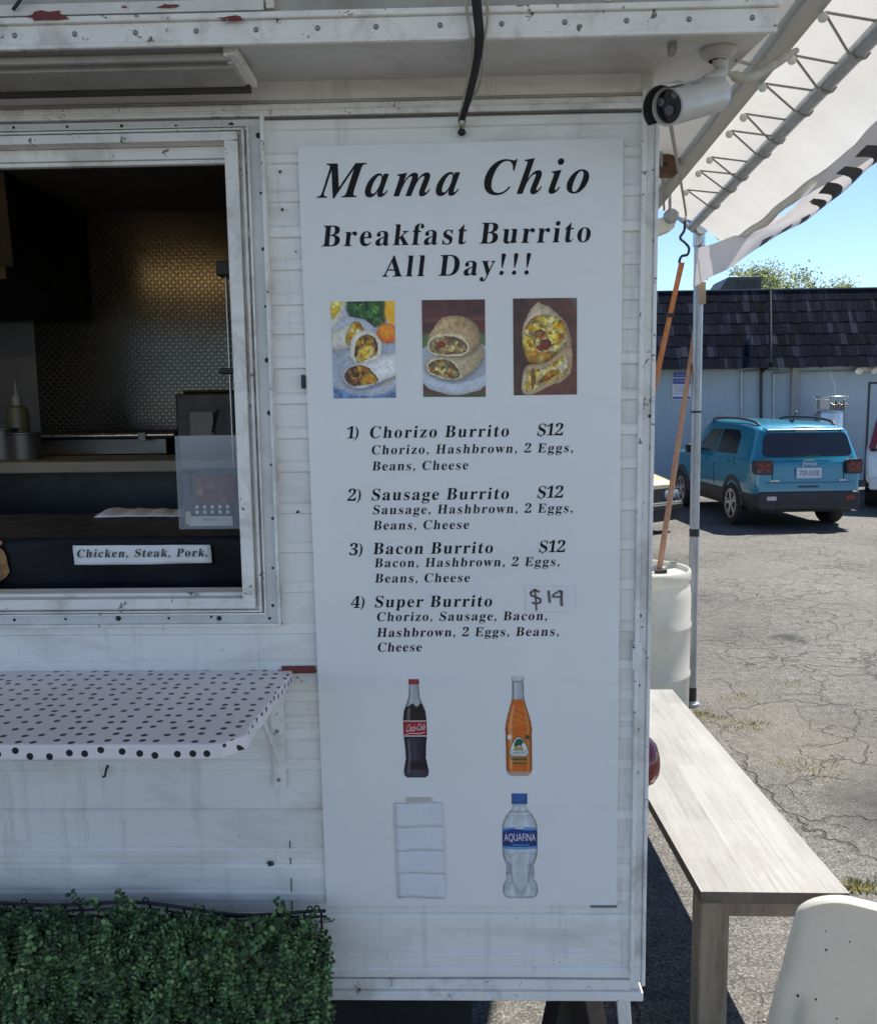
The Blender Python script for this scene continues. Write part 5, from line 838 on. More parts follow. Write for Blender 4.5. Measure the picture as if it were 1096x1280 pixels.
def leaf(mb, p, n, up, ln, wd):
    s_ = n.cross(up); s_ = s_.normalized() if s_.length > 1e-4 else Vector((1,0,0)); t = s_.cross(n).normalized()
    mb.add([p, p+t*ln*.35+s_*wd-n*wd*.25, p+t*ln*.75+s_*wd*.7-n*wd*.3, p+t*ln-n*wd*.5, p+t*ln*.75-s_*wd*.7-n*wd*.3, p+t*ln*.35-s_*wd-n*wd*.25, p+t*ln*.5+n*wd*.15], [(0,1,6,5),(1,2,6),(2,3,6),(3,4,6),(4,5,6)])
mb = MB()
for s_i in range(1900):          # sprigs: a bent stem with paired leaves
    z = random.uniform(hz1-.40, hz1+.012); x = random.uniform(-1.12, hx1+.022 if z < hz1-.03 else hx1-.012); z = min(z, top(x)+.010); dp = random.uniform(-.035, .045)
    if random.random() < .1: z = top(x)-random.uniform(-.006, .02)
    d = Vector((random.uniform(-.6,.6), random.uniform(-1.,-.2), random.uniform(-1.5,.35))).normalized(); upw = s_i >= 1780
    if x > hx1-.05: d.x = -abs(d.x)*.5
   
    if upw: x = min(x, hx1-.07); z = top(x)-random.uniform(.0, .025); dp = random.uniform(.0, .04); d = Vector((random.uniform(-1,1), random.uniform(-.3,0), random.uniform(-.1,.4))).normalized()
    p = Vector((x, hy+dp, z)); nl = random.randint(3, 6) if upw else random.randint(7, 14); ls = random.uniform(.0055, .0125)
    for q in range(nl):
        p = p+d*.0085; d = (d+Vector((0, .06, -.06 if upw else -.10))).normalized()
        for sd in (-1, 1):
            side = d.cross(Vector((0,-1,0))); side = side.normalized() if side.length > .05 else Vector((1,0,0))
            n = (Vector((0,-1,.45))+Vector((random.uniform(-.7,.7), random.uniform(-.4,.4), random.uniform(-.6,.6)))).normalized()
            leaf(mb, p, n, side*sd+d*.5, ls*random.uniform(.75,1.2), ls*.40)
LEAF = island_mat('artificial_leaf', [(0,(.012,.028,.010)), (.4,(.040,.084,.030)), (.75,(.082,.165,.06)), (.94,(.16,.26,.105)), (1,(.25,.32,.16))], .45, .25, 22)
mb.build('foliage', LEAF, hedge, smooth=None)
xs = [hx0+i*(hx1-hx0)/40 for i in range(41)]
mb = MB(); mb.tube([(x, hy+.045, top(x)+.002) for x in xs], .0035, 8); mb.tube([(x, hy+.047, top(x)-.012) for x in xs], .002, 6); mb.build('top_wire', BLACK, hedge, smooth=True)
E0 = None
for q in ((30,1148), (95,1142), (182,1144), (252,1150), (348,1146), (387,1142), (396,1152)):
    c = PY(*q, hy+.04); c.z = top(c.x)+.008
    if E0 is None:
        mb = MB(); mb.tube([(c.x+.005*cos(a*pi/6), hy+.045, c.z+.005*sin(a*pi/6)) for a in range(13)], .0017, 6); E0 = mb.build('eyelet', BLACK, hedge, smooth=True); EC = c
    else: o = E0.copy(); COL.objects.link(o); o.location = (c.x-EC.x, 0, c.z-EC.z)
# ---------------------------------------------------------------- strap from the overhang to the wall
st = thing('awning_strap', 'curved black strap between pale cords hanging from the roof overhang', 'strap', tuple(PY(577, 165, D-.01)))
pts = [PY(594, -14, 1.405), PY(597, 18, 1.418), PY(599, 45, 1.425), PY(596, 75, 1.47), PY(590, 105, 1.54), PY(583, 130, 1.60), PY(577, 150, 1.645)]
def smoothpath(p, n=6):
    p = [Vector(q) for q in p]; out = []
    for i in range(len(p)-1):
        a, b, c, d = p[max(0,i-1)], p[i], p[i+1], p[min(len(p)-1, i+2)]
        for k in range(n):
            t = k/n; out.append(.5*((2*b)+(c-a)*t+(2*a-5*b+4*c-d)*t*t+(3*b-a-3*c+d)*t**3))
    return out+[p[-1]]
sp_ = smoothpath(pts); mb = MB(); n = len(sp_)
mb.sheet([[p+Vector((-.0075+.002*i/n, 0, 0)), p+Vector((0, -.003, 0)), p+Vector((.0075-.002*i/n, 0, 0))] for i, p in enumerate(sp_)]); mb.build('webbing', M('black_webbing', (.012,.012,.013), .7, var=.3, bump=.4, bs=400), st, smooth=True, solid=.002)
for k_, (o0, o1) in enumerate(((-.017, -.005), (.014, .006))):
    mb = MB(); cp = [p+Vector((o0+(o1-o0)*i/n+(.004*sin(i*.35) if k_ else 0), .012-.008*i/n, 0)) for i, p in enumerate(sp_)]+[PY(576+k_*3, 160, D-.012)]; mb.tube(cp, .0025, 6); mb.build('side_cord', CABLE, st, smooth=True)
c = PY(577, 165, D-.01); mb = MB(); mb.ball((c.x, D-.010, c.z), (.008, .0095, .006), 10, 7); mb.tube([(c.x-.004, D-.014, c.z), (c.x-.001, D-.015, c.z+.012), (c.x+.005, D-.013, c.z+.006)], .002, 6); mb.build('wall_hook', BLACK, st, smooth=True)
# ---------------------------------------------------------------- security camera
mount = PY(897, 76, 1.545); mz = 2.5185
sec = thing('security_camera', 'white bullet security camera hung under the roof overhang corner', 'security camera', (mount.x, 1.545, mz-.01))
CAMW = M('camera_white_metal', (.47,.45,.405), .35, var=.06, dirt=((.3,.27,.22), .4, 14)); 
mb = MB(); mb.lathe([(.001,0), (.030,0), (.031,-.006), (.026,-.013), (.019,-.018), (.016,-.018), (.015,-.02)], (mount.x, 1.545, mz), (0,0,1), 28); mb.build('mount_base', CAMW, sec, smooth=True)
B0_ = PY(897, 117, 1.565); F0_ = PY(834, 133, 1.475)
ax = (F0_-B0_).normalized(); R0 = .030
mb = MB(); j = Vector((mount.x+.006, 1.55, mz-.02)); mid = B0_.lerp(F0_, .28)+Vector((0,0,R0-.004)); mb.tube([(mount.x, 1.545, mz-.012), j, (mount.x+.010, 1.552, mz-.036), mid], [.011,.013,.011,.009], 12); mb.ball(j, .0135); mb.build('swivel', CAMW, sec, smooth=True)
Ln = (F0_-B0_).length
mb = MB(); mb.lathe([(.001,0), (R0*.86,0), (R0*.98,.006), (R0,.03), (R0,Ln*.55), (R0*1.005,Ln*.555), (R0*1.005,Ln), (R0*.88,Ln), (R0*.86,Ln-.006)], B0_, ax, 40); body = mb.build('body', CAMW, sec, smooth=True)
mb = MB(); mb.lathe([(R0*.86,Ln-.007), (.001,Ln-.0071)], B0_, ax, 36); k = NT('lens_glass'); k.p.inputs['Base Color'].default_value = (.008,.008,.014,1); k.p.inputs['Roughness'].default_value = .08; fg = mb.build('lens_face', k.m, sec, smooth=True)
up = Vector((0,0,1)); sdv = ax.cross(up).normalized(); upv = sdv.cross(ax).normalized(); F1 = B0_+ax*(Ln-.006)
mb = MB(); mb.lathe([(.001,.003), (.008,.003), (.0095,.0)], F1-upv*.006, ax, 20); mb.build('lens', M('lens_ring', (.10,.10,.12), .2, .4), fg, smooth=True)
for a, b in ((-.014,.014), (.015,.010)): 
    mb = MB(); mb.lathe([(.001,.002), (.0055,.002), (.007,0)], F1+sdv*a+upv*b, ax, 16); mb.build('infrared_lamp', M('ir_lamp', (.14,.14,.17), .2, .3), fg, smooth=True)
mb = MB(); rows = []
for i in range(13):
    a = radians(-35+i*165/12); d_ = sdv*cos(a)+upv*sin(a); rows.append([B0_+ax*(Ln*.82)+d_*(R0+.003), B0_+ax*(Ln+.020)+d_*(R0+.003)])
mb.sheet(rows); sh_ = mb.build('sun_hood', M('hood_dark_underside', (.012,.012,.014), .5, var=.2), sec, smooth=True)
mb = MB(); mb.sheet([[q+(q-B0_-ax*((q-B0_).dot(ax))).normalized()*.002 for q in r] for r in rows]); mb.build('hood_shell', CAMW, sh_, smooth=True, solid=.001)
ry = -sdv if sdv.y > 0 else sdv      # the side turned to the viewer
cap = lambda a, b: B0_+ax*(Ln*.70-a)+ (ry*cos(b/R0+.72)+upv*sin(b/R0+.72))*(R0+.0012)
sans_mesh('lettering', 'PROJECT', INK, sec, cap, .032, .0055)
mb = MB(); cb = smoothpath([(mount.x+.008, 1.55, mz-.03), PY(930, 98, 1.6), PY(960, 84, 1.66), PY(985, 68, 1.74), PY(995, 63, 1.8)]); mb.tube(cb, [.0045]*4+[.009]*(len(cb)-10)+[.006]*6, 10); mb.build('power_cable', CABLE, sec, smooth=True)
mb = MB(); mb.tube(smoothpath([PY(920, 75, 1.58), PY(940, 79, 1.62), PY(958, 72, 1.62)]), .003, 8); mb.build('data_cable', CABLE, sec, smooth=True)
# ---------------------------------------------------------------- canopy: pipe frame, laced tarp
yp = 5.36; base = PZ(864, 882, 0); ptop = PY(874, 288, base.y); zt = ptop.z
can = thing('canopy', 'white laced tarp canopy on a galvanised pipe frame', 'canopy', tuple(base))
mb = MB(); mb.tube([base, base.lerp(ptop, .5), ptop], .029, 16); mb.tube([base+Vector((0,0,.001)), base+Vector((0,0,.02))], .05, 12); pole = mb.build('pole', GALV, can, smooth=True)
mb = MB(); c = PY(868, 600, base.y); 
for t0_, t1_, r_ in ((.372, .388, .031), (.632, .636, .033), (.012, .042, .031)):
    mb = MB(); mb.tube([(base.x+(ptop.x-base.x)*t, base.y, zt*t) for t in (t0_, t1_)], r_, 14); mb.build('tape_band', BLACK, pole, smooth=True)
bm0 = PZ(870, 278, zt); bm1 = PZ(1090, 45, zt); bd = (bm1-bm0).normalized(); bm_end = bm0+bd*6.2; bst = bm0-bd*.12
mb = MB(); mb.tube([bst, bm0.lerp(bm_end, .5), bm_end], .026, 16); mb.build('beam', GALV, can, smooth=True)
mb = MB(); e = PY(845, 266, base.y+.1); mb.tube([ptop+Vector((0,0,.0)), ptop.lerp(e, .5), e, e+(e-ptop)*3], .026, 14); mb.build('beam', GALV, can, smooth=True)
mb = MB(); mb.tube([ptop+Vector((0,0,-.09)), ptop+Vector((0,0,.02))], .036, 14); mb.tube([ptop+Vector((0,0,.0)), ptop+bd*.09], .036, 14); mb.tube([ptop, ptop+(e-ptop).normalized()*.09], .033, 14); mb.build('corner_fitting', STEEL, can, smooth=True)
mb = MB(); p2 = Vector((bm_end.x, bm_end.y+.06, 0)); mb.tube([p2, Vector((p2.x, p2.y, zt))], .029, 14); mb.build('pole', GALV, can, smooth=True)
h0, h1 = PZ(832, 250, zt+.02), PZ(1030, 10, zt+.02); hd_ = (h1-h0).normalized(); hst = h0-hd_*.55; hen = h0+hd_*6.1
perp = Vector((-1, 0, 0)); 
# inner sheet with a hem
rows = []; random.seed(9)
for j in range(41):
    v = j/40; p = hst.lerp(hen, v); r = []
    for i in range(13):
        u = i/12; r.append(p+Vector((-u*2.1, 0, u*.75+.035*sin(u*9+v*14)*u+.02*sin(v*38)*(1-u)*u*3)))
    rows.append(r)
mb = MB(); mb.sheet(rows); mb.build('inner_tarp', TARP, can, smooth=True)
mb = MB(); rows2 = [[p+Vector((0,0,-.002)), p+Vector((-.035,0,.010)), p+Vector((-.075,0,.024))] for p in [hst.lerp(hen, j/40) for j in range(41)]]; mb.sheet(rows2); mb.build('hem', TARP2, can, smooth=True, solid=.003)
mb = MB(); mb.tube([hst.lerp(hen, j/30)+Vector((-.066+.004*sin(j*1.9), 0, .006+.003*sin(j*2.3))) for j in range(31)], .0065, 8); mb.build('hem_rope', CORD, can, smooth=True)
# outer roof sheet passing over the beam with a hanging flap
rows = []
for j in range(61):
    v = j/60; p = (bst-bd*.0).lerp(bm_end, v); wv = .006*sin(v*40)+.004*sin(v*91)
    r = [p+Vector((.235+.005*sin(v*70), 0, -.135+wv)), p+Vector((.16, 0, -.075+wv*.5)), p+Vector((.07, 0, -.005)), p+Vector((.0, 0, .034)), p+Vector((-.1, 0, .07)), p+Vector((-.35, 0, .17)), p+Vector((-.8, 0, .34)), p+Vector((-1.5, 0, .60)), p+Vector((-2.4, 0, .93))]
    rows.append(r)
mb = MB(); mb.sheet(rows); mb.build('outer_tarp', TARP, can, smooth=True)
mb = MB(); mb.sheet([[r[0]+Vector((.001,0,-.001)), r[0].lerp(r[1], .45)+Vector((.002,0,-.002))] for r in rows]); mb.build('flap_hem', TARP2, can, smooth=True, solid=.002)
g0 = rows[0][0].lerp(rows[0][1], .2); mb = MB(); mb.lathe([(.012,-.002), (.02,0), (.012,.002), (.012,-.002)], PY(897, 297, g0.y), (.5,-.6,.4), 16); mb.build('grommet', STEEL, can, smooth=True)
mb = MB(); mb.tube([PY(935, 92, 3.2), PY(890, 140, 3.9), PY(847, 188, 4.7)], .018, 10); mb.build('diagonal_pipe', GALV, can, smooth=True)  # thin grey pipe running diagonally below the tarp
DISC = M('toggle_plastic', (.58,.57,.53), .45, var=.08); T0 = None
def beam_near(x, y):
    best = None
    for i in range(400):
        p = bm0+bd*(i*.012-.1); d = p-Vector((0,0,HC)); X = PW/2+FPX*d.dot(CR)/d.dot(CF); Y_ = PH/2-FPX*d.dot(CU)/d.dot(CF); e_ = abs(X-x)+abs(Y_-y)
        if best is None or e_ < best[0]: best = (e_, p)
    return best[1]
for (x, y), s_ in (((1033,15),1.35), ((994,69),1.05), ((957,104),.92), ((933,142),.82), ((915,163),.74), ((890,196),.62), ((876,213),.55), ((860,237),.48)):
    p = PZ(x, y, zt+.012)
    if T0 is None:
        mb = MB(); mb.ball(p+Vector((-.014, -.01, -.016)), (.0145, .008, .0145), 14, 9); T0 = mb.build('lacing_toggle', DISC, can, smooth=True); TP = p
    else: o = T0.copy(); COL.objects.link(o); o.location = p-TP
    b1 = beam_near(x+56*s_, y+14*s_); b2 = beam_near(x+58*s_, y+34*s_)
    mb = MB(); mb.tube([p+Vector((-.02,0,-.004)), p, b1+Vector((0,0,.01))], .0038, 6); 
    loop = [p+Vector((-.004,0,-.002)), b2+Vector((-.033,0,-.012))]+[b2+Vector((.031*cos(a), 0, .031*sin(a))) for a in (radians(200), radians(235), radians(270), radians(305), radians(340))]
    mb.tube(loop, .0038, 6); mb.build('lacing_cord', CORD, can, smooth=True)
mb = MB(); mb.tube(smoothpath([PY(838, 155, 2.6), PY(845, 195, 3.2), PY(853, 240, 4.4), PY(858, 272, 5.3)]), .006, 8); mb.tube(smoothpath([PY(826, 190, 3.8), PY(828, 225, 4.2), PY(830, 262, 4.8)]), .006, 8); mb.build('hanging_rope', CORD, can, smooth=True)
# rusty timber block and the flood light behind the trailer end
c = PY(836, 208, 4.0); wb = thing('timber_block', 'small brown timber block behind the trailer corner under the canopy', 'wood block', (c.x, 4.0, c.z)); mb = MB(); mb.box((c.x-.06, 3.98, c.z-.035), (c.x+.035, 4.06, c.z+.05)); mb.box((c.x+.0355, 3.985, c.z+.028), (c.x+.05, 4.02, c.z+.046)); mb.build('block', M('brown_timber', (.12,.06,.035), .75, var=.4, vs=20), wb, bevel=.004); mb = MB(); mb.tube([(c.x-.02, 3.978, c.z+.01), (c.x-.02, 3.970, c.z+.01)], .008, 10); mb.build('bolt', RUSTSCREW, wb)
c = PY(832, 280, 4.6); fl = thing('flood_light', 'cream flood light box with a grey rear hub below the canopy corner', 'flood light', (c.x, 4.6, c.z)); mb = MB(); mb.prism(rrect(-.09, -.06, .045, .05, .012), lambda a, b, t: (c.x+a+b*.25, 4.6+t, c.z+b*.8+a*.35), -.05, .05); mb.build('housing', M('cream_lamp_box', (.74,.72,.6), .4, var=.06), fl, bevel=.006); mb = MB(); mb.lathe([(.001,-.10), (.028,-.10), (.036,-.09), (.036,-.055), (.001,-.055)], (c.x+.012, 4.62, c.z+.028), (0,1,0), 20); mb.build('hub', GALV, fl, smooth=True)
mb = MB(); mb.tube([(c.x+.02, 4.6, c.z+.05), (c.x+.02, 4.62, c.z+.4)], .008, 8); mb.build('hanger', GALV, fl)
# black and white valance cloth from the pole towards the viewer
va = thing('checkered_cloth', 'white cloth strip with black check blocks strung from the canopy pole', 'cloth strip', tuple(PY(868, 340, 5.3)))
ctl = [((868,312),(866,358),5.33), ((890,304),(892,345),5.2), ((926,292),(925,326),4.95), ((960,277),(955,304),4.6), ((985,263),(992,284),4.25), ((1010,240),(1030,259),3.85), ((1040,206),(1066,228),3.4), ((1070,178),(1103,197),3.0), ((1105,140),(1150,165),2.65), ((1190,60),(1260,90),2.1)]
tops = smoothpath([PY(*a, y) for a, b, y in ctl], 16); bots = smoothpath([PY(*b, y-.02) for a, b, y in ctl], 16)
mb = MB(); n = len(tops); rows = []; nv = 36
for i in range(n):
    r = []
    for j in range(nv+1):
        v = j/nv; bulge = sin(pi*min(1, max(0, (v-.35)/.65)))*.035*min(1, max(0, (i-22)/32)); r.append(tops[i].lerp(bots[i], v)+Vector((bulge*.4, -bulge, .004*sin(i*.28+v*4))))
    rows.append(r)
base_i = 0; vs = [p for r in rows for p in r]; fs = []; mi = []
arc = [0.]
for i in range(1, n): arc.append(arc[-1]+(tops[i].lerp(bots[i], .6)-tops[i-1].lerp(bots[i-1], .6)).length)
for i in range(n-1):
    for j in range(nv):
        fs.append((i*(nv+1)+j, i*(nv+1)+j+1, (i+1)*(nv+1)+j+1, (i+1)*(nv+1)+j)); q_ = arc[i]+(.0016*j if i < 80 else 0); b_ = int(q_/(.12 if i < 80 else .16))
        black = b_ % 2 == 0 and j >= (26 if i < 74 else 12)
        mi.append(1 if i > 38 and black else 0)
mb.v = vs; mb.f = fs; mb.mi = mi
mb.build('cloth', [M('pinkish_white_cloth', (.66,.62,.61), .7, var=.06, bump=.3, bs=30, trans=.2), M('black_check', (.014,.014,.022), .6, var=.25)], va, smooth=True)
mb = MB(); mb.bar(PY(878, 352, 5.30), PY(878, 380, 5.30), .035, .02, (0,1,0)); mb.build('hanger_block', M('tan_wood', (.42,.30,.19), .7, var=.3), va, bevel=.003)
mb = MB(); mb.tube([PY(872, 312, 5.32), PY(878, 300, 5.33)], .004, 6); mb.tube([PY(874, 322, 5.3), PY(884, 350, 5.28)], .004, 6); mb.build('tie', RUBBER, va)
# ---------------------------------------------------------------- barrel
bc = Vector((1.385-.30, 5.10, 0)); bar = thing('water_barrel', 'translucent white plastic barrel weighting the canopy pole', 'barrel', tuple(bc))
PLAST = M('white_hdpe', (.64,.635,.585), .35, var=.06, vs=4, trans=.5, dirt=((.42,.38,.28), .4, 7))
mb = MB(); R_ = .292
mb.lathe([(.001,0), (.255,0), (.278,.02), (R_,.07), (R_,.30), (R_+.006,.315), (R_+.006,.33), (R_,.345), (R_,.60), (R_+.006,.615), (R_+.006,.63), (R_,.645), (R_,.80), (R_-.006,.85), (.278,.875), (.283,.89), (.290,.90), (.290,.945), (.284,.955), (.275,.953), (.270,.935), (.262,.925), (.001,.925)], bc, seg=56)
mb.build('drum', PLAST, bar, smooth=True)
for a in (.6, 3.4): 
    mb = MB(); mb.lathe([(.04,.0), (.04,.018), (.034,.022), (.001,.022)], bc+Vector((.15*cos(a), .15*sin(a), .9255)), seg=18); mb.build('bung', PLAST, bar, smooth=True)
# ---------------------------------------------------------------- ratchet straps
STRAPM = M('orange_webbing', (.56,.20,.06), .7, var=.25, vs=30, bump=.4, bs=300); STRAPF = M('faded_orange_webbing', (.54,.29,.17), .75, var=.2, vs=30, bump=.4, bs=300)
def strap(lbl, pts, mat, anchor):
    t = thing('ratchet_strap', lbl, 'strap', anchor, 'orange straps tying the canopy to the barrel'); mb = MB(); p = [Vector(q) for q in pts]; rows = []
    for i, q in enumerate(p):
        tw = .35*sin(i*.8); rows.append([q+Vector((-.017*cos(tw), -.017*sin(tw), 0)), q+Vector((.017*cos(tw), .017*sin(tw), 0))])
    mb.sheet(rows); mb.build('webbing', mat, t, smooth=True, solid=.003); return t
a = PY(852, 328, 5.28); b = PY(817, 486, 5.12); e2 = b+(b-a)*.62
sA = strap('bright orange strap hooked high on the canopy corner', [a.lerp(e2, i/8) for i in range(9)], STRAPM, tuple(a))
mb = MB(); hp_ = [(856,276), (855,288), (850,297), (856,303), (861,310), (859,318), (852,320), (849,327), (853,331)]; mb.tube(smoothpath([PY(x, y, 5.3) for x, y in hp_]), .008, 8); mb.build('s_hook', BLACK, sA, smooth=True)
mb = MB(); m_ = a.lerp(b, .42); mb.bar(m_+Vector((0,-.004,.012)), m_+Vector((0,-.004,-.012)), .046, .010, (0,1,0)); mb.build('buckle', RUSTSCREW, sA, bevel=.002)
a = PY(873, 385, 5.46); b = Vector((PY(824, 696, 5.08).x, 5.08, .935))
sB = strap('faded orange strap from behind the pole down to the barrel top', [a.lerp(b, i/8) for i in range(9)], STRAPF, tuple(b))
mb = MB(); mb.bar(b+Vector((-.03,-.02,-.002)), b+Vector((.04,-.02,.004)), .03, .022); mb.build('ratchet', BLACK, sB, bevel=.003)
# ---------------------------------------------------------------- bench
bn = thing('wooden_bench', 'long weathered whitewashed bench beside the trailer end', 'bench', (.92, 3.28, 0))
k = NT('weathered_planks'); s = k.n('ShaderNodeTexBrick'); mp = k.mapping((1,1,1), (0,0,pi/2)); k.l(mp, s.inputs['Vector'])
s.inputs['Scale'].default_value = 1; s.inputs['Brick Width'].default_value = .72; s.inputs['Row Height'].default_value = .072; s.inputs['Mortar Size'].default_value = .0011; s.inputs['Mortar Smooth'].default_value = .3
s.inputs['Color1'].default_value = (.23,.228,.22,1); s.inputs['Color2'].default_value = (.165,.161,.153,1); s.inputs['Mortar'].default_value = (.15,.13,.105,1); s.offset = .37; s.offset_frequency = 2
gr_ = k.ramp(k.noise(9, 7, .7, k.mapping((9,.5,1))), [(.3, (.72,.71,.69)), (.65, (1.08,1.08,1.07))]); c = k.mix(.9, s.outputs['Color'], gr_, 'MULTIPLY')
f = k.ramp(k.noise(5, 6, .65, k.mapping((1,.35,1))), [(.42, (0,0,0)), (.68, (.75,)*3)]); c = k.mix(f, c, (.245,.242,.235)); f = k.ramp(k.noise(3.5, 7, .75, k.mapping((1,.5,1)), .6), [(.52, (0,0,0)), (.72, (.55,)*3)]); c = k.mix(f, c, (.17,.155,.135)); f = k.ramp(k.noise(60, 6, .7, k.mapping((1,.06,1))), [(.60, (0,0,0)), (.68, (.6,)*3)]); c = k.mix(f, c, (.16,.14,.12)); k.l(c, k.p.inputs['Base Color']); k.p.inputs['Roughness'].default_value = .75; k.bump(k.noise(12, 6, .7, k.mapping((12,.6,1))), .25, .003)
PLANK = k.m
WOOD = M('weathered_leg_wood', (.30,.235,.17), .75, var=.45, vs=3, stretch=(6,6,.7), bump=.3, bs=40, dirt=((.36,.33,.29), .8, 7), chips=((.12,.09,.06), .06, 14))
DARKEDGE = M('dark_wood_edge', (.16,.13,.105), .8, var=.4, vs=12, bump=.3, bs=40)
zb = .5; bx0, bx1, by0, by1 = .700, 1.10, 2.375, 4.20
tl0, tr0 = PZ(876, 1115, zb), PZ(1062, 1117, zb); tr1, tl1 = PZ(840, 862, zb), None
dirb = (tr1-tr0); L_ = dirb.length; dirb.normalize(); tl1 = tl0+dirb*L_
mb = MB(); mb.m = 0
nst = 40; rows = [[tl0.lerp(tl1, i/nst).lerp(tr0.lerp(tr1, i/nst), j/8)+Vector((0,0,0)) for j in range(9)] for i in range(nst+1)]
mb.sheet(rows); mb.m = 1; dn = Vector((0,0,-.036))
for a, b in ((tl0, tr0), (tr0, tr1), (tr1, tl1), (tl1, tl0)): mb.add([a, b, b+dn, a+dn], [(0,1,2,3)])
mb.add([tl0+dn, tr0+dn, tr1+dn, tl1+dn], [(0,1,2,3)]); mb.build('seat_top', [PLANK, DARKEDGE], bn)
ac = (tr0-tl0).normalized()
def legat(p, name='leg'):
    m = MB(); hw = .042
    m.add([p+ac*a*hw+dirb*b*hw+Vector((0,0,z)) for z in (0, zb-.0365) for a, b in ((-1,-1),(1,-1),(1,1),(-1,1))], [(0,3,2,1),(4,5,6,7),(0,1,5,4),(1,2,6,5),(2,3,7,6),(3,0,4,7)])
    m.v = [Vector((v[0], v[1], 0 if v[2] < .1 else v[2])) if True else v for v in m.v]
    return m.build(name, WOOD, bn, bevel=.004)
def flatp(v): return Vector((v.x, v.y, 0))
for a, b in ((.048,.055), (.048,L_-.06)):
    legat(flatp(tl0+ac*a+dirb*b)); legat(flatp(tr0-ac*a+dirb*b))
for p, q in ((tl0+ac*.092+dirb*.055, tr0-ac*.092+dirb*.055), (tl1+ac*.092-dirb*.06, tr1-ac*.092-dirb*.06), (tl0+ac*.048+dirb*.10, tl1+ac*.048-dirb*.105), (tr0-ac*.048+dirb*.10, tr1-ac*.048-dirb*.105)):
    m = MB(); m.bar(p+Vector((0,0,-.070)), q+Vector((0,0,-.070)), .024, .066); m.build('apron', WOOD, bn, bevel=.002)
# ---------------------------------------------------------------- folding chair, its back turned into view
cz = .9; cl = PZ(1001, 1119, cz); cr = PZ(1096, 1143, cz); dx = (cr-cl); dx.z = 0; dx.normalize()
ch = thing('folding_chair', 'off white plastic folding chair standing in front of the bench', 'chair', (cl.x+dx.x*.22, cl.y+dx.y*.22+.15, 0))
CHP = M('chair_plastic', (.60,.59,.545), .35, var=.05, vs=5, trans=.38, dirt=((.45,.42,.36), .3, 6), chips=((.12,.1,.09), .0, 26)); CHF = M('chair_frame_metal', (.5,.49,.46), .35, .3, var=.1)
back = Vector((-dx.y, dx.x, 0)); back = back if back.y > 0 else -back      # towards the sitter's front
Wc = .44
tilt = back*.32
def cp(u, v, t=0): return cl+dx*((u-.0)*Wc + (-.085*(1-v))*(1-2*u))+Vector((0,0,-(1-v)*.46))+back*((1-v)*.06)+back*t + back*.035*(1-(2*u-1)**2)
outl = []
def edge_pts():
    o = []
    for i in range(9):
        a = radians(180-i*90/8); o.append((.2+.2*cos(a), .88+.12*sin(a)))
    for i in range(9):
        a = radians(90-i*90/8); o.append((.8+.2*cos(a), .88+.12*sin(a)))
    o += [(1,.8),(1,.6),(1,.4),(1,.2),(1,0),(.8,0),(.6,0),(.4,0),(.2,0),(0,0),(0,.2),(0,.4),(0,.6),(0,.8)]; return o
eo = edge_pts(); ctrp = (.5, .5)
mb = MB(); rows = []
for k_ in (1.0, .985, .965, .94, .8, .55, .25, .02):
    dpt = .0 if k_ == 1 else (-.006 if k_ > .97 else (-.004 if k_ > .95 else (.004 if k_ > .9 else .007)))
    rows.append([cp(ctrp[0]+(u-.5)*k_, ctrp[1]+(v-.5)*k_, dpt) for u, v in eo]+[cp(ctrp[0]+(eo[0][0]-.5)*k_, ctrp[1]+(eo[0][1]-.5)*k_, dpt)])
mb.sheet(rows); rb = []
for k_, dpt in ((1.0,0), (1.006,.008), (1.004,.02), (.985,.026), (.94,.022), (.8,.020), (.5,.02), (.02,.02)):
    rb.append([cp(ctrp[0]+(u-.5)*k_, ctrp[1]+(v-.5)*k_, dpt) for u, v in eo]+[cp(ctrp[0]+(eo[0][0]-.5)*k_, ctrp[1]+(eo[0][1]-.5)*k_, dpt)])
mb.sheet([r[::-1] for r in rb]); mb.build('backrest', CHP, ch, smooth=True)
mb = MB(); sz = .45
sq = [cl+dx*(-.02), cl+dx*(Wc+.02), cl+dx*(Wc+.02)+back*.42, cl+dx*(-.02)+back*.42]; sq = [Vector((p.x, p.y, sz))+back*.07 for p in sq]
mb.add(sq+[p+Vector((0,0,-.03)) for p in sq], [(0,1,2,3),(7,6,5,4),(0,4,5,1),(1,5,6,2),(2,6,7,3),(3,7,4,0)]); mb.build('seat', CHP, ch, bevel=.01)
for s_ in (.02, Wc-.02):
    a = Vector((cl.x, cl.y, 0))+dx*s_
    mb = MB(); mb.tube([a+back*.55+Vector((0,0,.0)), a+back*.28+Vector((0,0,.40)), a+back*.17+Vector((0,0,.50)), a+back*.11+Vector((0,0,.70))], .012, 10); mb.build('leg', CHF, ch, smooth=True)
    mb = MB(); mb.tube([a-back*.05+Vector((0,0,0)), a+back*.36+Vector((0,0,.43))], .012, 10); mb.build('leg', CHF, ch, smooth=True)

SPK = M('dark_scuff', (.05,.04,.035), .7, var=.3)
def proj(p):
    d = p-Vector((0,0,HC)); return PW/2+FPX*d.dot(CR)/d.dot(CF), PH/2-FPX*d.dot(CU)/d.dot(CF)
cg = [(u/60, v/60) for u in range(2, 45) for v in range(6, 58)]; cpx = [(proj(cp(u, v)), u, v) for u, v in cg]
for x, y, r in ((1031,1190,.0034), (998,1246,.0042), (1018,1251,.0034), (1060,1177,.0024), (1046,1275,.0026), (1034,1166,.002)):
    (_, u, v) = min(cpx, key=lambda q: abs(q[0][0]-x)+abs(q[0][1]-y)); c0 = cp(u, v, .0035); mb = MB(); mb.ball(c0, (r*.7, r*.6, r*.85), 9, 6); mb.build('scuff', SPK, ch, smooth=True)
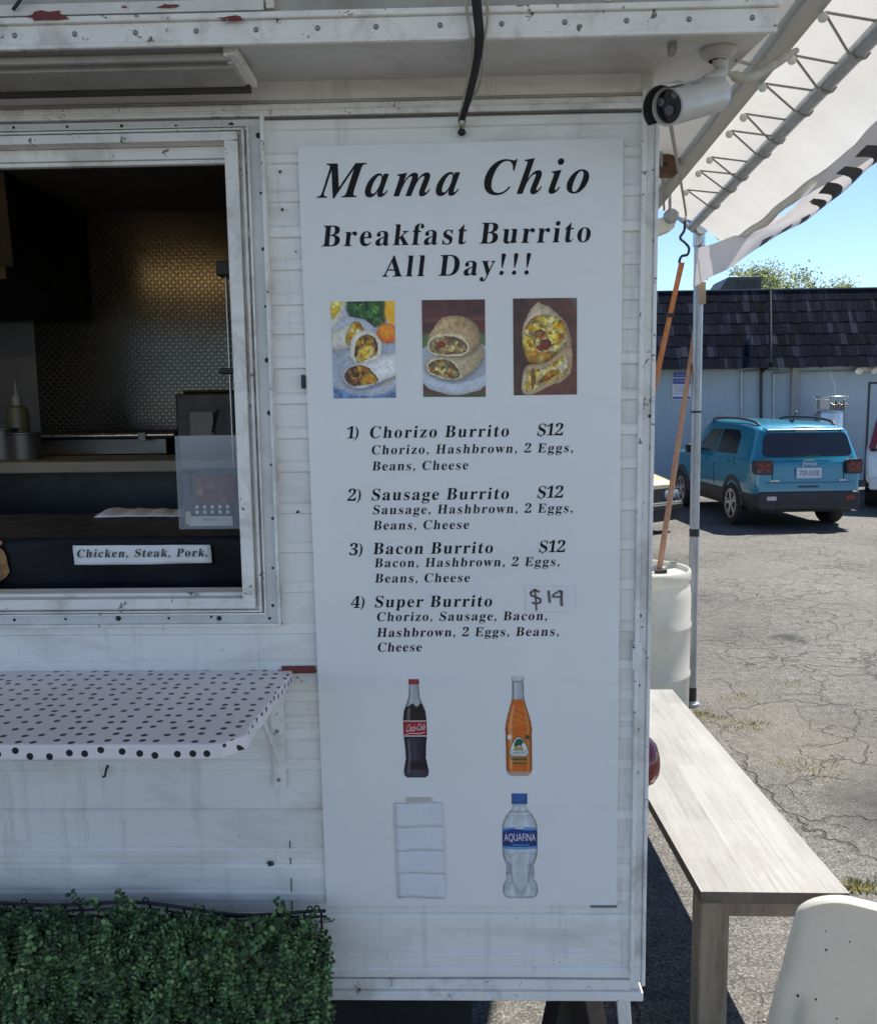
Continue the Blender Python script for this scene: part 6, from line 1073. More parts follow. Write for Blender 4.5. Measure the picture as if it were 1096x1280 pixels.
# ---------------------------------------------------------------- vehicles
GLASSD = M('tinted_car_glass', (.010,.011,.016), .06, var=.1, spec=.6); GLASSL = M('clear_car_glass', (.03,.04,.045), .05, var=.2, spec=.7)
TYRE = M('tyre_rubber', (.014,.014,.015), .85, var=.3); ALLOY = M('alloy_wheel', (.42,.43,.45), .3, .7, var=.1); CLAD = M('grey_black_cladding', (.022,.023,.025), .6, var=.15)
REDL = M('red_lamp_lens', (.22,.012,.018), .15, var=.3, vs=20, coat=.5); DREDL = M('dark_red_lens', (.06,.008,.012), .15, var=.3, coat=.5); CHROME = M('chrome_trim', (.55,.55,.56), .15, .9, var=.1)
class Car:
    """local frame: s runs from the rear (0) to the front, t to the right, z up"""
    def __init__(c, root, org, heading, st):
        c.root = root; c.o = Vector(org); c.f = Vector((sin(heading), cos(heading), 0)); c.r = Vector((cos(heading), -sin(heading), 0)); c.st = c.dense(st)
    @staticmethod
    def dense(st, n=4):
        def cr(p):
            out = []
            for i in range(len(p)-1):
                a, b, c_, d = p[max(0, i-1)], p[i], p[i+1], p[min(len(p)-1, i+2)]
                for k in range(n):
                    t = k/n; q = []
                    for ax in range(3):
                        m0, m1 = (c_[ax]-a[ax])*.34, (d[ax]-b[ax])*.34; q.append((2*t**3-3*t*t+1)*b[ax]+(t**3-2*t*t+t)*m0+(-2*t**3+3*t*t)*c_[ax]+(t**3-t*t)*m1)
                    out.append(tuple(q))
            return out+[p[-1]]
        rows = [cr(list(r)) for r in st]; cols = [cr([r[j] for r in rows]) for j in range(len(rows[0]))]
        return [[cols[j][i] for j in range(len(cols))] for i in range(len(cols[0]))]
    def P(c, s, t, z): return c.o+c.f*s+c.r*t+Vector((0,0,z))
    def body(c, name, mat):
        mb = MB(); rows = []
        for sta in c.st:
            half = list(sta); rows.append([c.P(s, -t, z) for s, t, z in half]+[c.P(s, t, z) for s, t, z in reversed(half[:-1] if half[-1][1] == 0 else half)])
        mb.sheet(rows); n = len(rows[0])
        for rw in (rows[0], rows[-1]):
            for i in range(n//2): mb.add([rw[i], rw[i+1], rw[n-2-i], rw[n-1-i]], [(0,1,2,3)] if n-2-i > i+1 else [(0,1,3)])
        return mb.build(name, mat, c.root, smooth=True)
    def side(c, s, z, sgn, off=.004):
        """point on the body's side at (s, z)"""
        st = c.st
        for a, b in zip(st, st[1:]):
            def at(sta):
                for p, q in zip(sta, sta[1:]):
                    if p[2] <= z <= q[2] and q[2] > p[2]:
                        k = (z-p[2])/(q[2]-p[2]); return (p[0]+(q[0]-p[0])*k, p[1]+(q[1]-p[1])*k)
                return (sta[-1][0], sta[-1][1])
            A_, B__ = at(a), at(b)
            if A_[0] <= s <= B__[0]:
                k = (s-A_[0])/max(1e-6, B__[0]-A_[0]); return c.P(s, sgn*(A_[1]+(B__[1]-A_[1])*k+off), z)
        return c.P(s, sgn*.8, z)
    def panel(c, name, mat, poly, sgn, off=.004, parent=None):
        mb = MB(); q = []
        for (s0, z0), (s1, z1) in zip(poly, poly[1:]+poly[:1]):
            for i in range(4): q.append(c.side(s0+(s1-s0)*i/4, z0+(z1-z0)*i/4, sgn, off))
        ctr = sum(q, Vector())/len(q); n = len(q); mb.add([ctr]+q, [(0, 1+i, 1+(i+1) % n) for i in range(n)])
        return mb.build(name, mat, parent or c.root, smooth=True)
    def wheel(c, s, sgn, r, track, wd=.2, spokes=True):
        o = c.P(s, sgn*track, r); ax = c.r*sgn; mb = MB()
        mb.lathe([(r*.66,-wd/2), (r*.93,-wd/2), (r,-wd/2+.03), (r,wd/2-.03), (r*.93,wd/2), (r*.68,wd/2), (r*.66,wd/2-.03)], o, ax, 36); w_ = mb.build('wheel', TYRE, c.root, smooth=True)
        mb = MB(); mb.lathe([(r*.67,wd/2-.005), (r*.63,wd/2-.004), (r*.61,wd/2-.05), (.001,wd/2-.06)], o, ax, 28); mb.build('rim_well', BLACK, w_, smooth=True)
        mb = MB(); mb.lathe([(r*.685,wd/2-.012), (r*.685,wd/2+.002), (r*.60,wd/2+.002), (r*.60,wd/2-.012)], o, ax, 32); e = ax.orthogonal().normalized(); g_ = ax.cross(e)
        for k_ in range(5):
            for dl in (-.16, .16):
                a = 2*pi*k_/5+dl; d_ = e*cos(a)+g_*sin(a); d0 = e*cos(2*pi*k_/5)+g_*sin(2*pi*k_/5); mb.bar(o+ax*(wd/2-.008)+d0*r*.08, o+ax*(wd/2-.004)+d_*r*.62, r*.09, .014, ax)
        mb.lathe([(.001,wd/2+.006), (r*.14,wd/2+.004), (r*.16,wd/2-.02)], o, ax, 16); mb.build('rim', ALLOY, w_)
        return w_
    def arch(c, s, sgn, r0, r1, zc, hw, mat, name='wheel_arch', tk=.02):
        mb = MB(); rows = []
        for i in range(17):
            a = pi*i/16; rows.append([c.P(s+r0*cos(a), sgn*(hw-.06), zc+r0*sin(a)), c.P(s+r0*cos(a), sgn*(hw+tk), zc+r0*sin(a)), c.P(s+r1*cos(a), sgn*(hw+tk-.004), zc+r1*sin(a)), c.P(s+r1*cos(a), sgn*(hw-.06), zc+r1*sin(a))])
        mb.sheet(rows); mb.build(name, mat, c.root, smooth=True)
        mb = MB(); mb.prism([(r0*1.0*cos(pi*i/16), r0*1.0*sin(pi*i/16)) for i in range(17)]+[(-r0, -.1), (r0, -.1)], lambda a, b, t: c.P(s+a, sgn*t, zc+b), hw+.002, hw+.006); return mb.build('wheel_well', BLACK, c.root)
# blue boxy hatchback
def suv_st():
    def S(s, k, dx=(0,)*8, drop=0):
        w_ = [.75,.835,.845,.85,.825,.69,.60,0]; z = [.33,.55,.80,1.02,1.10,1.50,1.63,1.665]
        return [(s+dx[i], w_[i]*k, z[i]-(drop if i > 5 else 0)) for i in range(8)]
    A_ = [S(0, .88, (.07,0,.02,.04,.07,.20,.22,.20), .105), S(.09, .965, (.03,0,.01,.03,.05,.16,.18,.16), .10), S(.30, 1, (0,0,0,.0,.02,.06,.08,.06), .06), S(.8, 1, (0,)*8, .012), S(1.4, 1), S(2.0, 1, (0,0,0,0,0,0,0,0)), S(2.55, 1, (0,0,0,0,.1,0,-.0,0), .02)]
    hood = lambda s, k, zz: [(s, .75*k, .33), (s, .835*k, .55), (s, .845*k, .80), (s, .84*k, zz-.07), (s, .80*k, zz-.03), (s, .74*k, zz), (s, .66*k, zz+.012), (s, 0, zz+.025)]
    return A_+[hood(3.22, 1, 1.10), hood(3.7, .985, 1.07), hood(4.05, .95, 1.02), hood(4.2, .84, .95)]
suv = thing('blue_car', 'bright blue boxy hatchback parked facing the building', 'car', (5.27, 13.0, 0))
c = Car(suv, (5.26, 13.02, 0), radians(-3.2), suv_st())
def carpaint(name, col, rough=.3, metal=.1):
    k = NT(name); k.l(k.ramp(k.noise(1.2, 3), [(.3, sc3(col, .92)), (.7, sc3(col, 1.05))]), k.p.inputs['Base Color']); k.p.inputs['Roughness'].default_value = rough; k.p.inputs['Metallic'].default_value = metal
    k.p.inputs['Coat Weight'].default_value = .7; k.p.inputs['Coat Roughness'].default_value = .04; return k.m
BLUE = carpaint('metallic_blue_paint', (.003,.15,.235))
c.body('body', BLUE)
# lower cladding and bumper
mb = MB(); rows = []
for sta in suv_st():
    (s0,t0,z0),(s1,t1,z1) = sta[0], sta[1]; rows.append([c.P(s, t, z) for s, t, z in ((s0, -(t0+.012), z0-.05), (s1+(-.03 if s1 < .1 else 0), -(t1+.014), z1-.02), (s1+(-.012 if s1 < .1 else 0), -(t1+.008), z1+.015))]+[c.P(s, t, z) for s, t, z in ((s1+(-.012 if s1 < .1 else 0), t1+.008, z1+.015), (s1+(-.03 if s1 < .1 else 0), t1+.014, z1-.02), (s0, t0+.012, z0-.05))])
first = rows[0]
mb.sheet(rows); mb.add(first, [tuple(range(6))]); mb.add([c.P(.06, -.8, .29), c.P(.06, .8, .29), c.P(4.1, .7, .29), c.P(4.1, -.7, .29)], [(0,1,2,3)]); mb.build('cladding', CLAD, suv, smooth=True)
mb = MB(); mb.prism(rrect(-.775, .33, .775, .60, .06), lambda a, b, t: c.P(t, a, b), -.055, .06); mb.build('rear_bumper', CLAD, suv, bevel=.02)
REFL = M('reflector', (.55,.45,.45), .25, var=.2)
for t in (-.58, .62):
    mb = MB(); mb.prism(rrect(t-.075, .475, t+.075, .535, .02), lambda a, b, q: c.P(q, a, b), -.064, -.056); mb.build('reflector', REFL if t < 0 else REDL, suv)
mb = MB(); mb.prism(rrect(-.16, .66, .16, .685, .01), lambda a, b, q: c.P(q, a, b), -.006, .02); mb.build('hatch_grip', BLACK, suv)
# hatch: window, crease, plate
rw = lambda a, b, off: c.P(.045+(b-1.05)*.30-off+.035*(a/.7)**2, a, b)
gp = rrect(-.70, 1.10, .70, 1.48, .08); gp = [(a*(1-.10*(b-1.10)/.4), b+(.03*(abs(a)/.7)**2 if b < 1.2 else 0)) for a, b in gp]
mb = MB(); q = []
for (a0, b0), (a1, b1) in zip(gp, gp[1:]+gp[:1]):
    for i in range(5): q.append(rw(a0+(a1-a0)*i/5, b0+(b1-b0)*i/5, .022))
n = len(q); mid = [rw(a*.0, b, .03) for a, b in ((0,1.3),)][0]; mb.add([mid]+q, [(0, 1+i, 1+(i+1) % n) for i in range(n)]); rwin = mb.build('rear_window', GLASSD, suv, smooth=True)
mb = MB(); mb.prism([(-.58,0), (.58,0), (.60,.06), (-.60,.06)], lambda a, b, t: c.P(.135+b*2.0+.05*(abs(a)/.6)**2, a, 1.505+t+b*.5), 0, .028); sp2 = mb.build('roof_spoiler', BLUE, suv, bevel=.01)
mb = MB(); mb.box((0,0,0), (1,1,1)); mb.v = []; mb.f = []; mb.mi = []; mb.bar(c.P(.125, -.17, 1.519), c.P(.125, .17, 1.519), .02, .03); mb.build('brake_light', M('pink_brake_lens', (.42,.16,.16), .2, var=.2), sp2)
mb = MB(); mb.bar(c.P(-.005, -.28, 1.13), c.P(.0, .16, 1.14), .016, .02); mb.build('rear_wiper', BLACK, rwin)
mb = MB(); mb.prism(rrect(-.19, .80, .19, .955, .012), lambda a, b, q: c.P(q, a, b), -.012, .02); pl = mb.build('number_plate', M('pale_plate', (.5,.52,.6), .4, var=.06), suv)
sans_mesh('lettering', '709-NVB', M('plate_ink', (.10,.07,.16), .5), pl, lambda a, b: c.P(-.0135, -.15+a, .835+b), .30, .085)
sans_mesh('badge', 'Jeep', CHROME, suv, lambda a, b: c.P(-.010+.0, -.11+a, .98+b), .22, .07)
for t, wv in ((-.52,.15), (.52,.11)):
    mb = MB(); mb.prism(rrect(t-wv/2, .755, t+wv/2, .775, .006), lambda a, b, q: c.P(q, a, b), -.004, .01); mb.build('emblem', CHROME, suv)
mb = MB(); mb.bar(c.P(.012, -.66, .735), c.P(.012, .66, .735), .012, .008); mb.build('hatch_seam', BLACK, suv)
for t in (-.545, .545): mb = MB(); mb.bar(c.P(.02, t, .70), c.P(.012, t, 1.0), .008, .008); mb.bar(c.P(.012, t, 1.0), c.P(.075, t*1.27, 1.12), .008, .008); mb.build('hatch_seam', BLACK, suv)
mb = MB(); mb.bar(c.P(-.057, -.70, .445), c.P(-.057, .70, .445), .008, .012); mb.bar(c.P(-.057, -.5, .38), c.P(-.057, .5, .38), .01, .05); mb.build('bumper_groove', BLACK, suv)
for t in (-1, 1):
    mb = MB(); pol = rrect(.555, .86, .825, 1.08, .05)
    mb.prism(pol, lambda a, b, q: c.P(q+.055*((a-.6)/.28)**2, t*a, b), -.022, .1); tlm = mb.build('tail_light', BLACK, suv, smooth=False)
    mb = MB(); mb.prism(rrect(.58, .885, .80, 1.055, .035), lambda a, b, q: c.P(q+.055*((a-.6)/.28)**2, t*a, b), -.028, -.0225); mb.build('lens', DREDL, tlm)
    mb = MB()
    for d0, d1 in (((.615,.915),(.765,1.025)), ((.615,1.025),(.765,.915))): mb.bar(c.P(-.027+.05*((d0[0]-.6)/.28)**2, t*d0[0], d0[1]), c.P(-.027+.05*((d1[0]-.6)/.28)**2, t*d1[0], d1[1]), .012, .035)
    mb.build('light_cross', REDL, tlm)
for sg in (-1, 1):
    c.panel('front_window', GLASSL, [(1.72,1.13),(2.72,1.12),(2.62,1.20),(2.22,1.50),(1.74,1.515)], sg); c.panel('rear_door_window', GLASSD, [(.78,1.14),(1.66,1.13),(1.67,1.515),(.98,1.51),(.84,1.42)], sg)
    c.panel('door_seam', BLACK, [(1.685,.42),(1.70,.42),(1.70,1.12),(1.685,1.12)], sg); c.panel('door_seam', BLACK, [(.74,.95),(.752,.95),(.86,1.12),(.848,1.12)], sg)
    for s_ in (.98, 2.0): c.panel('door_handle', BLUE, [(s_,.985),(s_+.2,.985),(s_+.2,1.02),(s_,1.02)], sg, .03)
    mb = MB(); mb.prism(rrect(0, 0, .22, .15, .04), lambda a, b, t: c.P(2.52+t*.6, sg*(.85+a), 1.08+b), -.06, .08); mb.build('wing_mirror', BLACK, suv, bevel=.02)
    mb = MB(); mb.tube(smoothpath([c.P(.48, sg*.585, 1.585), c.P(.62, sg*.60, 1.645), c.P(1.2, sg*.605, 1.69), c.P(2.0, sg*.605, 1.695), c.P(2.4, sg*.60, 1.67), c.P(2.5, sg*.585, 1.61)]), .022, 8); mb.build('roof_rail', M('satin_black_rail', (.03,.03,.032), .35, var=.1), suv, smooth=True)
    for s_ in (.86, 3.42): c.arch(s_, sg, .375, .455, .35, .835, CLAD); c.wheel(s_, sg, .345, .75, .22)
mb = MB(); mb.tube([c.P(.62, 0, 1.64), c.P(.5, 0, 1.80)], .007, 6); mb.box(tuple(c.P(.60,-.02,1.63)), tuple(c.P(.70,.02,1.665))); mb.build('antenna', BLACK, suv)
mb = MB(); mb.prism([(-.62,1.15),(.62,1.15),(.60,1.55),(-.60,1.55)], lambda a, b, t: c.P(3.14-(b-1.12)*1.25+t, a, b+.02), -.004, .0); mb.build('windscreen', GLASSL, suv)
# cream saloon, mostly hidden behind the trailer
def sal_st():
    lo = lambda s, k, zz: [(s, .74*k, .28), (s, .81*k, .48), (s, .82*k, .66), (s, .80*k, zz-.05), (s, .76*k, zz), (s, .5*k, zz+.02), (s, 0, zz+.025)]
    cab = lambda s, zz: [(s, .74, .28), (s, .81, .48), (s, .82, .66), (s, .80, .86), (s, .62, zz-.06), (s, .5, zz), (s, 0, zz+.02)]
    return [lo(0, .93, .86), lo(.12, .98, .89), lo(.85, 1, .90), cab(1.35, 1.30), cab(1.7, 1.36), cab(2.45, 1.36), lo(3.0, 1, 1.0), lo(3.7, .99, .90), lo(4.2, .96, .77), lo(4.32, .92, .71)]
sal = thing('cream_car', 'old cream saloon car with a round headlight behind the trailer corner', 'car', (2.1, 14.0, 0))
e_ = PZ(833, 668, 0); nose = Vector((e_.x-.36, e_.y-.1, 0)); hdg = radians(142); c = Car(sal, nose-Vector((sin(hdg), cos(hdg), 0))*4.32, hdg, sal_st())
CREAMP = carpaint('cream_car_paint', (.50,.43,.25), .3, 0); c.body('body', CREAMP)
mb = MB(); mb.prism(rrect(-.74, .48, .74, .675, .03), lambda a, b, q: c.P(q, a, b), 4.29, 4.335); gr2 = mb.build('grille', BLACK, sal)
for sg in (-1, 1):
    for a in (.50, .70) if sg > 0 else (.50, .70):
        mb = MB(); mb.lathe([(.07,0), (.07,.008), (.06,.012), (.001,.014)], c.P(4.336, sg*a, .58), c.f, 22); mb.build('headlight', M('headlight_glass', (.30,.34,.40), .1, .3, var=.2), gr2, smooth=True)
    c.panel('side_window', GLASSL, [(1.32,.92),(2.72,.92),(2.4,1.27),(1.55,1.27)], sg)
    mb = MB(); mb.prism(rrect(0, 0, .2, .1, .02), lambda a, b, t: c.P(2.72+t, sg*(.80+a), .92+b), -.05, .05); mb.build('wing_mirror', BLACK, sal, bevel=.01)
    for s_ in (.85, 3.5): c.arch(s_, sg, .34, .355, .31, .805, BLACK); c.wheel(s_, sg, .31, .735, .19)
mb = MB(); mb.prism(rrect(-.80, .36, .80, .47, .03), lambda a, b, q: c.P(q, a, b), 4.30, 4.40); mb.build('bumper', M('black_bumper', (.03,.03,.03), .5), sal, bevel=.015); mb = MB(); mb.prism(rrect(-.78, .18, .78, .355, .03), lambda a, b, q: c.P(q, a, b), 4.15, 4.345); mb.build('apron', BLACK, sal); mb = MB(); mb.bar(c.P(4.405, -.78, .44), c.P(4.405, .78, .44), .02, .02); mb.build('bumper_trim', CHROME, sal)
mb = MB(); mb.prism([(-.66,.95),(.66,.95),(.54,1.3),(-.54,1.3)], lambda a, b, t: c.P(3.02-(b-.9)*1.25+.03+t, a, b), 0, .004); mb.build('windscreen', GLASSL, sal)
# white van at the right edge
def van_st():
    V = lambda s, k, dx, zt: [(s+dx*0, .80*k, .40), (s, .93*k, .55), (s+dx*.1, .95*k, .95), (s+dx*.3, .93*k, 1.15), (s+dx*.75, .82*k, zt-.35), (s+dx, .72*k, zt), (s+dx, 0, zt+.04)]
    hd2 = lambda s, k, zz: [(s, .80*k, .40), (s, .93*k, .55), (s, .94*k, .85), (s, .90*k, zz-.12), (s, .86*k, zz-.05), (s, .75*k, zz), (s, 0, zz+.03)]
    return [V(0, .95, .28, 1.82), V(.12, 1, .24, 1.86), V(.8, 1, 0, 1.9), V(2.2, 1, 0, 1.92), V(3.0, 1, 0, 1.88), hd2(3.9, 1, 1.2), hd2(4.6, .95, 1.08), hd2(4.85, .85, .98)]
e_ = PZ(1081, 640, 0); vh = radians(26); van = thing('white_van', 'white van at the right edge beside the blue car', 'van', (e_.x+.95, e_.y, 0))
c = Car(van, (e_.x+.92*cos(vh), e_.y-.92*sin(vh), .02), vh, van_st()); VW = carpaint('white_van_paint', (.62,.63,.65), .25, 0); c.body('body', VW)
mb = MB(); mb.prism(rrect(-.70, 1.22, .70, 1.68, .06), lambda a, b, q: c.P(q+(b-1.15)*.42-.02, a, b), 0, .02); mb.build('rear_window', GLASSD, van)
mb = MB(); mb.prism(rrect(-.88, .38, .88, .60, .05), lambda a, b, q: c.P(q, a, b), -.05, .1); mb.build('rear_bumper', VW, van, bevel=.02)
for sg in (-1, 1):
    mb = MB(); mb.prism([(.80,1.1),(.915,1.1),(.80,1.62),(.70,1.62)], lambda a, b, q: c.P(q+(b-1.1)*.42-.03, sg*a, b), 0, .03); mb.build('tail_light', REDL, van)
    c.panel('side_window', GLASSD, [(.5,1.22),(2.0,1.22),(2.0,1.66),(.62,1.66)], sg); c.panel('front_window', GLASSL, [(2.1,1.22),(3.4,1.2),(2.95,1.66),(2.1,1.66)], sg)
    mb = MB(); mb.bar(c.P(-.01, sg*.78, 1.08), c.P(.005, sg*.88, 1.08), .03, .05); mb.build('hinge', BLACK, van)
    for s_ in (.95, 3.95): c.arch(s_, sg, .37, .39, .36, .93, BLACK); c.wheel(s_, sg, .345, .84, .22)
mb = MB(); mb.prism(rrect(-.2, .70, .2, .84, .01), lambda a, b, q: c.P(q, a, b), -.02, .03); mb.build('number_plate', M('van_plate', (.5,.5,.52), .4), van)
# ---------------------------------------------------------------- building with a shingled mansard
by = 21.6
bld = thing('shingled_building', 'long low grey blue building with a dark shingled mansard roof', 'building', (8, by, 0))
k = NT('blue_grey_stucco'); cc = k.ramp(k.noise(.6, 4), [(.3, (.26,.335,.40)), (.7, (.31,.39,.45))]); cc = k.mix(k.ramp(k.noise(3, 6, .7, k.mapping((3,1,.3))), [(.5, (0,0,0)), (.8, (.4,)*3)]), cc, (.22,.24,.26)); k.l(cc, k.p.inputs['Base Color']); k.p.inputs['Roughness'].default_value = .85; k.bump(k.noise(40, 4), .3, .01); STUC = k.m
ez = PY(950, 459, by-.75).z; rz0 = PY(950, 362, by+.25).z
mb = MB(); mb.box((-14, by, -.02), (34, by+9, ez+.25)); mb.build('wall', STUC, bld)
mb = MB(); mb.box((-14.3, by-.70, ez+.02), (34.3, by+.02, ez+.10)); mb.build('soffit', M('soffit_paint', (.36,.36,.35), .8, var=.15), bld)
random.seed(4); mb = MB(); nr = 7; sl0 = Vector((0, by-.78, ez)); sl1 = Vector((0, by+.25, rz0)); H_ = (sl1-sl0); nrm = Vector((0, -H_.z, H_.y)).normalized()
SH = []
for r in range(nr):
    x = -2.0
    while x < 22:
        wd = random.uniform(.07, .17); lowv = r/nr-random.uniform(.0, .018); top_ = (r+1.25)/nr; lift = .001+random.uniform(0, .003)
        a = sl0+H_*max(-.03, lowv); b = sl0+H_*min(1, top_); p = [Vector((x+.004, a.y, a.z))+nrm*(lift+.006), Vector((x+wd-.004, a.y, a.z))+nrm*(lift+.006), Vector((x+wd-.004, b.y, b.z))+nrm*lift*.3, Vector((x+.004, b.y, b.z))+nrm*lift*.3]
        q = [v-nrm*.006 for v in p[:2]]+[v-nrm*.004 for v in p[2:]]
        mb.add(p+q, [(0,1,2,3),(0,4,5,1),(0,3,7,4),(1,5,6,2)]); x += wd
def shingle():
    k = NT('weathered_shakes'); ge = k.n('ShaderNodeNewGeometry'); c_ = k.ramp(ge.outputs['Random Per Island'], [(0, (.0045,.0055,.010)), (.6, (.008,.0095,.016)), (.9, (.016,.018,.028)), (1, (.035,.038,.055))])
    g_ = k.ramp(k.noise(10, 6, .75, k.mapping((7,.5,.5))), [(.3, (.45,)*3), (.68, (1.7,)*3)]); k.l(k.mix(.85, c_, g_, 'MULTIPLY'), k.p.inputs['Base Color']); k.p.inputs['Roughness'].default_value = .85; k.p.inputs['Specular IOR Level'].default_value = .03; k.bump(k.noise(14, 4, .7, k.mapping((8,.5,.5))), .5, .015); return k.m
roof = mb.build('shingled_roof', shingle(), bld, smooth=None)
mb = MB(); mb.add([sl0+Vector((-14,0,0)), sl0+Vector((34,0,0)), sl1+Vector((34,0,0)), sl1+Vector((-14,0,0))], [(0,1,2,3)]); mb.box((-14, by+.24, rz0-.02), (34, by+9, rz0)); mb.build('roof_deck', BLACK, roof)
mb = MB(); mb.box((-14, by+.23, rz0+.0), (34, by+.42, rz0+.018)); mb.build('roof_edge', M('roof_edge_metal', (.13,.13,.13), .6, var=.2), roof)
mb = MB(); c0 = PY(992, 490, by); mb.box((c0.x-.09, by-.10, 0), (c0.x+.09, by-.002, ez+.02)); mb.build('pilaster', M('grey_pilaster', (.27,.28,.28), .8, var=.15), bld, bevel=.01)
def pipe(nm, pts, r, mat):
    m = MB(); m.tube(pts, r, 8); return m.build(nm, mat, bld, smooth=True)
def wp(x, y, off=.06): return PY(x, y, by-off)
pipe('conduit', smoothpath([wp(927,600), wp(926.5,475), wp(928,467), wp(936,464), wp(975,463)], 5), .022, GALV)
pipe('conduit', smoothpath([wp(967,600), wp(967,480), wp(969,470), wp(977,466), wp(1080,464)], 5), .022, GALV)
pipe('conduit', [wp(830,462), wp(870,462), wp(925,461.5)], .02, GALV)
pipe('black_pipe', smoothpath([wp(951,600,.08), wp(951.5,470,.08), wp(953,464,.08), wp(962,456,.5), wp(963,445,.86), wp(962.5,364,.02)], 5), .035, BLACK)
mb = MB(); a, b = PY(1088, 480, by-.01), PY(1130, 600, by-.01); mb.box((a.x, by-.012, 0), (a.x+1.05, by-.002, a.z)); dr = mb.build('door', STUC, bld); mb = MB(); mb.box((a.x-.05, by-.02, a.z+.002), (a.x+1.1, by-.002, a.z+.05)); mb.box((a.x-.05, by-.02, 0), (a.x-.003, by-.002, a.z)); mb.build('door_frame', BLACK, dr)
# notice board on the wall
a, b = PY(840.5, 465, by-.03), PY(863.5, 499, by-.03); ns = thing('wall_notice', 'blue and white notice sign on the grey blue wall', 'sign', ((a.x+b.x)/2, by-.03, b.z))
mb = MB(); mb.box((a.x, by-.03, b.z), (b.x, by-.004, a.z)); mb.build('panel', M('notice_white', (.55,.57,.62), .4), ns)
NB = M('notice_blue', (.035,.07,.33), .4); wv, hv = b.x-a.x, a.z-b.z
for v0, v1 in ((.80,.99), (.56,.77), (.02,.10)): mb = MB(); mb.flat([(0,v0),(1,v0),(1,v1),(0,v1)], lambda u, v: (a.x+wv*(.03+.94*u), by-.0315, b.z+hv*v)); mb.build('blue_band', NB, ns)
mb = MB()
for v, u0, u1 in ((.87,.15,.85), (.66,.2,.8), (.48,.1,.9), (.41,.14,.86), (.34,.1,.8), (.27,.2,.9), (.20,.1,.7)):
    u = u0
    while u < u1-.03:
        w2 = random.uniform(.05,.13); mb.flat([(u,v),(min(u1,u+w2),v),(min(u1,u+w2),v+.035),(u,v+.035)], lambda uu, vv: (a.x+wv*uu, by-.0325, b.z+hv*vv)); u += w2+.03
mb.build('small_print', M('notice_print', (.25,.3,.5), .5), ns)
# flood light on the wall, roof unit, tank
cl_ = PY(1083, 461, by-.3); wl = thing('wall_lamp', 'small twin white flood lamp under the building eaves', 'wall lamp', (cl_.x, by-.1, cl_.z))
mb = MB(); mb.box((cl_.x-.12, by-.14, cl_.z-.05), (cl_.x+.12, by-.002, cl_.z+.05)); mb.build('base', M('lamp_base', (.5,.5,.48), .4), wl, bevel=.01)
for dx in (-.12, .14): mb = MB(); mb.lathe([(.001,0), (.05,0), (.085,.16), (.07,.17), (.001,.15)], (cl_.x+dx, by-.15, cl_.z), (.4*(1 if dx > 0 else -1), -.9, -.35), 16); mb.build('lamp_head', M('lamp_head_white', (.65,.64,.6), .35), wl, smooth=True)
a, b = PY(893, 361, by+.9), PY(952, 350, by+.9); ru = thing('roof_unit', 'dark flat metal box on the shingled building roof', 'roof unit', ((a.x+b.x)/2, by+1.5, rz0))
mb = MB(); mb.prism([(a.x, 0), (b.x, 0), (b.x, b.z-rz0+.1), (a.x+.35, b.z-rz0+.1), (a.x+.12, .08)], lambda x, z, t: (x, t, rz0+.001+z), by+.9, by+2.2); mb.build('casing', M('dark_metal_casing', (.05,.055,.06), .5, .3, var=.2), ru, bevel=.02)
mb = MB(); mb.box((a.x+.55, by+.892, rz0+.07), (b.x-.12, by+.8995, b.z+.02)); mb.build('louvre', BLACK, ru)
ct_ = PY(1037, 515, 20.6); tk = thing('gas_tank', 'shiny steel tank with valve fittings against the building wall', 'tank', (ct_.x, 20.6, 0))
zt_ = PY(1037, 512, 20.6).z; mb = MB(); mb.lathe([(.001,.02), (.30,.02), (.33,.08), (.335,.12), (.335,zt_-.1), (.31,zt_-.03), (.001,zt_)], (ct_.x, 20.6, 0), seg=36); mb.build('vessel', STEEL, tk, smooth=True)
mb = MB(); mb.box((ct_.x-.34, 20.36, zt_+.02), (ct_.x-.12, 20.55, zt_+.24)); mb.build('control_box', M('pale_box', (.30,.29,.26), .5, var=.1), tk, bevel=.01)
mb = MB(); 
for i in range(6): mb.tube([(ct_.x-.04+i*.06, 20.45, zt_-.02), (ct_.x-.04+i*.06, 20.45+.02*(i % 2), zt_+.16+.03*(i % 3)), (ct_.x+.02+i*.06, 20.40, zt_+.10)], .022, 8)
mb.build('valves', M('dark_brass_valves', (.12,.10,.08), .4, .6, var=.4), tk, smooth=True)
mb = MB(); mb.tube([(ct_.x-.36+.36*(1-cos(i*pi/12)), 20.62-.36*sin(i*pi/12)*.9, zt_+.30) for i in range(13)], .016, 8); mb.box((ct_.x-.4, 20.6, zt_+.285), (ct_.x+.42, 20.64, zt_+.315)); 
for dx in (-.33, .33): mb.tube([(ct_.x+dx, 20.6, zt_-.1), (ct_.x+dx, 20.6, zt_+.3)], .014, 8)
mb.build('guard_ring', STEEL, tk, smooth=True); mb = MB(); mb.tube(smoothpath([(ct_.x+.1, 20.6, zt_+.3), (ct_.x+.13, 20.7, zt_+.55), (ct_.x+.1, 20.9, zt_+.85)]), .008, 6); mb.build('hose', M('white_hose', (.6,.6,.6), .5), tk, smooth=True)
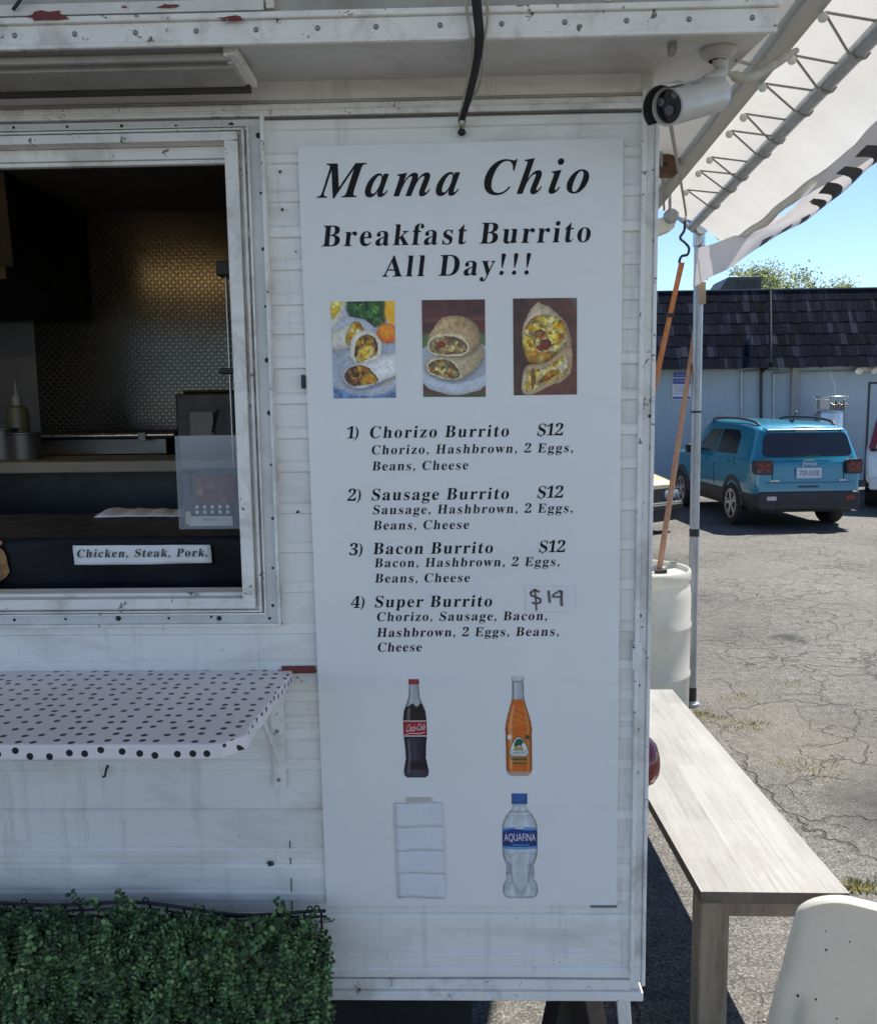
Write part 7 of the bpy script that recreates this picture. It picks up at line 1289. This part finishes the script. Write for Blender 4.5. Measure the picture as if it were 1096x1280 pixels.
# ---------------------------------------------------------------- tree beyond the roof
random.seed(31); ty = 34.0; tc = PY(985, 352, ty); tree = thing('tree', 'pale green tree showing above the shingled roof', 'tree', (tc.x, ty, 0))
mb = MB(); tips = []
mb.tube(smoothpath([(tc.x, ty, 0), (tc.x+.1, ty, 1.5), (tc.x-.05, ty+.1, 3.0), (tc.x, ty, 5.0)]), [.24-.006*i for i in range(19)], 12)
for i in range(16):
    a = 2*pi*i/16*2.4; ln = random.uniform(.8, 2.1); z0 = random.uniform(2.8, 4.8); e = Vector((tc.x+cos(a)*ln, ty+sin(a)*ln, random.uniform(5.2, 6.9)-ln*.2)); tips.append(e); mb.tube(smoothpath([(tc.x, ty, z0), Vector((tc.x, ty, z0)).lerp(e, .5)+Vector((0,0,.2)), e]), [.09-.005*k_ for k_ in range(13)], 8)
mb.build('trunk', M('bark', (.12,.09,.07), .9, var=.4, bump=.5, bs=20), tree, smooth=True)
mb = MB(); cen = [(t.x+random.gauss(0,.45), t.y+random.gauss(0,.45), t.z+random.gauss(.0,.4)) for t in tips for _ in range(6)]
cen += [(tc.x-.9+random.gauss(0,.4), ty+random.gauss(0,.4), tc.z+.1+random.gauss(0,.25)) for _ in range(14)]+[(tc.x+1.7+random.gauss(0,.4), ty+random.gauss(0,.4), tc.z-.55+random.gauss(0,.2)) for _ in range(14)]
cen = [q for q in cen if q[2] < tc.z+.45-.18*(q[0]-tc.x)]
for cx_, cy_, cz_ in cen:
    rr = random.uniform(.25, .55)
    for _ in range(130):
        d = Vector((random.gauss(0,1), random.gauss(0,1), random.gauss(0,.8))); p = Vector((cx_,cy_,cz_))+d*rr*.5; n = Vector((random.gauss(0,1), random.gauss(0,1), random.gauss(0,1))).normalized(); s_ = n.orthogonal().normalized()*random.uniform(.03,.05); t = n.cross(s_).normalized()*random.uniform(.06,.10); mb.add([p-s_*.2, p+t*.5+s_, p+t, p+t*.5-s_], [(0,1,2,3)])
mb.build('crown', island_mat('olive_leaf', [(0,(.11,.14,.05)), (.5,(.19,.22,.10)), (1,(.30,.32,.17))], .5, .45, 2), tree, smooth=None)
# ---------------------------------------------------------------- weeds in the asphalt
GRASS = island_mat('dry_grass_blade', [(0,(.10,.13,.03)), (.5,(.22,.21,.06)), (1,(.38,.32,.12))], .7, .3)
for i, (x, y, n, r, lb) in enumerate(((935,908,60,.10,'yellowish weed tuft right of the pole foot'), (1012,960,55,.12,'sprawling weed tuft in the dark asphalt beyond the bench'), (1072,1110,80,.045,'green grass tuft beside the bench end and chair'), (925,873,26,.08,'thin dry weed nearest the pole foot'), (898,900,26,.07,'low weed sprigs between pole and bench'), (985,855,20,.08,'faint dry weed far out on the asphalt'), (878,895,40,.05,'grass tuft against the pole foot'))):
    p0 = PZ(x, y, 0); tw = thing('weed', lb, 'weed', tuple(p0), 'weeds growing in the asphalt cracks'); mb = MB(); random.seed(40+i)
    for _ in range(int(n*2.6)):
        a = random.uniform(0, 2*pi); rr = r*random.random()**.7; b = p0+Vector((cos(a)*rr*1.5, sin(a)*rr, 0)); h = random.uniform(.006, .028); d = Vector((cos(a), sin(a), 0))*h*random.uniform(.3, 1.0); s_ = Vector((-sin(a), cos(a), 0))*.0016
        mb.add([b-s_, b+s_, b+d*.5+s_*.8+Vector((0,0,h*.7)), b+d+Vector((0,0,h)), b+d*.5-s_*.8+Vector((0,0,h*.7))], [(0,1,2,3,4)])
    mb.build('blades', GRASS, tw, smooth=None)
# bits of gravel and litter
mb = MB(); random.seed(77)
for _ in range(900):
    x = random.uniform(.4, 4.2); y = random.uniform(2.0, 7.5); r = random.uniform(.002, .0065); mb.ball((x, y, r*.5), (r*random.uniform(.8,1.4), r, r*.7), 5, 3)
tag(mb.build('loose_gravel', M('gravel_grey', (.26,.25,.23), .9, var=.5, vs=30), None, smooth=None), 'loose grey gravel scattered over the asphalt', 'gravel', None, 'stuff')
